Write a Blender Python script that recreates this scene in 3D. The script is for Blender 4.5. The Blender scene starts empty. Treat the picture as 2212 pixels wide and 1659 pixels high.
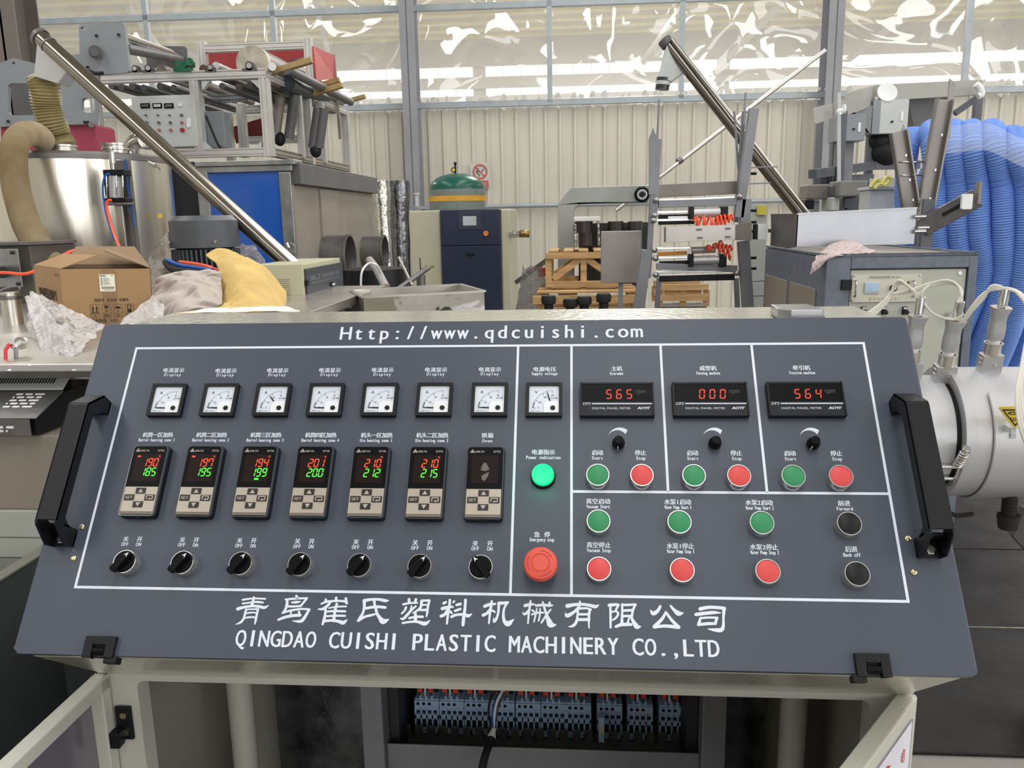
import bpy, bmesh, math, random
from mathutils import Matrix, Vector, geometry
from math import sin, cos, pi, radians as R
random.seed(7)
C = bpy.context.scene.collection
SC = bpy.context.scene
# ------------------------------------------------------------------ camera
CAM = Vector((0.62652, -1.10431, 1.44798))
CM = Matrix(((0.9967897655, 0.003342423, 0.0799961863), (0.0777481946, 0.1982546674, -0.9770620784), (-0.0191253721, 0.9801448439, 0.1973583165)))
F = 1764.337
cd = bpy.data.cameras.new('camera'); cam = bpy.data.objects.new('camera', cd); C.objects.link(cam)
cd.sensor_width = 36; cd.lens = F / 2212 * 36; cd.clip_start = .02; cd.clip_end = 200
cam.matrix_world = Matrix.Translation(CAM) @ CM.to_4x4(); SC.camera = cam
# ------------------------------------------------------------------ light and exposure
SC.view_settings.view_transform = 'Standard'; SC.view_settings.look = 'None'
SC.view_settings.exposure = 0.0; SC.view_settings.gamma = 1; SC.view_settings.use_curve_mapping = False
wd = bpy.data.worlds.new('overcast'); SC.world = wd; wd.use_nodes = True
wd.node_tree.nodes['Background'].inputs[0].default_value = (.93, .97, 1, 1)
wd.node_tree.nodes['Background'].inputs[1].default_value = .4
def area(name, loc, rot, sx, sy, power, col=(1, .985, .965)):
    l = bpy.data.lights.new(name, 'AREA'); l.shape = 'RECTANGLE'; l.size = sx; l.size_y = sy; l.energy = power; l.color = col
    o = bpy.data.objects.new(name, l); C.objects.link(o); o.location = loc; o.rotation_euler = rot; return o
for i, x in enumerate((-5.2, 1.2, 7.6)):                       # rooflights of the near hall
    area('rooflight_lamp', (x, .6, 7.75), (0, 0, 0), 1.6, 18, 500)
area('window_lamp_front', (6, -11.6, 2.6), (R(90), 0, 0), 10, 4.4, 330)      # daylight of the open side behind the camera
area('window_lamp_right', (12.6, -3, 4.2), (0, R(90), 0), 3.0, 14, 620)
area('window_lamp_left', (-8.6, -3, 4.6), (0, R(-90), 0), 2.4, 14, 60)
for i, x in enumerate((-12, 2, 16)):                           # rooflights of the hall beyond
    area('rooflight_lamp_beyond', (x, 23, 8.9), (0, 0, 0), 3, 18, 2500)

# ------------------------------------------------------------------ pixel rays (to read real positions off the photograph)
def ray(x, y): return CM @ Vector(((x - 1106) / F, -(y - 829.5) / F, -1))
def P(x, y, Y): d = ray(x, y); return CAM + d * ((Y - CAM.y) / d.y)
def PZ(x, y, Z): d = ray(x, y); return CAM + d * ((Z - CAM.z) / d.z)
def PX(x, y, X): d = ray(x, y); return CAM + d * ((X - CAM.x) / d.x)
def RC(x0, y0, x1, y1, Y):      # world rectangle X0,X1,Z0,Z1 of a front-facing area
    ym, xm = (y0 + y1) / 2, (x0 + x1) / 2
    return P(x0, ym, Y).x, P(x1, ym, Y).x, P(xm, y1, Y).z, P(xm, y0, Y).z
# ------------------------------------------------------------------ materials
def s2l(c): c = c / 255; return c / 12.92 if c <= .04045 else ((c + .055) / 1.055) ** 2.4
MATS = {}
def mat(name, rgb, rough=.5, metal=0, var=.06, scale=6, bump=0, bscale=40, coat=0, stretch=None, rvar=0, alpha=1, spec=.5, rgb2=None, trans=0, ior=1.45):
    if name in MATS: return MATS[name]
    m = bpy.data.materials.new(name); m.use_nodes = True; nt = m.node_tree; n = nt.nodes; l = nt.links
    b = n['Principled BSDF']; b.inputs['Metallic'].default_value = metal; b.inputs['Roughness'].default_value = rough
    b.inputs['Coat Weight'].default_value = coat; b.inputs['Coat Roughness'].default_value = .12
    b.inputs['Specular IOR Level'].default_value = spec; b.inputs['Alpha'].default_value = alpha
    b.inputs['Transmission Weight'].default_value = trans; b.inputs['IOR'].default_value = ior
    col = [s2l(v) for v in rgb] + [1]
    tc = n.new('ShaderNodeTexCoord'); mp = n.new('ShaderNodeMapping'); l.new(tc.outputs['Object'], mp.inputs[0])
    if stretch: mp.inputs['Scale'].default_value = stretch
    nz = n.new('ShaderNodeTexNoise'); nz.inputs['Scale'].default_value = scale; nz.inputs['Detail'].default_value = 5; l.new(mp.outputs[0], nz.inputs[0])
    rp = n.new('ShaderNodeValToRGB'); l.new(nz.outputs[0], rp.inputs[0])
    c2 = [s2l(v) for v in rgb2] + [1] if rgb2 else [min(1, v * (1 + var * 2)) for v in col[:3]] + [1]
    c1 = col if rgb2 else [v * (1 - var * 2) for v in col[:3]] + [1]
    rp.color_ramp.elements[0].color = c1; rp.color_ramp.elements[1].color = c2
    rp.color_ramp.elements[0].position = .3; rp.color_ramp.elements[1].position = .7
    l.new(rp.outputs[0], b.inputs['Base Color'])
    if rvar:
        mr = n.new('ShaderNodeMapRange'); l.new(nz.outputs[0], mr.inputs[0]); mr.inputs[3].default_value = max(.02, rough - rvar); mr.inputs[4].default_value = rough + rvar
        l.new(mr.outputs[0], b.inputs['Roughness'])
    if bump:
        n2 = n.new('ShaderNodeTexNoise'); n2.inputs['Scale'].default_value = bscale; n2.inputs['Detail'].default_value = 4; l.new(mp.outputs[0], n2.inputs[0])
        bp = n.new('ShaderNodeBump'); bp.inputs['Strength'].default_value = bump; bp.inputs['Distance'].default_value = .01; l.new(n2.outputs[0], bp.inputs['Height']); l.new(bp.outputs[0], b.inputs['Normal'])
    MATS[name] = m; return m
def emit(name, rgb, s=1):
    if name in MATS: return MATS[name]
    m = bpy.data.materials.new(name); m.use_nodes = True; b = m.node_tree.nodes['Principled BSDF']
    c = [s2l(v) for v in rgb] + [1]; b.inputs['Base Color'].default_value = [v * .3 for v in c[:3]] + [1]
    b.inputs['Emission Color'].default_value = c; b.inputs['Emission Strength'].default_value = s; MATS[name] = m; return m
SLATE = mat('slate_powder_coat', (69, 75, 89), .36, 0, .015, 3, .04, 900, spec=.4)
CREAM = mat('cream_paint', (188, 188, 178), .3, 0, .03, 4, .06, 60)
CREAMG = mat('cream_gloss_paint', (172, 170, 154), .14, 0, .03, 4, .22, 90, coat=.6)
PRINT = mat('white_print', (214, 220, 234), .5, 0, .01)
BLACKP = mat('black_plastic', (20, 21, 26), .4, 0, .05, 20, spec=.3)
BLACKG = mat('black_gloss', (14, 14, 17), .35, 0, .05, spec=.1)
BLACKR = mat('black_rubber', (24, 24, 26), .7, 0, .1)
CHROME = mat('bright_chrome', (214, 216, 218), .12, 1, .03)
SATIN = mat('satin_ring', (190, 190, 188), .28, .9, .03)
STEEL = mat('brushed_stainless', (206, 202, 196), .3, .9, .05, 5, .02, 6, rvar=.06)
STEELM = mat('mirror_stainless', (210, 208, 204), .06, 1, .04, 4, .5, 3.5)
STEELD = mat('dull_steel', (122, 120, 120), .42, .75, .12, 9, .08, 60, rvar=.1)
GALV = mat('galvanised', (165, 167, 168), .3, .85, .1, 12, .06, 60, rvar=.12)
ALU = mat('aluminium_extrusion', (212, 211, 208), .36, .55, .03, 10)
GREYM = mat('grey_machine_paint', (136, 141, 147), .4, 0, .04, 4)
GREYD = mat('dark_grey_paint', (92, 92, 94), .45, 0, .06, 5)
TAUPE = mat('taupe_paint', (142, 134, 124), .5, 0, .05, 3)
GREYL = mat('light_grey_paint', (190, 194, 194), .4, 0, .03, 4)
SLATE2 = mat('blue_grey_hammer_paint', (104, 112, 126), .4, 0, .08, 30, .1, 120)
BLUEP = mat('blue_gloss_panel', (36, 92, 184), .14, 0, .04, 3, coat=.5)
GALVB = mat('galvanised_plate_scratched', (112, 116, 120), .22, .9, .25, 18, .1, 30, rvar=.15)
WOOD = mat('pine_board', (196, 160, 112), .7, 0, .12, 4, .2, 30, stretch=(1, 1, 8))
OWOOD = mat('old_yellow_board', (158, 134, 90), .7, 0, .14, 9, .2, 30)
CARD = mat('brown_cardboard', (160, 128, 92), .8, 0, .03, 3, .03, 60)
CARDD = mat('cardboard_inner', (138, 116, 92), .85, 0, .05, 3)
RED = mat('red_plastic', (206, 70, 72), .45, 0, .02)
GREEN = mat('green_plastic', (42, 132, 84), .45, 0, .02)
INK = mat('black_ink', (30, 28, 26), .7, 0, .02)
BLUEC = mat('blue_cable', (20, 84, 170), .4)
ORANGE = mat('orange_hose', (240, 92, 58), .4, 0, .03)
WHITE = mat('white_plastic', (226, 228, 230), .4, 0, .02)
CRIM = mat('crimson_paint', (158, 62, 82), .45, 0, .03)
REDP = mat('red_panel', (152, 50, 52), .45, 0, .06)
CASTI = mat('cast_aluminium', (184, 185, 189), .38, .6, .06, 20, .15, 80, rvar=.1)
GFLOOR = mat('oily_dark_steel_plate', (36, 33, 31), .55, 0, .3, 5, .25, 25, rvar=.18, rgb2=(23, 22, 22), spec=.35)
# ------------------------------------------------------------------ mesh builder
class MB:
    def __init__(s): s.v = []; s.f = []; s.sm = []
    def add(s, vs, fs, M=None, smooth=False):
        o = len(s.v)
        s.v += [tuple(M @ Vector(p)) if M else tuple(p) for p in vs]
        for f in fs: s.f.append([i + o for i in f]); s.sm.append(smooth)
        return s
    def box(s, x0, x1, y0, y1, z0, z1, M=None):
        vs = [(x, y, z) for z in (z0, z1) for y in (y0, y1) for x in (x0, x1)]
        return s.add(vs, [(0, 2, 3, 1), (4, 5, 7, 6), (0, 1, 5, 4), (2, 6, 7, 3), (0, 4, 6, 2), (1, 3, 7, 5)], M)
    def hexa(s, a, b): return s.add(list(a) + list(b), [(3, 2, 1, 0), (4, 5, 6, 7), (0, 1, 5, 4), (1, 2, 6, 5), (2, 3, 7, 6), (3, 0, 4, 7)])
    def beam(s, a, b, w, h, up=(0, 0, 1)):
        a, b = Vector(a), Vector(b); d = (b - a).normalized(); u = Vector(up); r = d.cross(u)
        if r.length < 1e-4: r = d.cross(Vector((0, 1, 0)))
        r.normalize(); u = r.cross(d); r *= w / 2; u *= h / 2
        return s.hexa([a - r - u, a + r - u, a + r + u, a - r + u], [b - r - u, b + r - u, b + r + u, b - r + u])
    def lathe(s, prof, n=32, M=None, smooth=True, a0=0, a1=2 * pi):
        full = abs(a1 - a0 - 2 * pi) < 1e-6; m = n if full else n + 1; vs = []
        for r, z in prof:
            for i in range(m): t = a0 + (a1 - a0) * i / n; vs.append((r * cos(t), r * sin(t), z))
        fs = [(j * m + i, j * m + (i + 1) % m, (j + 1) * m + (i + 1) % m, (j + 1) * m + i) for j in range(len(prof) - 1) for i in range(n)]
        return s.add(vs, fs, M, smooth)
    def cyl(s, a, b, r, r2=None, n=20, smooth=True, caps=True):
        a, b = Vector(a), Vector(b); d = b - a; L = d.length; M = Matrix.Translation(a) @ d.to_track_quat('Z', 'Y').to_matrix().to_4x4(); r2 = r if r2 is None else r2
        s.lathe([(r, 0), (r2, L)], n, M, smooth)
        if caps:
            s.add([(r * cos(2 * pi * i / n), r * sin(2 * pi * i / n), 0) for i in range(n)], [tuple(range(n))[::-1]], M)
            s.add([(r2 * cos(2 * pi * i / n), r2 * sin(2 * pi * i / n), L) for i in range(n)], [tuple(range(n))], M)
        return s
    def tube(s, pts, r, n=10, rf=None, caps=True):
        pts = [Vector(p) for p in pts]; m = len(pts); u = None; vs = []
        for i, p in enumerate(pts):
            d = (pts[min(i + 1, m - 1)] - pts[max(i - 1, 0)]).normalized()
            if u is None: u = d.orthogonal().normalized()
            u = (u - d * u.dot(d)).normalized(); w = d.cross(u); rr = rf(i / (m - 1)) if rf else r
            for k in range(n): t = 2 * pi * k / n; vs.append(p + (u * cos(t) + w * sin(t)) * rr)
        fs = [(i * n + k, i * n + (k + 1) % n, (i + 1) * n + (k + 1) % n, (i + 1) * n + k) for i in range(m - 1) for k in range(n)]
        if caps: fs += [tuple(range(n))[::-1], tuple(range((m - 1) * n, m * n))]
        return s.add(vs, fs, None, True)
    def prism(s, poly, z0, z1, M=None, holes=(), smooth=False):
        loops = [list(poly)] + [list(h) for h in holes]; pts = [p for L in loops for p in L]; n = len(pts)
        tris = geometry.tessellate_polygon([[Vector((p[0], p[1], 0)) for p in L] for L in loops])
        vs = [(p[0], p[1], z0) for p in pts] + [(p[0], p[1], z1) for p in pts]
        fs = []
        for t in tris:
            a, b, c = [pts[i] for i in t]
            if (b[0] - a[0]) * (c[1] - a[1]) - (b[1] - a[1]) * (c[0] - a[0]) < 0: t = t[::-1]
            fs.append(tuple(i + n for i in t)); fs.append(tuple(t)[::-1])
        s.add(vs, fs, M); o = 0
        for li, L in enumerate(loops):
            k = len(L); ar = sum(L[i][0] * L[(i + 1) % k][1] - L[(i + 1) % k][0] * L[i][1] for i in range(k)); flip = (ar < 0) != (li > 0)
            fs = []
            for i in range(k):
                a, b = o + i, o + (i + 1) % k; q = (a, b, b + n, a + n); fs.append(q[::-1] if flip else q)
            s.add(vs, fs, M, smooth); o += k
        return s
    def grid(s, fn, nu, nv, smooth=True, M=None):
        vs = [fn(i / nu, j / nv) for j in range(nv + 1) for i in range(nu + 1)]
        return s.add(vs, [(j * (nu + 1) + i, j * (nu + 1) + i + 1, (j + 1) * (nu + 1) + i + 1, (j + 1) * (nu + 1) + i) for j in range(nv) for i in range(nu)], M, smooth)
    def ball(s, c, r, n=14, sc=(1, 1, 1)):
        c = Vector(c)
        return s.lathe([(r * sin(pi * j / (n // 2)), -r * cos(pi * j / (n // 2))) for j in range(n // 2 + 1)], n, Matrix.Translation(c) @ Matrix.Diagonal((*sc, 1)))
def rrect(x0, y0, x1, y1, r, n=5):
    out = []
    for cx, cy, a in ((x1 - r, y1 - r, 0), (x0 + r, y1 - r, 90), (x0 + r, y0 + r, 180), (x1 - r, y0 + r, 270)):
        for i in range(n + 1): t = R(a + 90 * i / n); out.append((cx + r * cos(t), cy + r * sin(t)))
    return out
def circ(cx, cy, r, n=20): return [(cx + r * cos(2 * pi * i / n), cy + r * sin(2 * pi * i / n)) for i in range(n)]
WM = {}
def fin(o, name, parent, M, kw):
    WM[o] = M
    if parent is not None: o.parent = parent; o.matrix_basis = WM[parent].inverted() @ M
    else: o.matrix_basis = M
    for k, v in kw.items(): o[k] = v
def build(name, mb, m, parent=None, M=None, bevel=0, seg=2, solid=0, sub=0, **kw):
    me = bpy.data.meshes.new(name); me.from_pydata(mb.v, [], mb.f); me.materials.append(m)
    me.polygons.foreach_set('use_smooth', mb.sm); me.update()
    o = bpy.data.objects.new(name, me); C.objects.link(o); fin(o, name, parent, M or Matrix(), kw)
    if mb.sm and any(mb.sm) and not sub:
        bm = bmesh.new(); bm.from_mesh(me); bmesh.ops.remove_doubles(bm, verts=bm.verts, dist=1e-6)
        for e in bm.edges:
            if len(e.link_faces) == 2 and e.calc_face_angle(0) > .7: e.smooth = False
        bm.to_mesh(me); bm.free()
    if bevel:
        if not any(mb.sm):
            bm = bmesh.new(); bm.from_mesh(me); bmesh.ops.remove_doubles(bm, verts=bm.verts, dist=1e-6); bm.to_mesh(me); bm.free()
        b = o.modifiers.new('b', 'BEVEL'); b.width = bevel; b.segments = seg; b.limit_method = 'ANGLE'; b.angle_limit = R(40)
    if solid: q = o.modifiers.new('s', 'SOLIDIFY'); q.thickness = solid; q.offset = 0
    if sub: q = o.modifiers.new('u', 'SUBSURF'); q.levels = q.render_levels = sub
    return o
def thing(name, label, cat, loc=(0, 0, 0), group=None):
    o = bpy.data.objects.new(name, None); C.objects.link(o); o.empty_display_size = .05
    fin(o, name, None, Matrix.Translation(Vector(loc)), dict(label=label, category=cat))
    if group: o['group'] = group
    return o
def tag(o, label, cat, group=None):
    o['label'] = label; o['category'] = cat
    if group: o['group'] = group
    return o
def dup(o, M, parent=None, **kw):       # a copy of a thing or part with all its children; M maps old world to new world
    c = o.copy(); C.objects.link(c); NM = M @ WM[o]; WM[c] = NM
    p = parent if parent is not None else None
    c.parent = p; c.matrix_parent_inverse = Matrix()
    c.matrix_basis = (WM[p].inverted() @ NM) if p is not None else NM
    for k, v in kw.items(): c[k] = v
    for ch in list(o.children): dup(ch, M, c)
    return c
T = Matrix.Translation
def RX(a): return Matrix.Rotation(R(a), 4, 'X')
def RY(a): return Matrix.Rotation(R(a), 4, 'Y')
def RZ(a): return Matrix.Rotation(R(a), 4, 'Z')
# ------------------------------------------------------------------ lettering (built-in font)
GC = {}
def glyphs(s, off=0.):
    if (s, off) in GC: return GC[(s, off)]
    cu = bpy.data.curves.new('t', 'FONT'); cu.body = s; cu.size = 1; cu.offset = off; cu.fill_mode = 'FRONT'; cu.resolution_u = 3
    o = bpy.data.objects.new('t', cu); me = bpy.data.meshes.new_from_object(o)
    v = [tuple(p.co) for p in me.vertices]; f = [tuple(p.vertices) for p in me.polygons]
    bpy.data.objects.remove(o); bpy.data.curves.remove(cu); bpy.data.meshes.remove(me)
    GC[(s, off)] = (v, f); return v, f
CAPH = max(v[1] for v in glyphs('H')[0])
CJKT = max(v[1] for v in glyphs('国')[0]); CJKB = min(v[1] for v in glyphs('国')[0]); CJKW = max(v[0] for v in glyphs('国')[0]) - min(v[0] for v in glyphs('国')[0])
def lettering(mb, s, xc, y0, y1, width, mono=True, off=.0, h=0., slant=0, cjk=None, align='c'):
    """text whose capitals (or ideographs) stand between y0 and y1 and whose whole line is `width` wide, centred on xc"""
    bold, off = off * 1.6, 0
    cjk = any(ord(c) > 0x2e80 for c in s) if cjk is None else cjk
    lo, hi = (CJKB, CJKT) if cjk else (0, CAPH); k = (y1 - y0) / (hi - lo)
    def put(v, f, kx, ox):
        for j in range(3 if bold else 1):      # struck again a hair to the side for a bolder stroke
            q = (0, -1, 1)[j] * bold * k
            mb.add([(ox + q + p[0] * kx + slant * (p[1] - lo) * k, y0 + (p[1] - lo) * k + abs(q) * .4, h + j * bold * k * .3) for p in v], f)
    if not mono:
        v, f = glyphs(s, off)
        if not v: return
        a, b = min(p[0] for p in v), max(p[0] for p in v); kx = width / (b - a)
        put(v, f, kx, xc - width / 2 - a * kx); return
    units = [1 if (not cjk or ord(c) > 0x2e80) else .6 for c in s]; tot = sum(units); pitch = width / (tot - (.12 if cjk else .25)); x = xc - pitch * tot / 2
    for c, u in zip(s, units):
        w = pitch * u; cx = x + w / 2; x += w
        if c == ' ': continue
        v, f = glyphs(c, off)
        if not v: continue
        a, b = min(p[0] for p in v), max(p[0] for p in v)
        kx = min(w * .88 / CJKW, k * 1.0) if (cjk and ord(c) > 0x2e80) else min(k * .95, w * .84 / max(b - a, .01))
        if c in 'il1I.:,/|': kx = min(k, w * .84 / max(b - a, .01))
        put(v, f, kx, cx - (a + b) / 2 * kx)
def label(name, parent, M, items, m=PRINT):
    mb = MB()
    for it in items: lettering(mb, **it)
    return build(name, mb, m, parent, M)
# ================================================================== the setting
TA = R(1.15)                                   # the back wall runs a little askew to the console
def WL(Y0): return T((0, Y0, 0)) @ Matrix.Rotation(TA, 4, 'Z')
WALLY = 11.0; WW = WL(WALLY)
CLAD = mat('cream_cladding', (212, 207, 195), .42, 0, .03, 2, stretch=(3, 3, .4))
CONC = mat('grey_concrete', (140, 137, 132), .75, 0, .12, 2, .1, 12)
COLG = mat('column_grey_paint', (150, 152, 158), .5, 0, .04, 2)
PIPE = mat('pale_blue_grey_rail', (168, 176, 182), .4, .2, .04)
ROOFM = mat('cream_roof_sheet', (206, 202, 188), .6, 0, .05, 2)
floor = build('floor', MB().box(-9, 13, -12, 11.2, -.2, 0), CONC, kind='structure')
wall = build('wall_back', MB().box(-9.2, 13, .14, .2, 0, 3.02, ), CLAD, M=WW, kind='structure')
def sheet_prof(n=4, p=.21):
    pts = []
    for i in range(n):
        x = i * p; pts += [(x, 0), (x + .125, 0), (x + .14, -.035), (x + .175, -.035), (x + .19, 0)]
    pts.append((n * p, 0)); return pts
pf = sheet_prof(); back = [(x, y + .012) for x, y in pf][::-1]
sheet = None
for i in range(26):
    Mx = WW @ T((-9 + i * .84, .11 + .004 * (i % 2), .02))
    if sheet is None:
        mb = MB(); mb.prism(pf + back, 0, 3.0); sheet = build('cladding_sheet', mb, CLAD, wall, Mx)
        S0 = Mx
    else:
        c = sheet.copy(); C.objects.link(c); c.parent = wall; c.matrix_basis = WM[wall].inverted() @ Mx; WM[c] = Mx
# rails and posts that carry the clear sheet
def rail(z, x0, x1, r=.035): return MB().box(x0, x1, -.03, .03, z - r, z + r)
for i, z in enumerate((3.06, 4.36, 5.7)):
    build('trim_%d' % (i + 1), rail(z, -9, 13, .045), PIPE, M=WW, bevel=.01, kind='structure')
build('trim_4', MB().cyl((-9, -.02, 1.64), (13, -.02, 1.64), .032), PIPE, M=WW, kind='structure')
for i, (px, py) in enumerate([(325, 60), (595, 60), (1187, 100), (1474, 100), (2102, 60)]):
    X = P(px, py, WALLY).x
    build('trim_%d' % (i + 5), MB().box(X - .035, X + .035, -.03, .04, 3.06, 6.9), PIPE, M=WW, kind='structure')
def ibeam(name, X, w=.2, d=.34, web=.02):
    mb = MB(); mb.box(X - w / 2, X + w / 2, -d, -d + .016, 0, 7.2).box(X - w / 2, X + w / 2, -.016, 0, 0, 7.2).box(X - web / 2, X + web / 2, -d, 0, 0, 7.2)
    return build(name, mb, COLG, M=WW, kind='structure')
for i, X in enumerate((P(885, 200, WALLY - .3).x, P(1806, 100, WALLY - .3).x)): ibeam('column_%d' % (i + 1), X, .2)
COLN = mat('column_brown_grey', (112, 104, 98), .4, 0, .04, 2)
mb = MB(); Xc = P(36, 60, 6.2).x
mb.box(Xc - .13, Xc + .13, 6.0, 6.015, 0, 7.2).box(Xc - .13, Xc + .13, 6.32, 6.335, 0, 7.2).box(Xc - .01, Xc + .01, 6.0, 6.33, 0, 7.2)
build('column_3', mb, COLN, kind='structure')
# clear plastic sheet of the upper wall, one strip between each pair of rails
fm = bpy.data.materials.new('clear_film'); fm.use_nodes = True; nt = fm.node_tree; n = nt.nodes; l = nt.links; n.remove(n['Principled BSDF'])
out = n['Material Output']; tr = n.new('ShaderNodeBsdfTransparent'); tr.inputs[0].default_value = (.95, .945, .93, 1)
gl = n.new('ShaderNodeBsdfGlossy'); gl.inputs['Roughness'].default_value = .02; gl.inputs[0].default_value = (1, 1, 1, 1)
tl = n.new('ShaderNodeBsdfTranslucent'); tl.inputs[0].default_value = (.9, .9, .88, 1)
df = n.new('ShaderNodeBsdfDiffuse'); df.inputs[0].default_value = (.85, .85, .83, 1)
tc = n.new('ShaderNodeTexCoord'); nz = n.new('ShaderNodeTexNoise'); nz.inputs['Scale'].default_value = .7; nz.inputs['Detail'].default_value = .5; nz.inputs['Distortion'].default_value = 1.6
l.new(tc.outputs['Object'], nz.inputs[0]); bp = n.new('ShaderNodeBump'); bp.inputs['Strength'].default_value = 1; bp.inputs['Distance'].default_value = .3; l.new(nz.outputs[0], bp.inputs['Height'])
l.new(bp.outputs[0], gl.inputs['Normal'])
m0 = n.new('ShaderNodeMixShader'); l.new(tl.outputs[0], m0.inputs[1]); l.new(df.outputs[0], m0.inputs[2]); m0.inputs[0].default_value = .5
m1 = n.new('ShaderNodeMixShader'); m1.inputs[0].default_value = .3; l.new(tr.outputs[0], m1.inputs[1]); l.new(m0.outputs[0], m1.inputs[2])
m2 = n.new('ShaderNodeMixShader'); m2.inputs[0].default_value = .11; l.new(m1.outputs[0], m2.inputs[1]); l.new(gl.outputs[0], m2.inputs[2]); l.new(m2.outputs[0], out.inputs[0])
xs = [-9, -5.48, -3.64, -1.7, .25, 2.08, 4.1, 5.96, 9, 13]
for i in range(len(xs) - 1):
    for j, (z0, z1) in enumerate(((3.1, 4.32), (4.4, 5.66), (5.74, 6.9))):
        a, b = xs[i], xs[i + 1]; sd = i * 3 + j
        def fn(u, v, a=a, b=b, z0=z0, z1=z1, sd=sd):
            x = a + (b - a) * u; z = z0 + (z1 - z0) * v; e = sin(pi * u) * sin(pi * v)
            return (x, .05 + e * .05 * sin(x * 2.3 + sd) * cos(z * 3 + sd), z)
        build('window_%d' % (sd + 1), MB().grid(fn, 14, 10), fm, M=WW, kind='structure')
# ragged lower hem of the sheet, bunched over the rail
hem = mat('bunched_film_hem', (206, 206, 200), .2, 0, .1, 20, .4, 60)
mb = MB(); x = -8.8
while x < 12.6:
    w = random.uniform(.03, .11); hh = random.uniform(.02, .09)
    mb.add([(x, -.04, 3.11), (x + w, -.05, 3.11), (x + w * .7, -.045, 3.11 + hh), (x + w * .2, -.03, 3.11 + hh * .8)], [(0, 1, 2, 3)]); mb.add([(x, -.035, 3.01), (x + w, -.05, 3.01), (x + w * .6, -.04, 3.0 - hh * .5)], [(0, 2, 1)])
    x += random.uniform(.05, .28)
build('film_hem', mb, hem, wall, WW, solid=.003, kind='stuff')
# near hall: side walls, wall behind the camera, roof
build('wall_left', MB().box(-9.2, -9, -12, 11, 0, 3.2).box(-9.2, -9, -12, 11, 6.1, 8), CLAD, kind='structure')
build('wall_right', MB().box(13, 13.2, -12, 11, 0, 2.6).box(13, 13.2, -12, 11, 6, 8), CLAD, kind='structure')
build('wall_front', MB().box(-9.2, -1.5, -12.2, -12, 0, 5).box(10.5, 13.2, -12.2, -12, 0, 5).box(-9.2, 13.2, -12.2, -12, 5, 6.1).box(-9.2, 13.2, -12.2, -12, 6.1, 8), CLAD, kind='structure')
mb = MB()
for x0, x1 in ((-9.2, -6.1), (-4.3, .3), (2.1, 6.7), (8.5, 13.2)): mb.box(x0, x1, -12.2, 11.4, 7.85, 8)
mb.box(-9.2, 13.2, 7.5, 11.4, 7.84, 7.99).box(-9.2, 13.2, -12.2, -10.4, 7.84, 7.99)
build('ceiling', mb, ROOFM, kind='structure')
build('beam_1', MB().box(-9.1, 13.1, 10.7, 10.9, 7.1, 7.5), COLG, kind='structure')
# hall beyond
build('floor_beyond', MB().box(-26, 30, 11.3, 38, -.2, 0), CONC, kind='structure')
FW = mat('far_wall_paint', (214, 212, 206), .7, 0, .02, 1)
YB = mat('yellow_insulation', (230, 216, 168), .7, 0, .04, 1)
GB = mat('roof_grey_cream', (204, 200, 190), .7, 0, .04, 1)
PANE = emit('daylit_translucent_pane', (255, 253, 244), 1.25)
FY = 37.0; FWM = WL(FY)
zt = lambda py: P(1100, py, FY).z
za0, za1, zb0, zb1 = zt(165), zt(142), zt(209), zt(187)
zb0, zb1 = zt(206), zt(190)
fwall = build('wall_far', MB().box(-30, 34, .0, .2, 0, zb0).box(-30, 34, 0, .2, zb1, za0).box(-30, 34, 0, .2, za1, 12), FW, M=FWM, kind='structure')
build('panel_far_backing', MB().box(-30, 34, .3, .32, 0, 12), FW, M=FWM, kind='structure')
pane = None; k = 0; x = -24.
while x < 30:
    k += 1
    wide = .78
    if k % 13 in (0,): x += .55
    for z0, z1 in ((za0, za1), (zb0, zb1)):
        Mx = FWM @ T((x, 0, 0))
        build('pane', MB().box(.006, wide - .016, .02, .05, z0 + .01, z1 - .01), PANE, fwall, Mx)
    if k in (17, 34, 43, 51): build('pane', MB().box(.02, 1.5, -.04, -.01, zb0 - 1.15, zb0 - .2), PANE, fwall, FWM @ T((x, 0, 0)))
    x += wide
# roof beyond: cream sheets between yellow insulation bands, running with the wall
zr = 9.35; y = 12.0; k = 0; mby = MB(); mbg = MB()
while y < FY:
    mbg.box(-30, 34, y, y + .8, zr, zr + .1); mby.box(-30, 34, y + .8, y + 1.3, zr - .12, zr + .1); y += 1.3
build('ceiling_beyond', mbg, GB, kind='structure'); build('ceiling_insulation', mby, YB, kind='structure')
mb = MB()
for px in (310, 700, 1500, 1720, 2050):
    X = P(px, 60, 30).x; mb.beam((X, 29, 9.2), (X - 1.6, 36.8, 7.6), .16, .2)
build('beam_2', mb, FW, kind='structure')
build('wall_beyond_left', MB().box(-30, -29.8, 11.3, 38, 0, 10), FW, kind='structure'); build('wall_beyond_right', MB().box(33.8, 34, 11.3, 38, 0, 10), FW, kind='structure')
# dark steel plates and pale sill of the floor by the extruder
pl = thing('floor_plate', 'dark oily steel floor plates right of the console, beneath the extruder', 'floor plate', (1.9, 1.2, 0))
for k, (y0, y1) in enumerate(((.95, 1.655), (1.662, 2.36), (2.37, 3.1))): build('plate', MB().box(1.05, 3.6, y0, y1, 0, .012), GFLOOR, pl, bevel=.003)
build('joint_strip', MB().box(1.05, 3.6, 1.655, 1.662, 0, .0135), mat('worn_highlight_edge', (120, 116, 110), .5, .3, .3, 20), pl)  # worn metal strip; the joint's highlight is put into its pale colour
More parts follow.
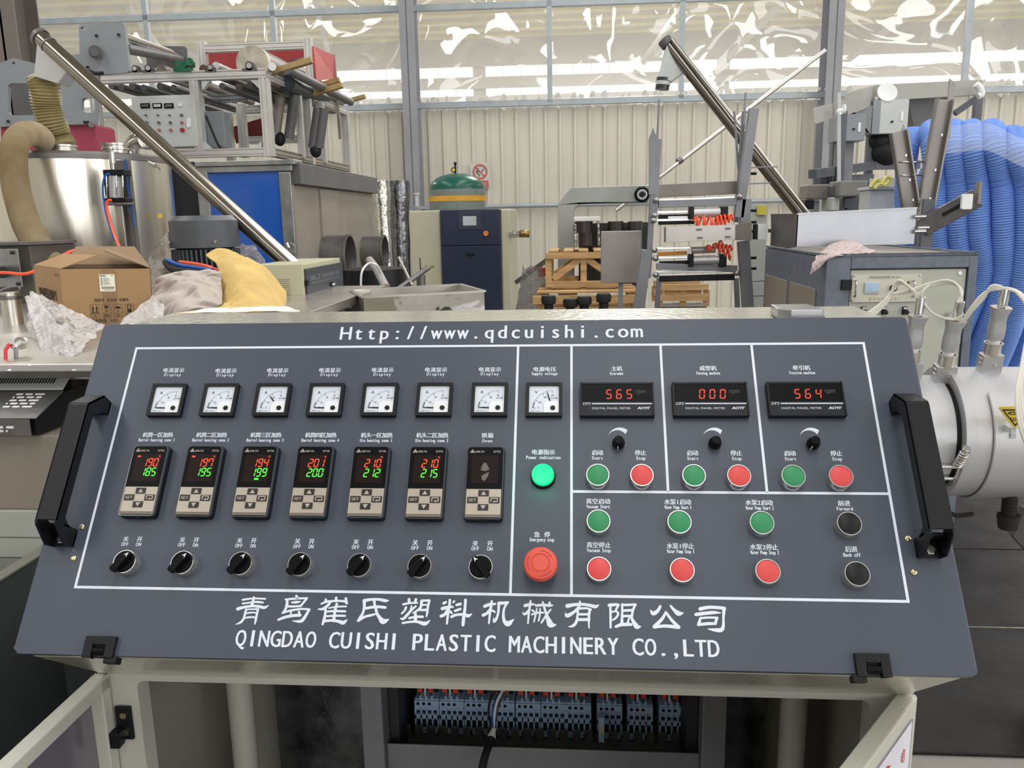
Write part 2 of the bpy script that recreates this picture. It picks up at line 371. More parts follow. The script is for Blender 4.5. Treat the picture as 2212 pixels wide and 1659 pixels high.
# ================================================================== control console
TL = R(53.2555)
PM = Matrix(((1, 0, 0, 0), (0, cos(TL), -sin(TL), 0), (0, sin(TL), cos(TL), 1.28), (0, 0, 0, 1)))   # x right, y up the panel, z out of it
MM = Matrix.Diagonal((.001, .001, .001, 1)); PM = PM @ MM          # the panel is laid out in millimetres
con = thing('control_console', 'slate grey sloping control console with meters, buttons and white lettering', 'control console', (.5, 0, 0))
def pt(name, mb, m, M=PM, par=con, **kw): return build(name, mb, m, par, M, **kw)
YZ = Matrix(((0, 0, 1, 0), (1, 0, 0, 0), (0, 1, 0, 0), (0, 0, 0, 1)))     # prism in the YZ plane, extruded along X
# desk box behind the panel
bx = MB().prism([(.042, 1.303), (.2, 1.306), (.215, 1.298), (.22, .825), (-.095, .825), (-.234, .933)][::-1], -.05, 1.06, YZ)
pt('desk_body', bx, CREAMG, Matrix(), bevel=.006)
panel = pt('front_panel', MB().prism(rrect(-57.5, -418, 1066.5, 37.5, 9), -16, 0), SLATE, bevel=2.6, seg=3)
lines = MB(); lw = 3.2
def ln(x0, y0, x1, y1): lines.box(min(x0, x1) - (lw / 2 if x0 == x1 else 0), max(x0, x1) + (lw / 2 if x0 == x1 else 0), min(y0, y1) - (lw / 2 if y0 == y1 else 0), max(y0, y1) + (lw / 2 if y0 == y1 else 0), 0, .12)
w2 = lw / 2
lines.box(0, 1005.7, -lw, 0, 0, .15).box(0, 1005.7, -339.3, -339.3 + lw, 0, .15).box(0, lw, -339.3, 0, 0, .149).box(1005.7 - lw, 1005.7, -339.3, 0, 0, .149)
for u in (545.7, 618.5): ln(u, -1, u, -338)
for u in (738.2, 858.5): ln(u, -1, u, -209)
ln(618.5, -209, 1004, -209)
pt('printed_border', lines, PRINT)
def L(name, *items): return label(name, con, PM, [dict(zip(('s', 'xc', 'y1', 'y0', 'width'), (i[0], i[1], -i[2], -i[3], i[4])), h=.25, **(i[5] if len(i) > 5 else {})) for i in items])
L('printed_web_address', ('Http://www.qdcuishi.com', 505, -29.5, -9.5, 418, dict(off=.012)))

# company name in clerical script: strokes of varying width read off the photograph (x, y, width), set on the panel
def onpanel(px, py):
    d = ray(px, py); n_ = Vector((0, -sin(TL), cos(TL))); o_ = Vector((0, 0, 1.28)); q = CAM + d * ((o_ - CAM).dot(n_) / d.dot(n_)); return (q.x * 1000, (q - o_).dot(Vector((0, cos(TL), sin(TL)))) * 1000)
CLERK = [
 (500, 1280, '170,112,30 250,98,28 340,90,26 430,92,28 515,96,28|170,168,26 250,158,26 340,145,30 420,145,34 482,154,26|95,250,50 200,222,40 320,206,38 420,212,44 500,230,46 565,196,12|342,75,36 330,130,40 315,190,50|225,260,36 205,330,34 185,400,34 140,455,34 66,485,10|225,258,24 310,254,24 410,252,30|405,258,34 385,340,34 370,420,34 356,482,18|225,320,22 290,306,24 390,308,20|205,386,26 290,375,28 375,380,26|990,50,36 1000,85,56|825,105,30 950,95,34 1080,88,30 1155,85,28|850,120,40 845,190,44 820,260,36 775,315,26|1145,95,34 1100,150,32 1060,200,30|860,212,34 960,212,32 1060,205,34|915,152,20 980,148,40 1045,140,22|785,312,26 900,275,34 1060,250,30 1190,258,34|1185,260,38 1140,340,42 1080,425,50 1020,440,40 930,432,10|715,415,34 820,375,44 940,352,44 1045,345,48|908,300,24 905,350,30|1030,290,34 1038,350,36'),
 (675, 1280, '135,172,26 220,140,34 360,128,30 500,135,36 525,165,34|205,102,32 200,140,40|362,80,38 360,130,42|510,90,40 515,150,48|280,140,32 230,200,40 160,250,42 88,252,18|200,230,38 195,330,38 175,420,44 155,485,34|372,175,38 350,250,44 335,330,42 325,430,48|250,238,20 370,217,26 515,212,26|215,290,28 350,283,34 500,287,34|205,362,28 350,354,34 498,355,32|180,435,40 300,425,40 400,440,48 470,460,60 528,412,14|790,125,54 880,108,42 1000,104,40 1110,124,48 1165,122,10|790,130,50 790,220,42 770,310,38 730,380,44 690,435,28|805,242,44 900,225,42 1000,218,44 1110,228,42|942,130,42 950,200,38|965,240,42 985,320,44 1030,390,58 1080,440,88 1165,408,12|700,430,38 800,370,38 900,345,38 970,325,22'),
 (850, 1285, '150,145,34 250,125,32 365,122,26|237,70,46 240,120,42|342,68,40 330,120,38|192,190,36 170,240,30 125,285,26|340,175,30 275,230,36 215,300,42 150,365,40 105,358,16|275,172,26 262,230,28|430,95,46 420,170,40 390,220,38 300,275,24|430,88,36 550,85,34|548,90,36 525,180,36 515,270,34 503,328,24|430,155,26 520,152,26|400,232,34 500,230,38|335,290,44 335,390,52|240,355,34 340,336,38 445,335,40|140,430,32 260,412,34 370,412,40 480,440,62 556,390,14|765,130,42 800,110,34|860,80,40 850,180,38 830,300,38 815,440,30|745,210,52 850,185,46 905,185,32|905,122,20 925,100,34|820,240,46 780,300,46 725,325,48|865,255,38 890,280,32|960,155,38 1020,140,46|940,245,38 1020,215,38|885,335,42 960,305,40 1080,300,42 1140,320,54 1195,288,12|1098,80,44 1090,200,42 1070,350,50 1060,460,46'),
 (1030, 1285, '228,95,32 215,180,42 200,280,38 185,435,26|120,175,50 200,145,46 280,140,34|200,230,42 150,285,44 98,310,50|240,240,34 275,262,30|335,125,42 330,250,36 305,350,38 262,410,42 260,352,14|335,128,50 410,125,46 475,115,36|465,125,36 420,200,34 405,300,40 420,400,52 480,440,86 566,370,10|820,95,32 805,200,36 790,310,32 780,435,26|735,165,50 810,148,46 880,145,26|800,230,38 750,285,42 712,296,26 705,262,12|845,235,30 870,255,30|905,165,40 1010,155,42 1110,165,40 1160,158,16|915,210,24 895,310,28 872,410,24|965,210,24 960,310,26 942,395,26|840,300,30 920,275,32 1010,272,30|1005,110,28 1030,200,36 1065,310,46 1095,390,76 1130,455,96 1208,458,12|1110,120,36 1105,160,46|1125,225,28 1060,310,32 985,425,28'),
 (1210, 1290, '110,135,64 220,115,50 340,110,44 450,125,48 540,145,54 590,116,10|300,65,26 305,110,46|290,140,40 220,220,44 108,285,60 84,246,18|270,190,38 262,300,34 240,390,44 190,440,42 126,450,10|270,175,38 400,170,32 470,190,32|450,190,42 437,320,38 440,472,20|270,262,36 440,262,36|262,342,46 440,342,46|765,160,34 768,300,36 768,465,32|750,125,54 830,115,46 890,118,40|890,120,36 850,190,32|780,225,26 850,215,32|850,205,32 885,255,34 850,315,34 800,350,26|945,110,34 945,250,34 940,390,46|950,118,38 1060,118,38 1150,108,28|1145,115,42 1110,200,36 1090,310,38|950,205,40 1100,200,40|950,290,38 1090,285,36|850,450,42 940,418,54 1080,418,46|1052,310,24 1030,390,34|1085,310,42 1120,380,54 1170,450,78 1226,450,18'),
 (1395, 1295, '220,105,40 180,175,54 110,215,62 68,158,10|378,98,32 430,160,48 500,215,76 570,206,18|305,195,34 245,300,50 130,415,58|305,195,36 390,310,46 500,425,56|130,420,50 300,405,50 490,425,54|830,145,58 960,120,50 1100,125,50 1200,135,46|1190,150,56 1182,280,38 1180,400,46 1150,465,66 1050,465,52 946,450,12|765,230,54 900,212,54 1040,200,50 1135,205,18|830,285,34 808,375,54|830,285,36 960,276,34 1090,280,36|1085,285,40 1055,370,48|800,385,44 940,370,48 1060,370,42')]
mk = MB(); hh = .12
for ox, oy, st_ in CLERK:
    for s_ in st_.split('|'):
        raw = [tuple(float(v) for v in p.split(',')) for p in s_.split()]
        q = [Vector(r) for r in raw]; sm = []
        for i in range(len(q) - 1):
            a0, a1, a2, a3 = q[max(i - 1, 0)], q[i], q[i + 1], q[min(i + 2, len(q) - 1)]
            for j in range(4): t = j / 4; sm.append(.5 * ((2 * a1) + (a2 - a0) * t + (2 * a0 - 5 * a1 + 4 * a2 - a3) * t * t + (3 * a1 - a0 - 3 * a2 + a3) * t ** 3))
        sm.append(q[-1]); L_, R_ = [], []
        for i, p in enumerate(sm):
            d = (sm[min(i + 1, len(sm) - 1)] - sm[max(i - 1, 0)]); d = Vector((d.x, d.y, 0)).normalized(); nn = Vector((-d.y, d.x, 0)) * max(p.z, 4) / 2; c_ = Vector((p.x, p.y, 0)); L_.append(c_ + nn); R_.append(c_ - nn)
        cv = lambda p: onpanel(ox + p.x / 7.056, oy + p.y / 7.056)
        vs = [(*cv(p), hh) for p in L_] + [(*cv(p), hh) for p in R_]; m_ = len(L_); mk.add(vs, [(i, i + m_, i + 1 + m_, i + 1) for i in range(m_ - 1)]); hh += .004
        for e_ in (sm[0], sm[-1]):
            r_ = max(e_.z, 4) / 2; mk.add([(*cv(Vector((e_.x + r_ * cos(2 * pi * i / 10), e_.y + r_ * sin(2 * pi * i / 10), 0))), hh) for i in range(10)], [tuple(range(10))[::-1]])
pt('printed_company_name', mk, PRINT)
L('printed_company_name', ('QINGDAO CUISHI PLASTIC MACHINERY CO.,LTD', 502.5, 385.5, 403.9, 566, dict(off=.014)))
CN = dict(off=.018); EN = dict(off=.016)
def cap(cn, en, u, vc, ve, wc, we, hc=6.7, he=4.4): L('printed_caption', (cn, u, vc, vc + hc, wc, CN), (en, u, ve, ve + he, we, EN))
for i in range(7): cap('电流显示', 'Display', 67.2 + 73.7 * i - (3 if i < 1 else 1), 34.8 if i else 33.6, 42.4 if i else 41.6, 30, 24)
cap('电源电压', 'Supply voltage', 582.5, 34.8, 42.4, 30, 34.6)
for i, (cn, en) in enumerate((('机筒一区加热', 'Barrel heating zone 1'), ('机筒二区加热', 'Barrel heating zone 2'), ('机筒三区加热', 'Barrel heating zone 3'), ('机筒四区加热', 'Barrel heating zone 4'), ('机头一区加热', 'Die heating zone 1'), ('机头二区加热', 'Die heating zone 2'))):
    cap(cn, en, 63 + 74.8 * i if i < 4 else 288.6 + 74 * (i - 3), 130.6, 139, 41.5, 50 if i < 4 else 42.8)
cap('烘箱', 'Oven', 509.4, 130.7, 139.2, 15, 13)
cap('电源指示', 'Power indication', 582.5, 153.6, 161.9, 29, 43.4)
cap('急 停', 'Emergency stop', 582.5, 261.3, 268.6, 19.5, 29.6)
for u, cn, en, wc, we in ((678.8, '主机', 'Extruder', 14, 17.7), (798.8, '成型机', 'Forming machine', 21.7, 30.3), (919.5, '牵引机', 'Traction machine', 22, 33)): cap(cn, en, u, 34.5, 42.7, wc, we)
for i, u in enumerate((651.4, 706.1, 771.1, 825.5, 891.4, 948)): cap('停止' if i % 2 else '启动', 'Stop' if i % 2 else 'Start', u, 154, 162.3, 13.6, 11.5 if i % 2 else 13.6)
for u, cn, en, wc, we in ((651.5, '真空启动', 'Vacuum Start', 29.4, 28.6), (749.2, '水泵1启动', 'Water Pump Start 1', 31.7, 32.3), (847.5, '水泵2启动', 'Water Pump Start 2', 31.9, 33), (948.4, '前进', 'Forward', 14, 18.4)): cap(cn, en, u, 218.4, 226.2, wc, we)
for u, cn, en, wc, we in ((651.5, '真空停止', 'Vacuum Stop', 28.8, 28.4), (749.3, '水泵1停止', 'Water Pump Stop 1', 31.9, 32), (848.1, '水泵2停止', 'Water Pump Stop 2', 32.2, 33), (949, '后退', 'Back off', 13.4, 19.5)): cap(cn, en, u, 273.4 + (1.2 if cn == '后退' else 0), 280.9 + (1.6 if cn == '后退' else 0), wc, we)
for i in range(7):
    u = 61.9 + 74.7 * i - (1.2 * i if i < 4 else 0) * .1
    u = 62 + (509.8 - 62) / 6 * i
    L('printed_caption', ('关', u - 9.3, 273.4, 280, 6.8, CN), ('开', u + 9, 273.4, 280, 6.8, CN), ('OFF', u - 9, 280.9, 285.4, 9.2, EN), ('ON', u + 9, 280.9, 285.4, 6.3, EN))
for u in (678.7, 798.8, 919.3):       # printed crescent above each potentiometer
    pts = []; N = 14
    for i in range(N + 1):
        t = i / N; a = R(148 - 92 * t); pts.append((u + 2 + 17.5 * cos(a) * 1.0, -144 + 21.5 * sin(a)))
    for i in range(N + 1):
        t = 1 - i / N; a = R(148 - 92 * t); r = 21.5 - 6.5 * t; pts.append((u + 2 + (17.5 - 5 * t) * cos(a), -144 + r * sin(a)))
    pts.pop()
    pt('printed_crescent', MB().prism(pts, .05, .15), PRINT)
# ---- analog panel meters
FACE = mat('meter_face_white', (206, 214, 226), .3, 0, .01); FACE2 = mat('meter_cover_white', (224, 226, 232), .35, 0, .01)
PGLASS = mat('meter_window', (255, 255, 255), .03, 0, .0, trans=1)
def meter(u, v, unit, nums, ang, label_):
    M = PM @ T((u, -v, 0))
    mb = MB().prism(rrect(-24, -24, 24, 24, 1.5), 0, 7.5, holes=[rrect(-19.6, -19.2, 19.6, 19.8, .8)[::-1]])
    b = pt(label_, mb, BLACKP, M, bevel=.8, label='black framed square meter with white %s dial' % ('ammeter' if unit == 'A' else 'voltmeter'))
    build('dial', MB().box(-19.8, 19.8, -19.6, 20, 0, 4.6), FACE, b, M)
    cx, cy = 11, -12.2; mk = MB()
    def tick(a, r0, r1, w): a = R(a); d = Vector((-cos(a), sin(a), 0)); q = Vector((sin(a), cos(a), 0)) * w / 2; o = Vector((cx, cy, 4.7)); mk.add([o + d * r0 - q, o + d * r0 + q, o + d * r1 + q, o + d * r1 - q], [(0, 1, 2, 3)])
    for i in range(37): tick(90 * i / 36, 24, 26.2, .22)
    for t in (0, .3, .65, 1): tick(90 * t, 21.5, 25, .5)
    for i in range(10): tick(2 + i * 2, 24, 26.6, .4)
    kw = dict(h=4.7, mono=False, off=.01)
    lettering(mk, unit, -10.5, 9, 13, 4.2, **kw)
    for t, s in zip((0.02, .3, .65, 1), nums): a = R(90 * t); lettering(mk, s, cx - 18.3 * cos(a), cy + 18.3 * sin(a) - 1.2, cy + 18.3 * sin(a) + 1.4, 1.3 * len(s), **kw)
    lettering(mk, 'AOYI®', 12.8, 1.2, 3.3, 9, slant=.3, **kw); lettering(mk, 'CE', -14.6, -17.2, -15, 3.4, **kw); lettering(mk, '99L1-48', -8.6, -16.8, -15.6, 6, **kw); lettering(mk, 'AC~50Hz 1.5 GB/T7676', -7, -19, -18.1, 17, **kw)
    build('scale_print', mk, INK, b, M)
    a = R(ang); d = Vector((-cos(a), sin(a), 0)); q = Vector((sin(a), cos(a), 0)); o = Vector((cx, cy, 5.2))
    build('needle', MB().add([o - q * .9, o + q * .9, o + d * 20 + q * .8, o + d * 26, o + d * 20 - q * .8], [(0, 1, 2, 3, 4)][:1]), INK, b, M, solid=.3)
    cv = [(-.2, -19.4), (19.7, -19.4), (19.7, -2.4), (4.6, -2.4), (2.6, -3), (.9, -4.4), (0, -6.6)]
    build('movement_cover', MB().prism(cv, 5, 6.2), FACE2, b, M, bevel=.3)
    build('zero_screw', MB().cyl((11.6, -12.4, 5), (11.6, -12.4, 7), 3.3, n=20).box(9, 14.2, -12.7, -12.1, 6.9, 7.2), BLACKP, b, M)
    return b
for i in range(7): meter(67.2 + 73.85 * i, 84.6, 'A', ('0', '10', '20', '30'), 50 if i == 2 else 2, 'ammeter')
meter(582.5, 85, 'V', ('0', '150', '300', '450'), 73, 'voltmeter')
# ---- seven-segment figures
SEG = {'0': 'abcdef', '1': 'bc', '2': 'abged', '3': 'abgcd', '4': 'fgbc', '5': 'afgcd', '6': 'afgecd', '7': 'fabc', '8': 'abcdefg', '9': 'abcdfg'}
def seven(mb, ch, x, y, w, h, t, z, slant=.12):
    g = t * .18
    def q(pts): mb.add([(x + px + slant * py, y + py, z) for px, py in pts], [tuple(range(len(pts)))])
    H = h / 2
    def hor(cy): q([(g + t * .4, cy), (g + t, cy - t / 2), (w - g - t, cy - t / 2), (w - g - t * .4, cy), (w - g - t, cy + t / 2), (g + t, cy + t / 2)])
    def ver(cx, a, b): q([(cx, a + g), (cx + t / 2, a + g + t * .5), (cx + t / 2, b - g - t * .5), (cx, b - g), (cx - t / 2, b - g - t * .5), (cx - t / 2, a + g + t * .5)])
    for s in SEG[ch]:
        if s == 'a': hor(h - t / 2)
        elif s == 'g': hor(H)
        elif s == 'd': hor(t / 2)
        elif s == 'b': ver(w - t / 2, H, h - t * .2)
        elif s == 'c': ver(w - t / 2, t * .2, H)
        elif s == 'f': ver(t / 2, H, h - t * .2)
        elif s == 'e': ver(t / 2, t * .2, H)
LEDR = emit('red_led', (255, 74, 34), 1.0); LEDG = emit('green_led', (84, 255, 70), 1.0); LEDR2 = emit('red_led_dim', (232, 66, 34), .85)
# ---- temperature controllers
KEYB = mat('controller_key', (34, 28, 28), .4); CHAMP = mat('champagne_keypad', (170, 160, 148), .35, .25, .03, 8)
SCRN = mat('smoked_screen', (32, 22, 20), .35, 0, .15, 2, spec=.12); CLEARP = mat('clear_cover_edge', (70, 76, 82), .08, 0, .02, coat=.5)
GREYT = mat('grey_print', (168, 162, 154), .5)
def controller(u, v, red, green, flags):
    M = PM @ T((u, -v, 0))
    b = pt('temperature_controller', MB().prism(rrect(-24.5, -48.5, 24.5, 48.5, 5), 0, 8), BLACKP, M, bevel=1)
    build('cover_shell', MB().prism(rrect(-23.6, -47.6, 23.6, 47.6, 4.5), 8, 12.3, holes=[rrect(-22.6, -46.6, 22.6, 46.6, 4)[::-1]]), CLEARP, b, M)
    build('face_plate', MB().prism(rrect(-22.4, -46.4, 22.4, 46.4, 3.5), 8, 12), BLACKG, b, M, bevel=.5)
    build('latch', MB().box(-6, 6, -49.6, -46, 3, 9), BLACKP, b, M, bevel=.6); build('latch', MB().box(-5, 5, 46.8, 48.9, 6, 9), BLACKP, b, M, bevel=.6)
    build('screen', MB().prism(rrect(-17.2, -1.5, 17.2, 35.5, .8), 12, 12.25), SCRN, b, M)
    build('keypad', MB().box(-21.9, 21.9, -42, -9.2, 12, 12.4), CHAMP, b, M); build('keypad_lip', MB().box(-21.9, 21.9, -45.4, -42.2, 11.2, 12.1), mat('champagne_shade', (112, 104, 96), .4, .2), b, M)
    kp = MB()
    k1 = build('key', MB().prism(rrect(-6.6, -4, 6.6, 4, .5), 12.4, 13), KEYB, b, M @ T((0, -14.6, 0)), bevel=.2)
    for x, y in ((-13.6, -23.6), (13.6, -23.6), (0, -32.8)): dup(k1, M @ T((x, y, 0)) @ WM[k1].inverted(), b)
    z = 13.1
    kp.add([(-3.3, -17, z), (3.3, -17, z), (0, -11.9, z)], [(0, 1, 2)]); kp.add([(-3.3, -30.2, z), (0, -35.6, z), (3.3, -30.2, z)], [(0, 1, 2)])
    lettering(kp, 'SET', -13.6, -25.3, -21.9, 9.4, mono=False, off=.015, h=z)
    for a in ((9, 10.2, -26, -21), (9, 18, -21.8, -20.6), (17, 18.2, -25.4, -20.6), (13.8, 18, -26, -24.8)): kp.add([(a[0], a[2], z), (a[1], a[2], z), (a[1], a[3], z), (a[0], a[3], z)], [(0, 1, 2, 3)])
    kp.add([(14.4, -23.8, z), (14.4, -27, z), (11.8, -25.4, z)], [(0, 2, 1)])
    z = 12.1
    kp.prism([(-20.2, 39.2), (-13.4, 39.2), (-16.8, 44)], z - .1, z, holes=[[(-18.5, 40), (-15.1, 40), (-16.8, 42.4)][::-1]]); kp.prism(circ(-16.6, 40.6, .8, 8), z - .1, z)
    lettering(kp, 'DELTA', -7.3, 39.4, 41.8, 11.4, mono=False, off=.02, h=z, slant=.2); lettering(kp, 'DTK', 15, 39.4, 42, 9.2, mono=False, off=.012, h=z)
    build('printed_marks', kp, GREYT, b, M)
    def figs(s, y, name, m):
        mb = MB(); x = 15.6 - 7.4 * len(s)
        for i, c in enumerate(s): seven(mb, c, x + 7.4 * i - .8, y, 6.2, 11.6, 1.35, 12.35)
        if name == 'red_figures':
            lettering(mb, '℃', 14.5, 31, 33.6, 2.6, mono=False, h=12.35, off=.02, cjk=False)
            if 'R' in flags: mb.add([(-15.4, 31.4, 12.35), (-11, 31.4, 12.35), (-11, 33.6, 12.35), (-15.4, 33.6, 12.35)], [(0, 1, 2, 3)])
        if name == 'green_figures' and 'G' in flags: mb.add([(-1, 1, 12.35), (4.6, 1, 12.35), (4.6, 3.6, 12.35), (-1, 3.6, 12.35)], [(0, 1, 2, 3)])
        build(name, mb, m, b, M)
    if red: figs(red, 18.4, 'red_figures', LEDR); figs(green, 5.4, 'green_figures', LEDG)
    else:
        build('screen_smudge', MB().prism([(-3, 3), (0, 1.2), (4, 7), (5.6, 13), (2, 12), (-4, 8)], 12.25, 12.3), mat('smudge', (92, 88, 84), .4), b, M)
        build('screen_smudge', MB().prism([(-5, 15.6), (1, 14.4), (6, 17), (1.5, 25), (-1.5, 26), (-4.4, 20)], 12.25, 12.3), mat('smudge', (92, 88, 84), .4), b, M)
    return b
for i, (r_, g_, fl) in enumerate((('190', '185', 'R'), ('197', '195', 'R'), ('194', '199', 'G'), ('201', '200', ''), ('210', '212', ''), ('210', '215', ''), ('', '', ''))):
    controller(64.6 + (509.4 - 64.6) / 6 * i, 201.5, r_, g_, fl)
# ---- digital panel meters
def digital(u, v, s):
    M = PM @ T((u, -v, 0))
    b = pt('digital_meter', MB().box(-48, 48, -24, 24, 0, 8), BLACKP, M, bevel=1)
    fr = MB().box(-48, -45.5, -24, 24, 8, 10.5).box(45.5, 48, -24, 24, 8, 10.5).box(-45.5, 45.5, 21, 24, 8, 9.6).box(-45.5, 45.5, -24, -21.6, 8, 9.6)
    build('rim', fr, BLACKP, b, M, bevel=.6)
    build('display_window', MB().box(-45.4, 45.4, -3.2, 20.8, 8, 9), BLACKG, b, M); build('name_strip', MB().box(-45.4, 45.4, -21.4, -3.6, 8, 8.8), mat('meter_strip', (28, 30, 38), .4, spec=.25), b, M)
    mb = MB()
    for i, c in enumerate(s): seven(mb, c, -14.6 + 13.2 * i, 0, 7.4, 13.6, 1.5, 9.15, .1)
    build('red_figures', mb, LEDR2, b, M)
    mk = MB(); kw = dict(mono=False, h=9)
    lettering(mk, 'DP3', -39.4, -8.4, -4.9, 9.4, slant=.15, **kw); mk.box(-32.4, 45.3, -7.4, -5.9, 8.8, 9)
    lettering(mk, 'DIGITAL PANEL METER', -7.4, -14.6, -11.9, 50, off=0, **kw); lettering(mk, 'AOYI', 33, -14.8, -11.4, 14, slant=.25, off=.04, mono=False, h=9); lettering(mk, '®', 42, -12.4, -11, 1.8, **kw)
    build('printed_marks', mk, mat('meter_print', (200, 204, 214), .5), b, M)
    mk = MB(); lettering(mk, 'rpm', 31, 8, 14.5, 12.6, mono=False, h=9.1); build('printed_unit', mk, mat('dim_print', (72, 70, 72), .5), b, M)
for u, s in ((677.5, '565'), (797.3, '000'), (917.8, '564')): digital(u, 86, s)
# ---- push buttons
ringp = [(15.6, 0), (15.6, 2), (14.8, 3), (14.8, 11.5), (14.3, 12.6), (13.3, 12.6), (13.0, 11.8), (13, 10)]
capp = [(13, 10.5), (12.9, 11.9), (12.2, 12.3), (0, 12.4)]
def button(u, v, m, kind, proto={}):
    M = PM @ T((u, -v, 0)); key = kind
    if key in proto: return dup(proto[key], M @ WM[proto[key]].inverted(), con, label=kind + ' push button in satin ring')
    b = pt('push_button', MB().lathe(ringp, 40), SATIN, M, label=kind + ' push button in satin ring'); build('button_cap', MB().lathe(capp, 40), m, b, M); proto[key] = b; return b
for i, u in enumerate((651.3, 705.7, 769.5, 824.1, 889.4, 945.9)): button(u, 191 + .0, RED if i % 2 else GREEN, 'red' if i % 2 else 'green')
for i, u in enumerate((651.4, 748.4, 845.9, 947.5)): button(u, 250, BLACKP if i == 3 else GREEN, 'black' if i == 3 else 'green')
for i, u in enumerate((651.2, 748.4, 847, 948)): button(u, 308 + (1.5 if i == 3 else 0), BLACKP if i == 3 else RED, 'black' if i == 3 else 'red')
# ---- selector knobs
def knob(u, v, ang, proto=[]):
    M = PM @ T((u, -v, 0))
    if proto: b = dup(proto[0], M @ WM[proto[0]].inverted(), con)
    else:
        b = pt('selector_switch', MB().lathe([(15.6, 0), (15.6, 2), (15, 3), (15, 10.5), (14.4, 11.8), (13.6, 11.8), (13.2, 10)], 40), SATIN, M); proto.append(b)
        build('knob', MB().lathe([(13.2, 9), (13.1, 12.2), (12.2, 13), (0, 13)], 36).prism([(-4.3, -14.6), (-2.4, -16.6), (2.4, -16.6), (4.3, -14.6), (3.4, 11), (2.2, 13), (-2.2, 13), (-3.4, 11)], 12.9, 20.5), BLACKG, b, M, bevel=.8)
        z = 20.7
        build('pointer_mark', MB().add([(0, 12.6, z), (-2.4, 6.4, z), (0, 8.4, z), (2.4, 6.4, z)], [(0, 1, 2), (0, 2, 3)]), PRINT, b, M)
    for ch in b.children:
        if ch.name.startswith('knob') or ch.name.startswith('pointer'):
            N = M @ RZ(ang); ch.matrix_basis = WM[b].inverted() @ N; WM[ch] = N
    return b
for i in range(7): knob(64 + (509.8 - 64) / 6 * i, 307.5, 40 if i == 6 else -40)
# ---- lamp, emergency stop, potentiometers
M = PM @ T((582.7, -190.5, 0))
lamp = pt('indicator_lamp', MB().lathe([(15.8, 0), (15.8, 3), (15, 4), (15, 7), (13.6, 7.5)], 40), BLACKP, M, label='lit green power lamp')
build('lens', MB().lathe([(14.2, 6), (14.2, 11.5), (13.2, 13.2), (12, 12.4), (0, 12.4)], 40), emit('green_lens', (6, 232, 146), .9), lamp, M)
pl_ = bpy.data.lights.new('indicator_glow', 'POINT'); pl_.energy = .035; pl_.color = (.03, 1, .35); pl_.shadow_soft_size = .012
po = bpy.data.objects.new('indicator_glow', pl_); C.objects.link(po); po.location = (PM @ Vector((582.7, -194, 30)))
M = PM @ T((582.4, -307, 0))
REDS = mat('mushroom_red', (208, 80, 66), .42, 0, .02)
es = pt('emergency_stop', MB().lathe([(15, 0), (15, 10), (13, 12), (13, 24)], 36), BLACKP, M, label='red mushroom emergency stop button')
build('mushroom_head', MB().lathe([(13, 20), (18.5, 21), (20, 23.5), (20, 29.5), (18.2, 32), (11.6, 33), (11, 32), (9.6, 32), (9.2, 33.2), (0, 33.4)], 48), REDS, es, M)
mb = MB()
for k in range(3):
    a0 = 30 + k * 120; pts = [(15.6 * cos(R(a0 + 6 * j)), 15.6 * sin(R(a0 + 6 * j))) for j in range(11)] + [(14.2 * cos(R(a0 + 6 * j)), 14.2 * sin(R(a0 + 6 * j))) for j in range(10, -1, -1)]
    mb.prism(pts, 32.2, 33)
build('turn_arrow', mb, mat('mushroom_red_dark', (176, 60, 50), .45), es, M)
def pot(u, v, rot, proto=[]):
    M = PM @ T((u, -v, 0))
    if proto: b = dup(proto[0], M @ WM[proto[0]].inverted(), con)
    else:
        b = pt('potentiometer', MB().lathe([(7.4, 0), (7.4, 2.6), (6.2, 2.8)], 6, smooth=False).lathe([(5, 2), (5, 5)], 24), mat('brass_nut', (200, 186, 150), .25, 1), M); proto.append(b)
        fl = []
        for i in range(48): a = 2 * pi * i / 48; r = 7.6 + (.45 if i % 4 < 2 else 0); fl.append((r * cos(a), r * sin(a)))
        build('knob', MB().prism(fl, 4, 9, smooth=False).lathe([(7.9, 9), (6.6, 11), (5.8, 18), (5.2, 19.2), (0, 19.4)], 32), BLACKG, b, M)
        build('pointer_mark', MB().box(-.5, .5, -8.4, -5.6, 4.4, 12), PRINT, b, M)
    for ch in b.children:
        N = M @ RZ(rot); ch.matrix_basis = WM[b].inverted() @ N; WM[ch] = N
for u, r_ in ((678.2, -8), (799, 170), (919.8, -28)): pot(u, 146.5, r_)
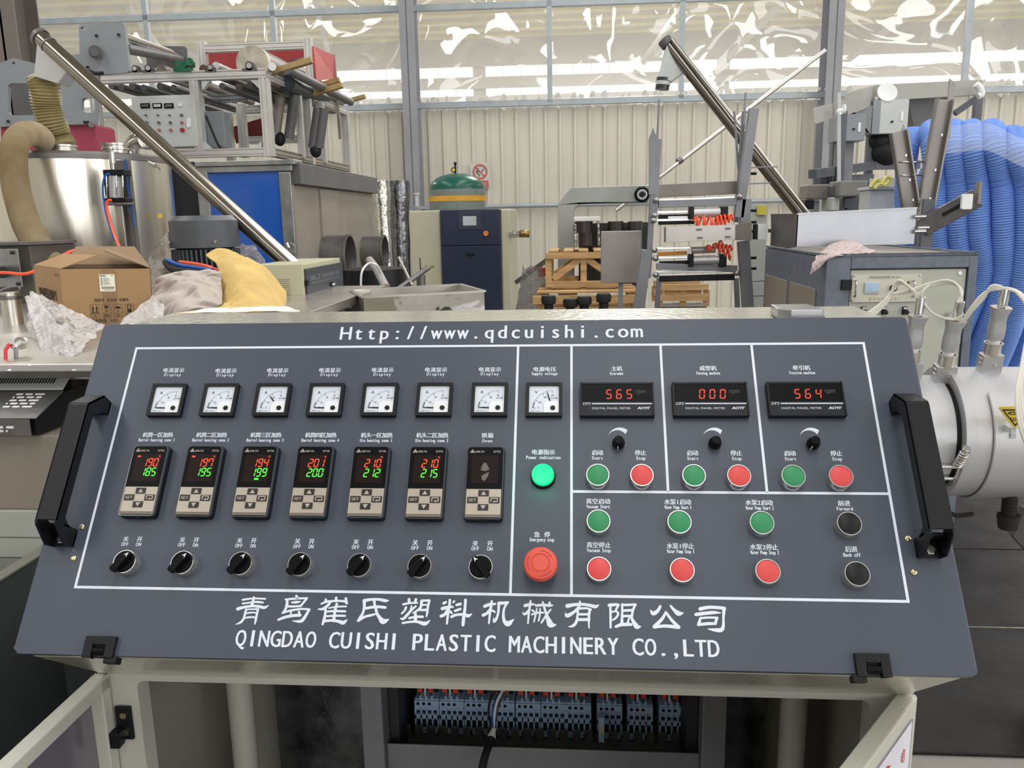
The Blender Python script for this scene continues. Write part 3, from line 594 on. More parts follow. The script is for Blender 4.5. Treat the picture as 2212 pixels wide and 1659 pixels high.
# ---- screws, handles, hinges
def screw(u, v, M0=None, s=1):
    M = M0 or PM @ T((u, -v, 0))
    return pt('screw', MB().lathe([(3.6 * s, 0), (3.4 * s, 1.4 * s), (2 * s, 2.4 * s), (0, 2.6 * s)], 16).box(-2.4 * s, 2.4 * s, -.4 * s, .4 * s, 2 * s, 2.8 * s).box(-.4 * s, .4 * s, -2.4 * s, 2.4 * s, 2 * s, 2.8 * s), mat('yellow_zinc', (214, 200, 160), .25, 1), M)
for u, v in ((-10, 261.3), (-9.8, 301.8), (1016, 264.5), (1016, 304.3)): screw(u, v)
def handle(u, side):
    M = PM @ T((u, 0, 0)); w = 13.5
    out = [(-86, 0), (-84, 20), (-107, 48), (-112, 50), (-266, 50), (-271, 48), (-290, 20), (-288, 0)]; t = 4
    mb = MB()
    # channel section: web on the outside, two flanges facing inward
    S = Matrix(((0, 0, 1, 0), (1, 0, 0, 0), (0, 1, 0, 0), (0, 0, 0, 1)))
    inn = [(-106, 0), (-106, 16), (-119, 32), (-258, 32), (-268, 16), (-268, 0)]
    mb.prism(out[::-1] + inn[:0], 0, .01, M=S) if False else None
    poly = out + inn[::-1]
    for x0, x1 in ((-w, -w + 2.6), (w - 2.6, w)): mb.prism(poly, x0, x1, S)
    for a, b in list(zip(out[1:-3], out[2:-2]))[0:3] + [((-268, 32), (-268, 0))]:
        va, vb = Vector((0, a[0], a[1])), Vector((0, b[0], b[1])); mid = Vector((0, -188, -10)); d = (vb - va).normalized(); nn = Vector((0, d.z, -d.y))
        if nn.dot(mid - va) < 0: nn = -nn
        nn *= 3; q = [(va.y, va.z), (vb.y, vb.z), ((vb + nn).y, (vb + nn).z), ((va + nn).y, (va + nn).z)]; mb.prism(q, -w, w, S)
    for a in (-96, -278): mb.box(-w, w, a - 9, a + 9, 0, 4)
    h = pt('handle', mb, BLACKP, M, bevel=.7, label='black plastic bow handle')
    for v in (-98, -279): build('bolt', MB().lathe([(7, 4), (7, 9), (6, 10), (0, 10)], 6, smooth=False), CHROME, h, M @ T((0, v, 0)), bevel=.5)
handle(-27.5, 0); handle(1036, 1)
def hinge(u, v):
    M = PM @ T((u, -v, 0))
    h = pt('hinge', MB().box(-19, -8, -12, 13, 0, 7).box(8, 19, -12, 13, 0, 7).box(-8, 8, 3, 13, 0, 7).box(-8, 8, -12, 2, 0, 2), BLACKP, M, bevel=1.5, label='black plastic panel hinge')
    build('knuckle', MB().cyl((-7.6, -4, 3.5), (7.6, -4, 3.5), 4.4, n=16), BLACKG, h, M); build('flap', MB().box(-24 if u > 500 else 8, -8 if u > 500 else 24, -18, -10, -10, 5), BLACKP, h, M, bevel=1.5)
hinge(54, 409.5); hinge(953, 409.5)
# ---- lower cabinet: frame, side walls, floor of the recess
W0, W1, YF, YB_, ZT = -.057, 1.066, -.095, .37, .83
cab = MB().prism(rrect(W0, .02, W1, ZT, .003), 0, .03, Matrix(((1, 0, 0, 0), (0, 0, -1, YF + .03), (0, 1, 0, 0), (0, 0, 0, 1))), holes=[rrect(.0, .1, 1.012, .8155, .012)[::-1]])
pt('door_frame', cab, CREAM, Matrix(), bevel=.002)
cb = MB().box(W0, W0 + .004, YF + .03, YB_, .02, ZT).box(W1 - .004, W1, YF + .03, YB_, .02, ZT).box(W0, W1, YB_, YB_ + .004, .02, ZT).box(W0, W1, YF + .03, YB_, .02, .03).box(W0, W1, YF + .2, YB_, ZT - .003, ZT)
pt('cabinet_shell', cb, mat('cabinet_inner_paint', (158, 157, 146), .4, 0, .03), Matrix())
pt('plinth', MB().box(W0 + .02, W1 - .02, YF + .02, YB_, 0, .03), BLACKP, Matrix())
for xx in (.03, .985): pt('round_post', MB().cyl((xx, .16, .03), (xx, .16, .82), .022, n=20), CREAM, Matrix())
pt('mounting_plate', MB().box(.03, .975, .31, .315, .03, .82), GALVB, Matrix())
FG = mat('inner_frame_grey', (122, 124, 130), .4, .1, .04)
for xx, x2 in ((.264, .3), (.826, .864)): pt('inner_frame', MB().box(xx, x2, .1, .24, .03, .82), FG, Matrix(), bevel=.002)
pt('lower_tray', MB().box(.3, .826, .118, .122, .2, P(1190, 1617, .12).z), FG, Matrix(), bevel=.002)
# wiring ducts with fingers
DUCT = mat('duct_plastic', (84, 84, 86), .45, 0, .04)
def duct(z0, z1):
    d = pt('wiring_duct', MB().box(.305, .82, .2, .3, z0 - .006, z0 + .004).box(.305, .82, .198, .202, z0 - .03, z0), DUCT, Matrix(), bevel=.001)
    pr = None
    for k in range(24):
        M = T((.31 + k * .0218, .2, z0))
        if pr is None: pr = build('finger', MB().box(0, .0142, -.001, .0015, 0, z1 - z0), DUCT, d, M, bevel=.001)
        else: dup(pr, M @ WM[pr].inverted(), d)
duct(P(1190, 1606, .2).z, P(1190, 1575, .2).z)
pt('side_duct', MB().box(.302, .318, .14, .3, .3, .82), mat('dark_grille', (44, 44, 48), .5), Matrix())
pt('side_duct', MB().box(.806, .824, .14, .3, .3, .82), mat('dark_grille', (44, 44, 48), .5), Matrix())
# contactors
CBLU = mat('contactor_blue', (178, 206, 240), .45, 0, .03); CDK = mat('contactor_dark', (24, 30, 38), .4)
TERM = mat('terminal_red', (230, 84, 60), .4)
def contactor(x, proto=[]):
    M = T((x, .21, zc)) @ MM
    if proto: return dup(proto[0], M @ WM[proto[0]].inverted(), con)
    mb = MB(); w = 44.6; h0, h1 = -33, 33
    mb.box(-w / 2, w / 2, 6, 60, h0, h1).box(-w / 2, w / 2, 0, 8, -33, -22).box(-w / 2, w / 2, 0, 8, -4, 5)
    for i in range(5): xx = -w / 2 + i * (w - 3.4) / 4; mb.box(xx, xx + 3.4, 0, 8, -33, 20)
    mb.box(-w / 2, w / 2, 2, 8, 17, 31)
    for i in range(3): xx = -11 + i * 10.5; mb.box(xx - 1.8, xx + 1.8, 4, 40, 30, 40); mb.box(xx - 1.8 + 3, xx + 1.8 + 3, 4, 40, -38, -32)
    b = pt('contactor', mb, CBLU, M, bevel=.5); proto.append(b)
    pr = None
    for i in range(4):
        xx = -w / 2 + 3.4 + i * (w - 3.4) / 4
        build('slot', MB().box(xx + .3, xx + 7, 1.5, 6.5, -20, -5), CDK, b, M, bevel=.4)
        build('slot', MB().box(xx + .5, xx + 6.8, 4, 6.6, 6, 10), CDK, b, M)
    for i in range(3): build('terminal_screw', MB().cyl((-15.5 + i * 10.3, 2.4, 25.5), (-15.5 + i * 10.3, 1.2, 25.5), 3, n=12), CDK, b, M)
    build('coil_block', MB().box(-18, 18, 20, 60, 38, 56), BLACKP, b, M)
    for xx in (-14, 6): build('bridge_terminal', MB().box(xx - 4, xx + 5, 12, 30, 42, 50), TERM, b, M)
    build('wire_sleeve', MB().cyl((-4, 12, 34), (-4, 16, 52), 2.2, n=10), WHITE, b, M); build('wire_sleeve', MB().cyl((2, 12, -37), (4, 12, -48), 2.2, n=10), WHITE, b, M)
    return b
zc = P(1190, 1557, .21).z
for px in (922, 976, 1030, 1085, 1141, 1196, 1250, 1317, 1383, 1452): contactor(P(px, 1548, .21).x)
# small relay block hanging in front
rb = pt('relay_block', MB().box(-5, 5, -8, 8, -24, 24), CBLU, T(P(1299, 1572, .19)) @ MM, bevel=.6)
build('relay_insert', MB().box(-4.4, 4.4, -8.6, -7.9, -6, 8), mat('beige_insert', (206, 200, 176), .5), rb, WM[rb])
# cable that comes out and splits
def path(pts, k=6):
    pts = [Vector(p) for p in pts]; out = []
    for i in range(len(pts) - 1):
        p0, p1, p2, p3 = pts[max(i - 1, 0)], pts[i], pts[i + 1], pts[min(i + 2, len(pts) - 1)]
        for j in range(k):
            t = j / k; out.append(.5 * ((2 * p1) + (p2 - p0) * t + (2 * p0 - 5 * p1 + 4 * p2 - p3) * t * t + (3 * p1 - p0 - 3 * p2 + p3) * t ** 3))
    return out + [pts[-1]]
def pp(*a): return [P(*q) for q in a]
cable = tag(build('mains_cable', MB().tube(path(pp((1030, 1720, .02), (1046, 1640, .05), (1058, 1605, .08), (1066, 1578, .1))), .0065, 12), BLACKR), 'black sheathed cable rising in front of the contactors in the console', 'cable')
for nm, m, pts in (('core_black', BLACKR, ((1066, 1578, .1), (1056, 1545, .1), (1060, 1510, .11), (1082, 1478, .12))), ('core_blue', BLUEC, ((1066, 1578, .1), (1064, 1548, .1), (1070, 1515, .11), (1086, 1482, .13))),
                   ('core_white', WHITE, ((1066, 1578, .1), (1068, 1545, .1), (1075, 1512, .1), (1094, 1478, .12))), ('core_grey', GREYD, ((1067, 1576, .1), (1075, 1530, .12), (1090, 1500, .13), (1118, 1478, .14)))):
    build(nm.replace('core_', '') + '_core', MB().tube(path(pp(*pts)), .0021, 8), m, cable)
build('frayed_end', MB().cyl(P(1062, 1592, .088), P(1067, 1574, .1), .0072, .004, n=12), WHITE, cable)
# doors
INNER = mat('door_inner_film', (128, 122, 134), .2, .3, .04, 2, coat=.3)
def door(hx, ang, side):
    M = T((hx, YF - .004, .03)) @ RZ(ang); s = 1 if side == 'L' else -1; wd_ = .54
    x0, x1 = (0, wd_) if s > 0 else (-wd_, 0)
    d = pt('cabinet_door', MB().box(x0, x1, -.003, .0, 0, .797).box(x0, x1, 0, .02, .777, .797).box(x0, x1, 0, .02, 0, .02).box(x0, x0 + .02 if s > 0 else x0 + .02, 0, .02, 0, .797).box(x1 - .02, x1, 0, .02, 0, .797), CREAM, M, bevel=.0018)
    build('door_lining', MB().box(x0 + .02, x1 - .02, .0, .001, .02, .777), INNER, d, M)
    return d, M
dl, ML = door(W0 - .0, -91, 'L')
dr, MR = door(W1 + .0, 52, 'R')
# door hinge block on the left stile
hb = pt('cabinet_hinge', MB().box(-.012, .012, -.006, 0, -.026, .026), BLACKP, T(P(272, 1558, YF)), bevel=.002)
Mh = T(P(272, 1558, YF))
for dz in (.014, -.013): build('screw', MB().cyl((.002, -.006, dz), (.002, -.009, dz), .0048, n=14), mat('yellow_zinc', (214, 200, 160), .25, 1), hb, Mh @ T((0, 0, 0)))
build('hinge_arm', MB().box(-.03, .0, -.022, -.006, -.03, -.006), BLACKP, hb, Mh, bevel=.002); build('hinge_pin', MB().cyl((-.026, -.014, -.008), (-.026, -.014, .022), .0042, n=14), CHROME, hb, Mh)
# warning label on the right door
Ml = MR @ T((-.02, -.0042, .787)) @ RX(90)
wl = build('warning_label', MB().box(-.2, 0, -.16, -.012, -.0004, .0004), mat('label_white', (212, 212, 224), .4), dr, Ml)
mb = MB(); Mk = Ml
lettering(mb, '警告', -.11, -.055, -.03, .06, off=.02, h=.0008); lettering(mb, 'WARNING', -.11, -.066, -.06, .05, mono=False, h=.0008); lettering(mb, '电', -.03, -.06, -.04, .016, h=.0008)
build('label_heading', mb, mat('label_red', (196, 66, 46), .5), wl, Mk)
mb = MB()
for k in range(11): mb.box(-.19, -.012 - .02 * ((k * 7) % 3), -.08 - .007 * k, -.0775 - .007 * k, .0004, .0008)
mb.prism([(-.2, -.16), (0, -.16), (0, -.012), (-.2, -.012)], .0002, .0006, holes=[[(-.199, -.159), (-.001, -.159), (-.001, -.013), (-.199, -.013)][::-1]])
build('label_text', mb, INK, wl, Mk)
build('label_triangle', MB().prism([(-.192, -.062), (-.158, -.062), (-.175, -.032)], .0004, .0009), mat('sign_yellow', (226, 206, 40), .4), wl, Mk)
# ribbed alloy block on the desk top
b0 = P(1683, 688, .05); b1 = P(1779, 688, .05); zt_ = 1.3058
blk = thing('machined_block', 'small machined aluminium block lying on the console top near the right end', 'metal block', ((b0.x + b1.x) / 2, .07, zt_))
bp_ = build('block', MB().prism([(b0.x, .06), (b0.x + .014, .045), (b1.x - .002, .045), (b1.x, .05), (b1.x - .004, .12), (b0.x + .004, .12)], zt_, zt_ + .013), mat('milled_aluminium', (176, 176, 178), .25, .9, .05, 8), blk, bevel=.001)
build('base_plate', MB().prism([(b0.x - .001, .06), (b0.x + .014, .044), (b1.x, .044), (b1.x + .001, .05), (b1.x - .004, .121), (b0.x + .004, .121)], zt_, zt_ + .004), GALV, blk)
# ================================================================== left: extruder cover, platform and what stands on it
def W(name, mb, m, par=None, M=None, **kw): return build(name, mb, m, par, M, **kw)
XL = -1.7
def yz(y, Y): return (Y, P(60, y, Y).z)
cov = thing('heater_cover', 'stainless heater cover with slotted strip and perforated sloping panel, left of console', 'machine cover', (-.7, .5, 1.0))
zt1 = P(60, 787, .33).z
W('platform', MB().box(XL, -.14, .33, 2.14, zt1 - .03, zt1), STEEL, cov, bevel=.002)
a, b = yz(789, .33), yz(801, .27); c_, d_ = yz(803, .27), yz(816, .275)
W('lid_lip', MB().prism([a, b, c_, d_, (d_[0] + .012, d_[1]), (a[0] + .03, a[1] - .02)][::-1], XL, -.24, YZ), STEELD, cov, bevel=.001)
strip_a, strip_b = Vector((0, *yz(815, .325))), Vector((0, *yz(843, .298)))
def slab(p, q, x0, x1, t, holes=()):   # plate between two YZ points; local x along X, local y down the slope
    d = (q - p); Lh = d.length; d.normalize(); M = Matrix(((1, 0, 0, 0), (0, d.y, -d.z, p.y), (0, d.z, d.y, p.z), (0, 0, 0, 1)))
    return MB().prism([(x0, 0), (x1, 0), (x1, Lh), (x0, Lh)], -t, 0, holes=[h[::-1] for h in holes]), M, Lh
hs = []
mb, M, Lh = slab(strip_a, strip_b, XL, -.318, .0015, hs); W('slotted_strip', mb, GREYL, cov, M); sl_ = MB()
for k in range(60): sl_.prism(rrect(-.345 - .0054 * k, .004, -.3422 - .0054 * k, .0175, .0012, 2), -.0021, -.0015)
W('strip_slots', sl_, BLACKR, cov, M, kind='stuff')
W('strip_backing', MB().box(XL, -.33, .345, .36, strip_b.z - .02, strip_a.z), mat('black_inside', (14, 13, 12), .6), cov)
p0, p1 = Vector((0, *yz(846, .30))), Vector((0, *yz(905, .215)))
hs = []
for g in range(3):
    for r_ in range(5):
        y = .009 + r_ * .0105; x = -.347 - .105 * g - .0
        for k, w in enumerate(((.019, .0145, .0135) if r_ % 2 == 0 else (.0105, .0145, .0145, .004))):
            hs.append(rrect(x - w, y, x, y + .0052, .0024, 3)); x -= w + .0042
mb, M, Lh = slab(p0, p1, XL, -.318, .0015); pp_ = W('perforated_panel', mb, STEELD, cov, M)
for h_ in hs: W('slot', MB().prism(h_, -.0019, -.0015), WHITE, pp_, M)
p2 = Vector((0, *yz(941, .215))); hs = []
for g in range(2):
    x = -.36 - .11 * g
    for w in (.0145, .0125, .016): hs.append(rrect(x - w, .0125, x, .017, .0022, 3)); x -= w + .005
    x = -.372 - .11 * g
    for w in (.004, .011, .009): hs.append(rrect(x - w, .0195, x, .0235, .002, 3)); x -= w + .004
mb, M, Lh = slab(p1, p2, XL, -.33, .0015); pp_ = W('front_face', mb, STEELD, cov, M)
for h_ in hs: W('slot', MB().prism(h_, -.0019, -.0015), WHITE, pp_, M)
W('cover_end', MB().prism([(p0.y + .02, p0.z - .004), (p1.y + .01, p1.z - .003), (p2.y + .01, p2.z), (.6, p2.z), (.6, p0.z)], -.332, -.328, YZ), BLACKP, cov)
for px in (64, 160, 20): W('screw', MB().lathe([(.004, 0), (.003, .002), (0, .0026)], 12), CHROME, cov, T(P(px, 790 if px == 64 else 800, .33 if px == 64 else .275)))
bas = thing('extruder_stand', 'beige extruder base with pale lower steps, seen left of the console door', 'machine base', (-.8, .5, 0))
zb = P(60, 941, .24).z; zs = [P(60, y, .24).z for y in (1101, 1161, 1206)]
W('body', MB().box(XL, -.3, .24, 1.25, zs[0], zb), TAUPE, bas, bevel=.003)
LGB = mat('pale_green_grey', (172, 176, 168), .4, 0, .02)
W('step', MB().box(XL, -.27, .235, 1.25, zs[1] + .001, zs[0]), LGB, bas, bevel=.003); W('step', MB().box(XL, -.27, .238, 1.25, zs[2] + .001, zs[1]), LGB, bas, bevel=.003); W('plinth', MB().box(XL, -.27, .24, 1.25, 0, zs[2]), mat('grey_green_plinth', (140, 144, 138), .45, 0, .02), bas, bevel=.003)
gd = thing('side_guard', 'dark grey green steel guard sheet with pale top edge at lower left', 'guard', (-.33, -.3, 0))
zg = P(40, 1232, .1).z + 0; zg = PX(40, 1230, -.33).z
W('sheet', MB().box(-.336, -.33, -.55, .232, .0, zg - .0), mat('green_grey_sheet', (66, 72, 72), .45, 0, .08, 2), gd); W('dark_fill_sheet', MB().box(-.33, -.075, .215, .221, 0, zg - .04), mat('green_grey_sheet', (66, 72, 72), .45, 0, .08, 2), gd); W('top_edge', MB().box(-.352, -.328, -.55, .233, zg, zg + .003), mat('sheet_edge', (128, 126, 118), .4), gd)  # second sheet is added to fill the gap up to the cabinet with dark
# red handled ball valve
v0 = P(34, 748, .42)
val = thing('ball_valve', 'small chromed ball valve with a red lever on the stainless platform', 'valve', v0)
W('body', MB().cyl(v0 + Vector((0, .02, .006)), v0 + Vector((0, -.01, 0)), .006, n=14).ball(v0 + Vector((0, -.004, 0)), .008), CHROME, val)
W('spout', MB().tube([v0, v0 + Vector((.008, -.012, -.006)), v0 + Vector((.012, -.02, -.022))], .004, 10), STEELD, val)
W('lever', MB().tube([v0 + Vector((-.004, -.012, .006)), v0 + Vector((-.006, -.022, -.004)), v0 + Vector((-.003, -.03, -.024))], .0035, 10), mat('red_lever', (196, 40, 48), .35), val)
W('flange', MB().cyl(v0 + Vector((0, .022, .004)), v0 + Vector((0, .014, .004)), .013, n=20), STEEL, val)
# upright steel tube
v0 = PZ(30, 700, zt1)
st = thing('steel_canister', 'small upright stainless canister with clamp ring behind the crumpled film at left', 'canister', v0)
W('body', MB().cyl(v0, v0 + Vector((0, 0, .085)), .024, n=28), STEEL, st); W('clamp_ring', MB().cyl(v0 + Vector((0, 0, .066)), v0 + Vector((0, 0, .076)), .0262, n=28).tube([v0 + Vector((.026 * cos(t), .026 * sin(t), .088 + .01 * sin(t))) for t in [i * .35 for i in range(15)]], .0025, 8), STEELD, st)
# gearbox with galvanised plate
vb = RC(-60, 530, 75, 690, 1.55)
gb = thing('drive_box', 'dark steel drive box with galvanised plate and black knob at left edge', 'machine housing', (vb[0], 1.6, zt1))
W('housing', MB().box(vb[0] - .2, vb[1], 1.55, 1.8, .4, vb[3]), mat('housing_grey', (88, 86, 80), .4, .3, .08), gb, bevel=.004)
vb2 = RC(-30, 538, 43, 620, 1.5); W('plate', MB().box(vb2[0], vb2[1], 1.5, 1.505, vb2[2], vb2[3]), GALV, gb, bevel=.001)
for px, py in ((25, 546), (38, 614)): W('screw', MB().cyl(P(px, py, 1.5), P(px, py, 1.492), .006, n=12), INK, gb)
W('knob', MB().cyl(P(4, 588, 1.5), P(4, 588, 1.45), .02, .016, n=20), BLACKR, gb)
W('lid', MB().box(vb[0] - .2, vb[1] + .01, 1.53, 1.8, vb[3], vb[3] + .01), STEELD, gb)
tag(W('orange_air_hose', MB().tube(path(pp((-60, 589, 1.42), (10, 589, 1.42), (62, 590, 1.4), (120, 560, 1.5), (165, 540, 1.6), (215, 548, 1.6))), .005, 10), ORANGE), 'orange air hose running straight across to the cardboard box at left', 'hose')
# cardboard box
ang = 47; A = PZ(144, 690, zt1); A = Vector((P(132, 640, .93).x, .93, zt1 + .003)); BW, BD, BH = .216, .25, .142
bxo = thing('cardboard_box', 'brown open cardboard box printed with handling symbols and a white label', 'box', A)
ca, sa = cos(R(30)), sin(R(30))
MBX = T(A) @ RZ(30) @ Matrix.Rotation(R(2), 4, 'Y')
SK = Matrix(((1, -.2, 0, 0), (0, 1, 0, 0), (0, 0, 1, 0), (0, 0, 0, 1)))
t = .003
W('wall', MB().box(0, BW, 0, t, 0, BH), CARD, bxo, MBX, bevel=.0008); W('wall', MB().box(0, t, 0, BD, 0, BH), CARD, bxo, MBX @ RZ(18), bevel=.0008)
W('wall', MB().box(BW - t, BW, 0, BD, 0, BH), CARD, bxo, MBX); W('wall', MB().box(-.075, BW, BD - t, BD, 0, BH), CARDD, bxo, MBX)
W('flap', MB().hexa([(0, 0, BH), (-.076, .236, BH), (.0, .25, BH + .03), (.09, .08, BH + .032)], [(0, 0, BH + .003), (-.076, .236, BH + .003), (.0, .25, BH + .033), (.09, .08, BH + .035)]), CARD, bxo, MBX)
W('flap', MB().hexa([(BW, 0, BH), (BW, .25, BH), (.11, .26, BH + .045), (.105, .06, BH + .044)], [(BW, 0, BH + .003), (BW, .25, BH + .003), (.11, .26, BH + .048), (.105, .06, BH + .047)]), CARDD, bxo, MBX)
W('flap', MB().hexa([(0, BD, BH), (BW, BD, BH), (BW - .03, BD + .06, BH + .05), (.03, BD + .06, BH + .05)], [(0, BD, BH + .003), (BW, BD, BH + .003), (BW - .03, BD + .06, BH + .053), (.03, BD + .06, BH + .053)]), CARDD, bxo, MBX)
MF = MBX @ T((0, -.0006, 0)) @ RX(90) @ Matrix.Diagonal((.826, 1, 1, 1))
W('parcel_tape', MB().box(.116, .156, .0, BH, 0, .0004), mat('brown_tape', (140, 106, 72), .3), bxo, MF)
W('address_label', MB().box(.108, .153, .083, .128, .0004, .0009), mat('paper_label', (226, 226, 208), .6), bxo, MF)
mk = MB(); lettering(mk, 'SINEE', .119, .1225, .1262, .017, mono=False, off=.03, h=.0011); lettering(mk, '80', .146, .1225, .1262, .006, mono=False, h=.0011)
for k in range(7): mk.box(.112, .1175, .0985 + k * .0032, .1 + k * .0032, .0009, .0011); mk.box(.12, .12 + .004 * (3 + (k * 5) % 3), .1003 + k * .003, .1012 + k * .003, .0009, .0011)
for k in range(22): mk.box(.113 + k * .0017, .1136 + k * .0017 + .0003 * (k % 3), .0895, .0955, .0009, .0011)
mk.box(.12, .15, .0865, .0875, .0009, .0011)
W('label_print', mk, INK, bxo, MF)
mk = MB(); BR = dict(off=.01, h=.0006)
lettering(mk, '固技术 保品质 优服务', .14, .056, .064, .1, **BR); lettering(mk, '服务热线：400-', .117, .001, .0105, .08, **BR)
for k in range(4):
    x = .076 + k * .0335; w = .026; mk.prism([(x, .014), (x + w, .014), (x + w, .049), (x, .049)], .0004, .0007, holes=[[(x + .0007, .0147), (x + w - .0007, .0147), (x + w - .0007, .0483), (x + .0007, .0483)][::-1]]); mk.box(x, x + w, .0235, .0241, .0004, .0007)
    if k == 0:
        for xx in (x + .0075, x + .0185): mk.prism([(xx - .0018, .029), (xx + .0018, .029), (xx + .0018, .04), (xx + .003, .04), (xx, .0445), (xx - .003, .04), (xx - .0018, .04)], .0004, .0007)
        mk.box(x + .003, x + .023, .0262, .0278, .0004, .0007)
    if k == 1: mk.prism([(x + .006, .045), (x + .02, .045), (x + .019, .041), (x + .0137, .0378), (x + .0137, .03), (x + .018, .0285), (x + .008, .0285), (x + .0123, .03), (x + .0123, .0378), (x + .007, .041)], .0004, .0007)
    if k == 2:
        pts = [(x + 0.013 + .009 * cos(R(a_)), .037 + .006 * sin(R(a_))) for a_ in range(0, 181, 15)]; mk.prism(pts, .0004, .0007); mk.box(x + .0125, x + .0135, .029, .037, .0004, .0007); mk.box(x + .0125, x + .0165, .0285, .0295, .0004, .0007)
    if k == 3: mk.box(x + .007, x + .019, .0262, .034, .0004, .0007); mk.prism([(x + .007, .035), (x + .019, .035), (x + .019, .046), (x + .007, .046)], .0004, .0007, holes=[[(x + .009, .036), (x + .017, .036), (x + .017, .045), (x + .009, .045)][::-1]])
    lettering(mk, ('向上', '易碎物品', '防雨', '堆码极限')[k], x + w / 2, .0165, .021, (.009, .017, .009, .017)[k], **BR)
W('carton_print', mk, INK, bxo, MF)
MS = MBX @ RZ(18) @ T((-.0006, 0, 0)) @ RZ(-90) @ RX(90)
mk = MB(); lettering(mk, 'SINEE|', -.168, .058, .084, .085, mono=False, off=.02, h=.0006, cjk=False); lettering(mk, '正弦电气', -.085, .057, .083, .075, off=.02, h=.0006); lettering(mk, 'EM600 4KW', -.1, .036, .05, .12, mono=False, off=.02, h=.0006); lettering(mk, 'OUT. NO.', -.03, .122, .129, .04, mono=False, h=.0006)
W('carton_print', mk, INK, bxo, MS)
# crinkled plastic wraps
def film_mat(name, rgb, al, rough=.16):
    if name in MATS: return MATS[name]
    m = mat(name, rgb, rough, 0, .05, 10, 1.0, 55, spec=1.0, alpha=al); return m
FILMW = film_mat('bubble_film', (214, 212, 212), .62); FILMG = film_mat('grey_brown_film', (126, 118, 108), .72); FILMC = film_mat('thin_clear_film', (205, 208, 212), .22, .08)
def noise3(x, y, z, s):
    return (sin(x * s * 1.7 + 1.3 * sin(y * s * 2.1 + z * s)) + .6 * sin(y * s * 3.1 + 1.7 * sin(x * s * 2.7)) + .35 * sin((x - y + z) * s * 6.3 + 2 * sin(x * s * 5))) / 2
def crumple(c4, amp=.02, s=30, nu=30, nv=24, sag=0):
    a, b, c, d = [Vector(p) for p in c4]; nn = (b - a).cross(d - a).normalized()
    def fn(u, v):
        p = a * (1 - u) * (1 - v) + b * u * (1 - v) + c * u * v + d * (1 - u) * v
        k = noise3(p.x, p.y, p.z, s); edge = .4 + 1.2 * min(u, 1 - u, v, 1 - v)
        return p + nn * amp * k * edge + Vector((0, 0, sag * sin(pi * u) * sin(pi * v)))
    return MB().grid(fn, nu, nv)
f1 = thing('bubble_wrap', 'crumpled translucent bubble wrap spread in front of the cardboard box', 'plastic wrap', P(150, 740, .5))
W('sheet', crumple([P(64, 625, .9), P(230, 705, .62), P(150, 775, .4), P(60, 725, .7)], .02, 38), FILMW, f1)
W('fold', crumple([P(52, 640, .8), P(75, 632, .85), P(170, 765, .42), P(100, 790, .42)], .015, 44), FILMW, f1)
f2 = tag(W('bubble_wrap', crumple([P(252, 702, .72), P(330, 640, .85), P(355, 660, .9), P(350, 705, .75)], .015, 45), FILMW), 'strip of bubble wrap in front of the box corner beside the cloth', 'plastic wrap')
f3 = tag(W('plastic_wrap', crumple([P(296, 575, 1.9), P(364, 494, 1.95), P(372, 600, 1.7), P(325, 640, 1.5)], .03, 18), FILMG), 'grey brown plastic sheeting bunched between the steel drum and the motor', 'plastic wrap')
f4 = tag(W('plastic_wrap', crumple([P(508, 525, 2.2), P(548, 532, 2.25), P(578, 570, 2.1), P(515, 580, 2.0)], .03, 18), FILMG), 'grey brown plastic sheeting bunched beside the motor under the steel pipe', 'plastic wrap')
f5 = tag(W('white_sheet', crumple([P(390, 676, .72), P(650, 672, .72), P(620, 662, .95), P(470, 664, .95)], .006, 20), mat('white_sheet', (222, 220, 216), .6)), 'thin white sheet lying under the yellow sack', 'cloth')
# yellow sack, grey cloth
def heap(name, label_, cat, c4rows, m, amp, s, nu=64, nv=48, thick=.004):
    rows = [[Vector(p) for p in r] for r in c4rows]
    def row(r, u): q = path(r, 8); i = u * (len(q) - 1); k = min(int(i), len(q) - 2); return q[k].lerp(q[k + 1], i - k)
    def fn(u, v):
        col = [row(r, u) for r in rows]; q = path(col, 6); i = v * (len(q) - 1); k = min(int(i), len(q) - 2); p = q[k].lerp(q[k + 1], i - k)
        return p + Vector((.4, -1, .5)) * amp * noise3(p.x, p.y, p.z, s)
    return tag(W(name, MB().grid(fn, nu, nv), m, solid=thick), label_, cat)
SACK = mat('yellow_sackcloth', (204, 174, 108), .8, 0, .07, 9, .9, 16)
heap('yellow_sack', 'yellow cloth sack draped behind the console top, open to the left', 'sack',
     [pp((445, 552, 1.55), (470, 540, 1.6), (505, 545, 1.6), (530, 560, 1.62)), pp((470, 575, 1.42), (505, 570, 1.4), (545, 568, 1.45), (572, 578, 1.6)),
      pp((478, 615, 1.3), (520, 610, 1.22), (570, 600, 1.35), (608, 620, 1.6)), pp((478, 652, 1.22), (525, 640, 1.1), (575, 635, 1.2), (618, 634, 1.55)), pp((455, 672, 1.05), (520, 674, .95), (590, 672, 1.05), (616, 672, 1.4))], SACK, .012, 17)
heap('yellow_sack_hem', 'folded yellow hem of the sack lying towards the box', 'sack', [pp((366, 680, .8), (420, 672, .85), (475, 664, .95), (484, 655, 1.05)), pp((366, 686, .76), (420, 680, .8), (480, 676, .85), (520, 672, .9))], SACK, .002, 30, 20, 6)
CLOTH = mat('grey_lilac_cloth', (178, 168, 162), .85, 0, .04, 8, .25, 20)
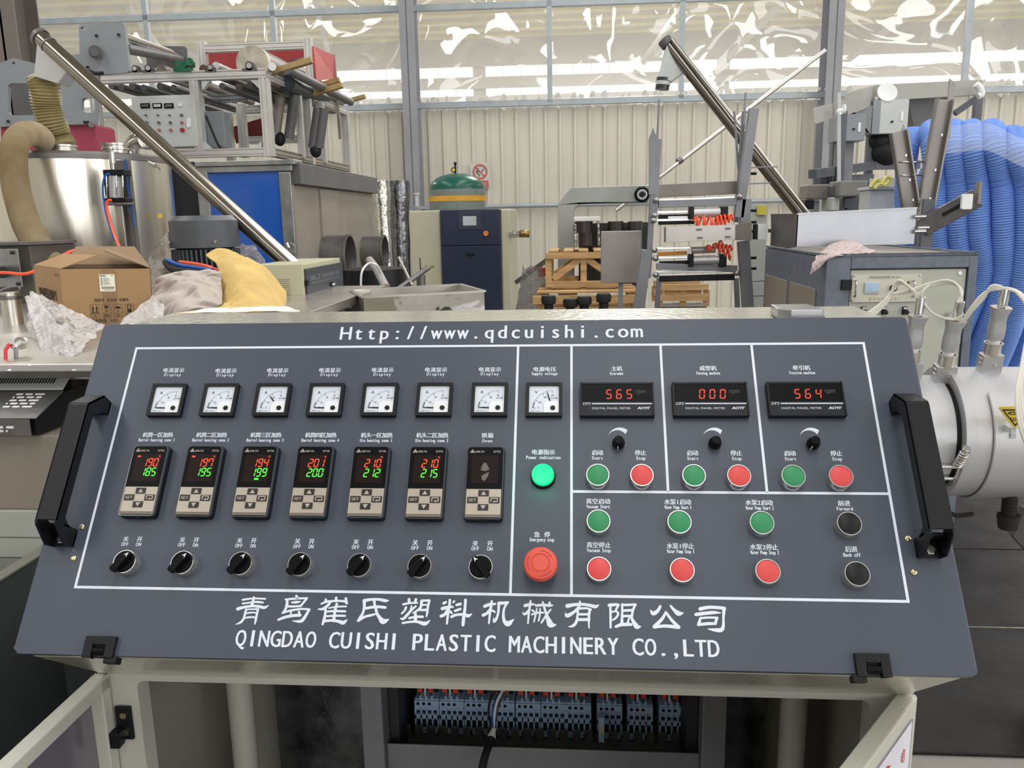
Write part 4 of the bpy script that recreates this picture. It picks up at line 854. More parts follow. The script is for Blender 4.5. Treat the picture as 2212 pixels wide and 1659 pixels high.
heap('grey_cloth', 'crumpled grey cloth bundle stuffed into the yellow sack', 'cloth',
     [pp((340, 606, 1.25), (375, 592, 1.3), (420, 588, 1.35), (478, 582, 1.4)), pp((334, 630, 1.12), (375, 615, 1.1), (425, 605, 1.15), (478, 612, 1.25)), pp((338, 655, 1.02), (380, 645, 1.0), (430, 640, 1.02), (480, 645, 1.15)), pp((355, 682, .9), (400, 676, .88), (440, 670, .92), (478, 664, 1.02))], CLOTH, .022, 18)
# electric motor
mc = P(438, 520, 1.95); z1 = P(438, 462, 1.85).z; rr = .125
def zz(y): return P(438, y, 1.83).z
mo = thing('electric_motor', 'dark grey finned electric motor standing upright behind the yellow sack', 'motor', (mc.x, 2.0, zt1))
MC = T((mc.x, 1.97, 0)); MOT = mat('motor_grey', (80, 83, 88), .4, 0, .03)
W('fan_cowl', MB().lathe([(rr * 1.03, zz(536)), (rr * 1.03, zz(500)), (rr * 1.0, zz(500)), (rr * 1.0, zz(476)), (rr * .86, zz(465)), (0, zz(465) + .001)], 48), MOT, mo, MC)
W('body', MB().cyl((0, 0, zz(700)), (0, 0, zz(537)), rr * .86, n=40), BLACKP, mo, MC)
cfin = None
for k in range(44):
    a = 2 * pi * k / 44
    if sin(a) > .35: continue
    Mk = MC @ Matrix.Rotation(a, 4, 'Z')
    if cfin is None: cfin = W('cooling_fin', MB().box(rr * .84, rr * 1.0, -.0028, .0028, zz(680), zz(540)), MOT, mo, Mk)
    else: dup(cfin, Mk @ WM[cfin].inverted(), mo)
W('maker_plate', MB().box(-.012, .012, -.001, 0, -.014, .014), mat('label_blue', (60, 130, 190), .4), mo, T(P(386, 519, 1.862)) @ RZ(-22)); W('maker_plate_face', MB().box(-.009, .009, -.0018, -.0009, -.012, .012), WHITE, mo, T(P(386, 519, 1.862)) @ RZ(-22))
for px, py in ((466, 522), (366, 523)): p = P(px, py, 1.85); W('screw', MB().cyl(p + Vector((0, .01, 0)), p + Vector((0, -.004, 0)), .005, n=12), CHROME, mo)
tag(W('blue_air_hose', MB().tube(path(pp((362, 562, 1.72), (385, 572, 1.68), (420, 578, 1.64), (460, 584, 1.6))), .007, 10), BLUEC), 'blue air hose crossing the front of the upright motor', 'hose'); tag(W('orange_air_hose', MB().tube(path(pp((388, 566, 1.72), (420, 570, 1.68), (452, 577, 1.62), (480, 590, 1.6))), .0065, 10), ORANGE), 'orange air hose crossing the front of the upright motor', 'hose')
tag(W('black_hose', MB().tube(path(pp((358, 566, 1.74), (372, 582, 1.68), (410, 588, 1.62), (440, 590, 1.6))), .012, 12), BLACKR), 'thick black hose curled at the foot of the motor', 'hose')
# instrument box
BEI = mat('beige_green_paint', (186, 184, 158), .45, 0, .03)
XR = P(656, 610, 1.75).x; X0 = P(552, 610, 1.75).x; zt2 = P(620, 571, 1.75).z; yb = PX(735, 568, XR).y; zbt = PX(735, 568, XR)
ib = thing('instrument_box', 'beige electrical box with dark printed control face and side vents, by the yellow sack', 'control box', ((XR + X0) / 2, 1.9, zt1))
W('case', MB().box(X0, XR, 1.75, yb, .9, zt2), BEI, ib, bevel=.003)
zf = zt2 - .018
W('control_face', MB().box(XR, XR + .008, 1.76, yb, 1.0, zf), mat('dark_slate_face', (62, 66, 74), .45, 0, .02), ib, bevel=.001)
W('hinge', MB().box(XR + .004, XR + .012, 1.752, 1.775, zf - .06, zf - .04), BLACKP, ib)
for k in range(11): W('vent_slot', MB().box(P(600, 600, 1.75).x, P(626, 600, 1.75).x, 1.747, 1.75, P(610, 602 + k * 4.2, 1.75).z - .0012, P(610, 602 + k * 4.2, 1.75).z + .0012), BEI, ib, bevel=.0006)
MI = Matrix(((0, 0, 1, XR + .0085), (1, 0, 0, 1.76), (0, 1, 0, zf), (0, 0, 0, 1)))
wd2 = yb - 1.76; mk = MB(); lettering(mk, 'SRL-Z', wd2 * .22, -.045, -.028, wd2 * .26, mono=False, h=0); lettering(mk, '混合机组电器控制柜', wd2 * .64, -.045, -.028, wd2 * .5, h=0); lettering(mk, 'SRL-Z MIXING UNIT ELECTRIC CONTROL', wd2 * .52, -.058, -.051, wd2 * .78, mono=False, h=0)
for (x0, x1, y0, y1) in ((.55, .72, -.1, -.094), (.3, .44, -.125, -.112), (.56, .6, -.16, -.1), (.74, .78, -.16, -.1)): mk.box(x0 * wd2, x1 * wd2, y0, y1, -.0002, 0)
W('printed_marks', mk, mat('dim_grey_print', (134, 138, 144), .5), ib, MI)
for y_, z_, m in ((.62, -.076, WHITE), (.72, -.14, WHITE), (.7, -.115, mat('dim_green', (44, 110, 90), .4)), (.42, -.145, WHITE)):
    W('switch', MB().cyl((y_ * wd2, z_, 0), (y_ * wd2, z_, .008), .009, n=16), BLACKP, ib, MI); W('switch_bar', MB().box(y_ * wd2 - .012, y_ * wd2 + .012, z_ - .003, z_ + .003, .008, .013), m, ib, MI)
# mirror finished trough
q = [PZ(785, 644, 1.2), PZ(1046, 631, 1.2), PZ(994, 616, 1.2), PZ(758, 629, 1.2)]
tr_ = thing('steel_trough', 'mirror polished stainless trough standing open behind the console', 'trough', (q[0] + q[2]) / 2)
q = [Vector(p) for p in q]; cc = sum(q, Vector()) / 4
for i in range(4):
    a_, b_ = q[i], q[(i + 1) % 4]; ia, ib2 = a_ + (cc - a_).normalized() * .006, b_ + (cc - b_).normalized() * .006; dn = Vector((0, 0, -.16)); W('wall', MB().hexa([a_ + dn, b_ + dn, ib2 + dn, ia + dn], [a_, b_, ib2, ia]), STEELM if i == 0 else STEEL, tr_)
    W('rim', MB().beam(a_ + Vector((0, 0, .003)), b_ + Vector((0, 0, .003)), .014, .006), STEEL, tr_)
dn = Vector((0, 0, -.15)); W('bottom', MB().add([p + dn for p in q], [(0, 1, 2, 3)]), STEEL, tr_)
W('stand', MB().box(cc.x - .1, cc.x + .1, cc.y - .08, cc.y + .08, 0, 1.045), STEELD, tr_)  # unseen stand added to hold the trough up
# clutter behind the trough
wb = thing('added_bench', 'low dark bench added under the clutter behind the steel trough', 'bench', (.1, 2.7, 0)); xa_, xb_ = P(760, 620, 2.6).x, P(960, 620, 2.6).x  # mostly hidden bench, added so that the clutter does not float
W('top', MB().box(xa_, xb_, 2.5, 3.1, 1.07, 1.1), GREYD, wb)
for x_ in (xa_ + .03, xb_ - .03): W('leg', MB().box(x_ - .02, x_ + .02, 2.55, 2.6, 0, 1.07), GREYD, wb)
sp = thing('pipe_fitting', 'grey pipe leaning out of the trough with a forked end', 'pipe', P(900, 600, 2.6))
W('tube', MB().cyl(Vector((P(830, 630, 2.55).x, 2.55, 1.105)), P(925, 578, 2.75), .013, n=16), STEELD, sp); W('fork', MB().beam(P(915, 583, 2.74), P(934, 575, 2.78), .03, .01), mat('olive_brass', (120, 112, 84), .5, .4), sp)
tag(W('thin_rod', MB().cyl(P(861, 556, 3.0), P(891, 617, 2.6), .006, n=10), STEEL), 'thin bright rod leaning across the pipe behind the trough', 'rod')
cn_ = thing('spray_can', 'short grey cylinder with a thin stem in front of the compressor', 'canister', P(909, 617, 2.9)); W('body', MB().cyl(Vector((P(909, 600, 2.9).x, 2.9, 1.1)), P(909, 594, 2.9), .022, n=20), STEELD, cn_); W('stem', MB().cyl(P(909, 594, 2.9), P(907, 557, 2.9), .003, n=8), INK, cn_)
tag(W('white_cable', MB().tube(path(pp((780, 634, 2.55), (781, 590, 2.55), (795, 570, 2.6), (812, 572, 2.6), (822, 590, 2.65))), .005, 8), WHITE), 'white cable looping up beside the taupe oven', 'cable')
tag(W('flexible_duct', MB().tube(path(pp((798, 562, 3.0), (812, 580, 2.9), (826, 606, 2.8), (834, 622, 2.7))), .02, 14), mat('dusty_duct', (150, 146, 142), .6)), 'dusty grey flexible duct leaning behind the trough', 'duct')
tag(W('black_drum', MB().lathe([(0, 0), (.2, 0), (.24, .5), (.17, 1.2), (0, 1.22)], 28), BLACKP, None, T((P(790, 640, 3.1).x, 3.3, .0))), 'black rounded shape between the oven and the trough', 'drum')
# ================================================================== left: drum, conveyor, hoses
dc = P(175, 450, 2.55); rd = (P(355, 450, 2.55).x - P(-6, 450, 2.55).x) / 2; zd = P(175, 331, 2.55 - rd).z
DRUMS = mat('drum_stainless', (226, 222, 212), .24, 1, .05, 3, .12, 3, stretch=(5, 5, .3), rvar=.05)
dr_ = thing('steel_drum', 'large stainless mixing drum with rimmed lid behind the cardboard box', 'drum', (dc.x, 2.55, 0))
MD = T((dc.x, 2.55, 0))
W('shell', MB().lathe([(rd * .93, zd - .72), (rd, zd - .5), (rd, zd - .012)], 72), DRUMS, dr_, MD); W('lid', MB().lathe([(rd, zd - .013), (rd * 1.03, zd - .013), (rd * 1.03, zd + .006), (rd * .9, zd + .02), (0, zd + .02)], 72), STEELD, dr_, MD)
for k in range(4): a = pi / 4 + k * pi / 2; W('leg', MB().cyl((rd * .7 * cos(a), rd * .7 * sin(a), 0), (rd * .7 * cos(a), rd * .7 * sin(a), zd - .7), .03, n=14), STEELD, dr_, MD)  # unseen legs, added to bring the drum down to the floor
for px, w in ((135, 29), (249, 27)):
    p = P(px, 322, 2.4); r_ = w / F * 3.5; W('collar', MB().lathe([(r_ * .9, 0), (r_ * .9, .012), (r_ * 1.05, .014), (r_ * 1.05, .02), (r_ * .95, .022), (r_ * .95, .03), (r_ * 1.05, .032), (r_ * 1.05, .04), (0, .04)], 32), STEEL, dr_, T((p.x, 2.4, zd + .018)))
p = P(305, 322, 2.5); W('pipe_elbow', MB().tube([p + Vector((-.02 + .055 * (1 - cos(t)) - .03, 0, -.02 + .06 * sin(t))) for t in [i * .2 for i in range(9)]], .034, 20), STEELM, dr_)
for px, py in ((93, 498), (345, 466)): p = P(px, py, 2.55 - rd + (.005 if px < 200 else .3)); W('yellow_tape', MB().box(-.012, .012, -.002, .002, -.01, .01), mat('yellow_tape', (206, 168, 60), .5), dr_, T(p) @ RZ(-10 if px < 200 else 60))
W('fittings', MB().cyl(P(322, 352, 2.2), P(336, 358, 2.17), .008, n=10).tube(pp((336, 358, 2.17), (345, 366, 2.17), (348, 372, 2.17)), .004, 8), CHROME, dr_)
# pneumatic cylinder on the drum
pc = thing('pneumatic_cylinder', 'pneumatic cylinder with black end caps bolted upright on the steel drum', 'cylinder', P(260, 600, 2.0))
Yc = 2.03
def cylbox(x0, y0, x1, y1, m, nm, dpt=.05, Y=Yc, bev=.002): r = RC(x0, y0, x1, y1, Y); return W(nm, MB().box(r[0], r[1], Y, Y + dpt, r[2], r[3]), m, pc, bevel=bev)
cylbox(252, 345, 293, 640, STEELD, 'channel', .02, 2.1); cylbox(258, 443, 274, 640, STEEL, 'rail', .012, 2.07)
cylbox(222, 366, 268, 380, BLACKP, 'end_cap'); cylbox(226, 427, 272, 437, BLACKP, 'end_cap'); cylbox(222, 438, 276, 443, STEELD, 'foot_plate'); cylbox(225, 381, 233, 427, BLACKP, 'side_block', .04)
W('barrel', MB().cyl(P(249, 427, 2.055), P(248, 380, 2.055), .026, n=24), mat('satin_aluminium', (186, 186, 188), .4, .6), pc)
for px in (231, 266, 252): W('tie_rod', MB().cyl(P(px, 428, 2.028), P(px - 1, 379, 2.028), .003, n=8), CHROME, pc)
W('piston_rod', MB().cyl(P(245, 366, 2.055), P(244, 338, 2.055), .007, n=12).cyl(P(244, 352, 2.055), P(242, 328, 2.055), .013, n=16), CHROME, pc); W('eye_bolt', MB().ball(P(240, 321, 2.05), .009), CHROME, pc)
W('blue_tube', MB().tube(path(pp((236, 375, 2.0), (226, 382, 2.0), (222, 410, 2.0), (228, 455, 2.0), (238, 490, 2.0), (248, 520, 1.98))), .004, 8), BLUEC, pc); W('orange_tube', MB().tube(path(pp((240, 432, 2.0), (231, 436, 2.0), (231, 452, 2.0), (240, 485, 1.98), (252, 520, 1.9), (266, 550, 1.8))), .0055, 8), ORANGE, pc)
W('blue_tube', MB().tube(path(pp((271, 345, 2.1), (276, 400, 2.1), (284, 450, 2.1), (291, 490, 2.1))), .004, 8), BLUEC, pc)
# corrugated hoses
HOSE = mat('tan_corrugated_hose', (176, 160, 130), .35, 0, .06, 14, spec=.6); HOSE2 = mat('clear_yellow_hose', (176, 164, 122), .28, 0, .08, 14, spec=.8)
def corrug(pts, r, pitch, k=.07, n=20):
    q = path([Vector(p) for p in pts], 12); Lt = sum((q[i + 1] - q[i]).length for i in range(len(q) - 1)); m = int(Lt / pitch) * 4
    cum = [0]
    for i in range(len(q) - 1): cum.append(cum[-1] + (q[i + 1] - q[i]).length)
    out = []; j = 0
    for i in range(m + 1):
        d = Lt * i / m
        while j < len(q) - 2 and cum[j + 1] < d: j += 1
        out.append(q[j].lerp(q[j + 1], (d - cum[j]) / max(1e-9, cum[j + 1] - cum[j])))
    return MB().tube(out, r, n, rf=lambda t: r * (1 + k * sin(2 * pi * t * m / 4)))
h1 = thing('feed_hose', 'straight clear yellow ribbed hose from the conveyor chute down to the drum', 'hose', P(130, 316, 2.4))
W('hose', corrug(pp((93, 170, 2.36), (97, 195, 2.36), (101, 228, 2.37), (110, 262, 2.38), (123, 295, 2.4), (134, 318, 2.4)), .056, .011, .12, 24), HOSE2, h1)
W('cuff', MB().cyl(P(91, 164, 2.36), P(94, 173, 2.36), .058, .06, n=28), mat('hose_cuff', (196, 188, 160), .4), h1)
tag(W('loop_hose', corrug(pp((102, 322, 2.45), (94, 305, 2.35), (76, 290, 2.2), (52, 290, 2.1), (34, 310, 2.0), (29, 345, 1.95), (33, 395, 1.9), (43, 440, 1.85), (57, 484, 1.8), (77, 522, 1.75), (98, 555, 1.7), (120, 590, 1.65)), .0405, .0085, .2, 24), HOSE), 'tan ribbed suction hose looping from the drum lid down behind the cardboard box', 'hose')
# screw conveyor
sc_ = thing('screw_conveyor', 'long inclined stainless screw conveyor tube running down from upper left', 'conveyor', P(620, 565, 2.0))
a, b = P(88, 82, 2.3), P(640, 583, 2.0); W('tube', MB().cyl(a, b, .0335, n=36), mat('conveyor_stainless', (150, 142, 134), .18, 1, .04), sc_)
d = (b - a).normalized(); W('end_flange', MB().cyl(a - d * .012, a + d * .004, .039, n=32).cyl(a + d * .05, a + d * .056, .036, n=32), STEELD, sc_)
for px in ((76, 98), ): W('motor_stub', MB().cyl(a - d * .02, a + d * .0, .02, n=16), GREYD, sc_)
f = [P(80, 88, 2.27), P(149, 148, 2.27), P(124, 181, 2.27), P(73, 165, 2.27)]; W('chute', MB().hexa([p + Vector((0, .09, 0)) for p in f], f), mat('white_satin_steel', (208, 206, 206), .3, .7, .03), sc_, bevel=.003)
# slotted side plate machine (behind the drum)
YP = 3.5
wm = thing('side_plate_machine', 'grey slotted side plates of a roller machine with crimson cover, far left', 'machine', P(100, 340, YP))
def poly(pts, Y): return [(P(x, y, Y).x, P(x, y, Y).z) for x, y in pts]
XZ = Matrix(((1, 0, 0, 0), (0, 0, 1, 0), (0, 1, 0, 0), (0, 0, 0, 1)))
def plate(name, pts, Y, t, m, par, holes=(), **kw):
    return W(name, MB().prism(poly(pts, Y), Y, Y + t, XZ, holes=[poly(h, Y) for h in holes]), m, par, **kw)
plate('side_plate', [(-80, 140), (0, 136), (29, 125), (76, 137), (132, 122), (172, 116), (170, 57), (174, 53), (264, 49), (269, 54), (279, 152), (274, 157), (212, 161), (207, 268), (-80, 276)][::-1], YP, .025, GREYM, wm,
      holes=[rrect(17, 180, 74, 249, 9), rrect(176, 211, 204, 244, 9), circ(29, 137, 4, 10), circ(178, 62, 4.5, 10)])
for px, py in ((208, 77), (256, 75), (189, 145), (17, 262), (183, 264), (190, 264)): W('bolt', MB().cyl(P(px, py, YP), P(px, py, YP - .012), .008, n=10), INK, wm)
W('bearing_housing', MB().cyl(P(206, 112, YP), P(206, 112, YP - .04), .034, n=20).cyl(P(203, 112, YP - .04), P(203, 112, YP - .08), .024, n=8), GREYD, wm)
plate('side_plate', [(315, 103), (318, 99), (398, 100), (401, 104), (402, 158), (318, 158)][::-1], 4.7, .025, GREYD, wm)
for k, (a, b) in enumerate((((268, 80), (388, 121)), ((268, 95), (345, 112)), ((270, 104), (390, 128)))): W('roller', MB().cyl(P(*a, YP + .02), P(*b, 4.7), (.022, .02, .03)[k], n=20), (STEELM, STEEL, GREYD)[k], wm)
plate('crimson_cover', [(2, 275), (198, 268), (205, 273), (212, 322), (212, 345), (2, 345)][::-1], YP + .03, .2, CRIM, wm)
W('base', MB().box(P(-60, 340, YP).x, P(215, 340, YP).x, YP + .05, 4.1, 0, P(60, 335, YP).z), GREYD, wm)
W('handle_bar', MB().tube(pp((194, 154, YP - .03), (206, 159, YP - .05), (222, 158, YP - .06)), .01, 10), BLACKR, wm); W('shaft_end', MB().cyl(P(197, 269, YP), P(197, 269, YP - .03), .016, n=14), STEELD, wm)
W('inner_panel', MB().box(P(26, 220, 4.2).x, P(72, 220, 4.2).x, 4.2, 4.25, P(50, 260, 4.2).z, P(50, 176, 4.2).z), GREYD, wm)
# aluminium framed machine
YA = 4.2; e = .052
am = thing('aluminium_frame_machine', 'aluminium extrusion frame machine with rollers on top of the blue panelled oven', 'machine', P(480, 340, YA))
def groove(a, b, s=e, m=ALU, par=am, nm='profile'):
    a, b = Vector(a), Vector(b); d = b - a; L_ = d.length; q = d.to_track_quat('Z', 'Y' if abs(d.normalized().y) < .9 else 'X').to_matrix().to_4x4(); h = s / 2; g = .15 * s; dd = .14 * s
    side = [(-h, -h), (-.55 * h - g / 2, -h), (-.55 * h - g / 2, -h + dd), (-.55 * h + g / 2, -h + dd), (-.55 * h + g / 2, -h), (.55 * h - g / 2, -h), (.55 * h - g / 2, -h + dd), (.55 * h + g / 2, -h + dd), (.55 * h + g / 2, -h)]
    pts = []
    for k in range(4): ck, sk = (1, 0, -1, 0)[k], (0, 1, 0, -1)[k]; pts += [(x * ck - y * sk, x * sk + y * ck) for x, y in side]
    return W(nm, MB().prism(pts, 0, L_, T(a) @ q), m, par)
def hx(px, py=250, Y=YA): return P(px, py, Y).x
def hz(py, px=400, Y=YA): return P(px, py, Y).z
zT, zB = hz(165, 400), hz(331, 460)
xA, xB, xC = hx(210), hx(428), hx(577)
YR = PX(738, 250, xC).y + .1; YM = PX(663, 220, xC).y
groove((hx(190), YA, zT), (xC + .02, YA, zT), e * 1.1); groove((hx(335), YA, zB), (xC - .03, YA, zB))
groove((xA, YA, zB - .1), (xA, YA, zT - .03)); groove((xB, YA, zB), (xB, YA, zT - .03), e * 1.1); groove((xC, YA, zB - .03), (xC, YA, zT - .03), e * 1.1)
for Y in (YM, YR): groove((xC, Y, zB - .03), (xC, Y, zT + .0), e * 1.1)
for y0, y1 in ((YA + .03, YM - .03), (YM + .03, YR - .03)):
    groove((xC, y0, zT - .01), (xC, y1, zT - .01)); groove((xC, y0, zB + .0), (xC, y1, zB + .0), m=TAUPE)
groove((xB, YM, zT - .1), (xC, YM, zT - .1)); groove((xB, YM, zT - .32), (xC, YM, zT - .32)); groove((hx(492, 250, YM), YM, zB), (hx(492, 250, YM), YM, zT - .12)); groove((hx(522, 250, YA + .4), YA + .4, zB), (hx(522, 250, YA + .4), YA + .4, zT - .12)); groove((xA, YM, zT - .02), (xB, YM, zT - .02), m=GREYM)
groove((xC + .02, YM + .25, zB), (xC + .02, YM + .25, zT - .03)); groove((xC + .02, YM - .25, zB), (xC + .02, YM - .25, zT - .03), e * .8)
# upper rear frame with red panels
YU = 5.0; za, zb_ = P(550, 102, YU).z, P(550, 160, YU).z
for px in (438, 667): groove((hx(px, 110, YU), YU, zb_ - .05), (hx(px, 110, YU), YU, za + .05), e * 1.05)
groove((hx(446, 110, YU), YU, za), (hx(660, 110, YU), YU, za)); groove((hx(590, 130, YU + .6), YU + .6, P(600, 130, YU + .6).z), (hx(668, 130, YU + .6), YU + .6, P(600, 130, YU + .6).z))
plate('red_panel', [(448, 108), (656, 104), (656, 122), (560, 150), (448, 152)][::-1], YU + .5, .01, REDP, am)
W('red_panel', MB().hexa([P(674, 100, YU), P(721, 120, YU + .7), P(721, 170, YU + .7), P(681, 175, YU)], [p + Vector((.01, 0, 0)) for p in (P(674, 100, YU), P(721, 120, YU + .7), P(721, 170, YU + .7), P(681, 175, YU))]), mat('bright_red_panel', (188, 70, 70), .45, 0, .05), am)
W('panel_edge', MB().beam(P(721, 118, YU + .7), P(735, 300, YU + .7), .025, .02), TAUPE, am)
plate('red_panel', [(500, 275), (598, 245), (598, 285), (510, 310)][::-1], YM + .3, .01, mat('maroon_panel', (104, 34, 36), .5), am)
# big roll with bearing, other rollers
p = P(545, 136, YA - .0); pr_ = .108
W('roll_end', MB().lathe([(0, 0), (pr_ * .98, 0), (pr_, .01), (pr_, .03), (pr_ * .96, .03)], 48), mat('worn_disc', (184, 176, 162), .5, .4, .15, 14), am, T(p) @ RX(-90)); W('roll', MB().cyl(p + Vector((0, .03, 0)), p + Vector((0, 1.7, 0)), pr_ * .98, n=44), mat('grey_roll', (120, 112, 106), .45, .3), am)
def bearing(px, py, r, par=am, Y=YA):
    q = P(px, py, Y - .03); b_ = W('bearing', MB().cyl(q, q + Vector((0, .04, 0)), r, n=22).box(q.x - r * 1.7, q.x + r * 1.7, q.y, q.y + .04, q.z - r * 1.15, q.z - r * .5), GREYD, par); W('bearing_race', MB().cyl(q - Vector((0, .004, 0)), q, r * .6, n=18), STEEL, b_)
for a_ in ((291, 148, .022), (320, 147, .024), (454, 146, .022), (538, 142, .028)): bearing(*a_)
W('roller_end', MB().cyl(P(588, 144, YA), P(588, 144, YA + .05), .025, n=20), WHITE, am)
for (x, y, r_, m) in ((303, 146, .03, GREYL), (348, 150, .032, TAUPE), (466, 142, .024, GREYL), (440, 150, .03, mat('brown_roller', (92, 70, 58), .4)), (620, 150, .03, GREYD)): q = P(x, y, YA + .08); W('roller', MB().cyl(q, q + Vector((0, 1.5, 0)), r_, n=20), m, am)
for (x, y) in ((240, 185), (262, 188), (285, 186), (310, 190), (345, 186), (375, 190), (480, 186), (515, 188), (540, 184)): q = P(x, y, YA + .15); W('roller', MB().cyl(q, q + Vector((0, 1.2, 0)), .022, n=14), GREYD, am)
gm_ = mat('green_casting', (30, 96, 66), .4)
W('green_bracket', MB().beam(P(378, 152, YA - .02), P(415, 152, YA - .02), .05, .02).beam(P(388, 150, YA - .02), P(416, 130, YA - .02), .04, .03).cyl(P(388, 138, YA - .04), P(388, 138, YA + .04), .026, n=18).cyl(P(409, 133, YA - .04), P(414, 140, YA + .04), .024, n=18), gm_, am)
for x in (606, 636, 688, 700): q0, q1 = P(x, 205 if x < 650 else 235, YA + .5), P(x - 12, 300 if x < 650 else 320, YA + .5); W('inclined_roller', MB().cyl(q0, q1, .035, n=18), (TAUPE, GREYD)[x % 4 == 0], am)
for x, y in ((604, 300), (682, 325)): W('black_wheel', MB().ball(P(x, y, YA + .5), .05, 16, (.8, .8, 1)), BLACKR, am)
W('dark_roll', MB().cyl(P(620, 180, YA + .3), P(705, 215, YM + .6), .055, n=24), mat('dark_navy_roll', (44, 50, 58), .4), am)
W('black_cable', MB().tube(path(pp((445, 250, YA - .02), (455, 275, YA - .02), (470, 310, YA - .02), (478, 320, YA - .02))), .008, 8), BLACKR, am)
r_ = RC(446, 240, 485, 320, YA + .1); W('terminal_box', MB().box(r_[0], r_[1], YA + .1, YA + .2, r_[2], r_[3]), GREYM, am, bevel=.004)
def cornerp(px, py, Y=YA, dx=1, dz=-1):
    q = P(px, py, Y); s = .055; W('corner_gusset', MB().prism([(q.x, q.z), (q.x + dx * s, q.z), (q.x, q.z + dz * s)][::(1 if dx * dz > 0 else -1)], Y - .02, Y + .02, XZ), GREYL, am)
for a_ in ((438, 176, YA, 1, -1), (562, 174, YA, -1, -1), (440, 322, YA, 1, 1), (568, 324, YA, -1, 1)): cornerp(*a_)
# control box of that machine
r_ = RC(288, 206, 424, 318, YA - .03)
cbx = thing('machine_control_box', 'light grey control box with three meters and red knob in the aluminium frame', 'control box', (r_[0], YA, r_[2]))
W('case', MB().box(r_[0], r_[1], YA - .03, YA + .12, r_[2], r_[3]), GREYL, cbx, bevel=.004)
Yf = YA - .031
for px in (314, 340, 365): q = RC(px - 10, 223, px + 10, 234, Yf); W('meter', MB().box(q[0], q[1], Yf - .004, Yf, q[2], q[3]), BLACKG, cbx); W('meter_glass', MB().box(q[0] + .008, q[1] - .008, Yf - .006, Yf - .004, q[2] + .008, q[3] - .006), GREYL if px == 340 else GREYD, cbx)
for py, row in ((227, ((390, WHITE, .011),)), (249, ((316, GREYD, .006), (342, GREYD, .006), (367, GREYD, .006), (393, GREYD, .009))), (265, ((318, GREYD, .009), (344, GREYD, .009), (369, GREYD, .009), (394, mat('copper_knob', (170, 100, 60), .4), .009))), (281, ((319, MATS['copper_knob'] if 'copper_knob' in MATS else GREYD, .009), (345, mat('copper_knob', (170, 100, 60), .4), .009), (370, mat('copper_knob', (170, 100, 60), .4), .009), (395, mat('deep_red', (170, 44, 44), .4), .014)))):
    for px, m, rr_ in row: q = P(px, py, Yf); W('control_knob', MB().cyl(q, q - Vector((0, .012, 0)), rr_, n=14), m, cbx)
W('door_latch', MB().prism(poly(rrect(404, 255, 412, 276, 3.9, 3), Yf), Yf - .006, Yf, XZ), WHITE, cbx)
# old boards lying across
for k, (a, b, Y, w) in enumerate((((581, 158), (674, 130), YA + .1, .045), ((650, 198), (733, 172), YM + .15, .045), ((660, 207), (740, 184), YM + .0, .045), ((716, 228), (789, 208), YR, .04))):
    tag(W('old_board', MB().beam(P(*a, Y), P(*b, Y), .05, w * .8), OWOOD, bevel=.004), ('nearest old yellow board on the aluminium frame, by the big roll', 'upper of the paired old boards on the aluminium frame', 'lower of the paired old boards on the aluminium frame', 'farthest old board sticking out right of the aluminium frame')[k], 'board', 'old boards on the aluminium frame')
# blue panelled oven
YO = 3.95
ov = thing('panelled_oven', 'taupe oven cabinet with glossy blue door in an aluminium frame', 'oven', (P(560, 560, YO).x, YO, 0))
r_ = RC(440, 372, 618, 560, YO); xr = P(637, 450, YO).x; zt3 = P(530, 350, YO).z
W('blue_door', MB().box(r_[0], r_[1], YO - .01, YO, .6, r_[3]), BLUEP, ov, bevel=.003)
r2 = RC(423, 347, 638, 358, YO - .03); W('frame_top', MB().box(r2[0], r2[1], YO - .05, YO + .1, r2[2], r2[3]), GALV, ov, bevel=.003)
r2 = RC(430, 359, 634, 372, YO); W('frame_rail', MB().box(r2[0], r2[1], YO - .03, YO, r2[2], r2[3]), GALV, ov, bevel=.003)
for x0, x1 in ((436, 460), (612, 637)): r2 = RC(x0, 372, x1, 560, YO); W('frame_post', MB().box(r2[0], r2[1], YO - .03, YO, .6, r2[3]), GALV, ov, bevel=.003)
r2 = RC(590, 534, 614, 541, YO - .02); W('door_latch', MB().box(r2[0], r2[1], YO - .04, YO - .01, r2[2], r2[3]), GALV, ov); W('latch_handle', MB().tube(pp((620, 526, YO - .06), (624, 535, YO - .08), (624, 548, YO - .06)), .01, 10), CHROME, ov)
YE = PX(808, 480, xr).y
W('body', MB().box(P(430, 450, YO).x, xr, YO, YE, .5, zt3 - .14), TAUPE, ov, bevel=.004); W('top_band', MB().box(P(430, 450, YO).x, xr + .05, YO + .0, YE, zt3 - .14, zt3 - .01), GREYD, ov, bevel=.004)
W('corner_post', MB().box(xr, xr + .012, YO + (YE - YO) * .25, YO + (YE - YO) * .45, .5, zt3 - .15), TAUPE, ov)
for px, py, r_ in ((703, 556, .15), (786, 545, .13)):
    q = PX(px, py, xr); W('port_flange', MB().lathe([(r_, 0), (r_, .16), (r_ * 1.05, .165), (r_ * 1.05, .18), (r_ * .95, .18), (r_ * .95, 0)], 36), STEELD, ov, T(q) @ RY(90))
r_ = RC(352, 350, 432, 600, YO); tag(W('black_cabinet', MB().box(r_[0], r_[1], YO, YO + 1.2, 0, r_[3]), mat('black_cabinet', (34, 34, 38), .4, 0, .05), bevel=.004), 'plain black cabinet side between the steel drum and the blue door', 'cabinet')
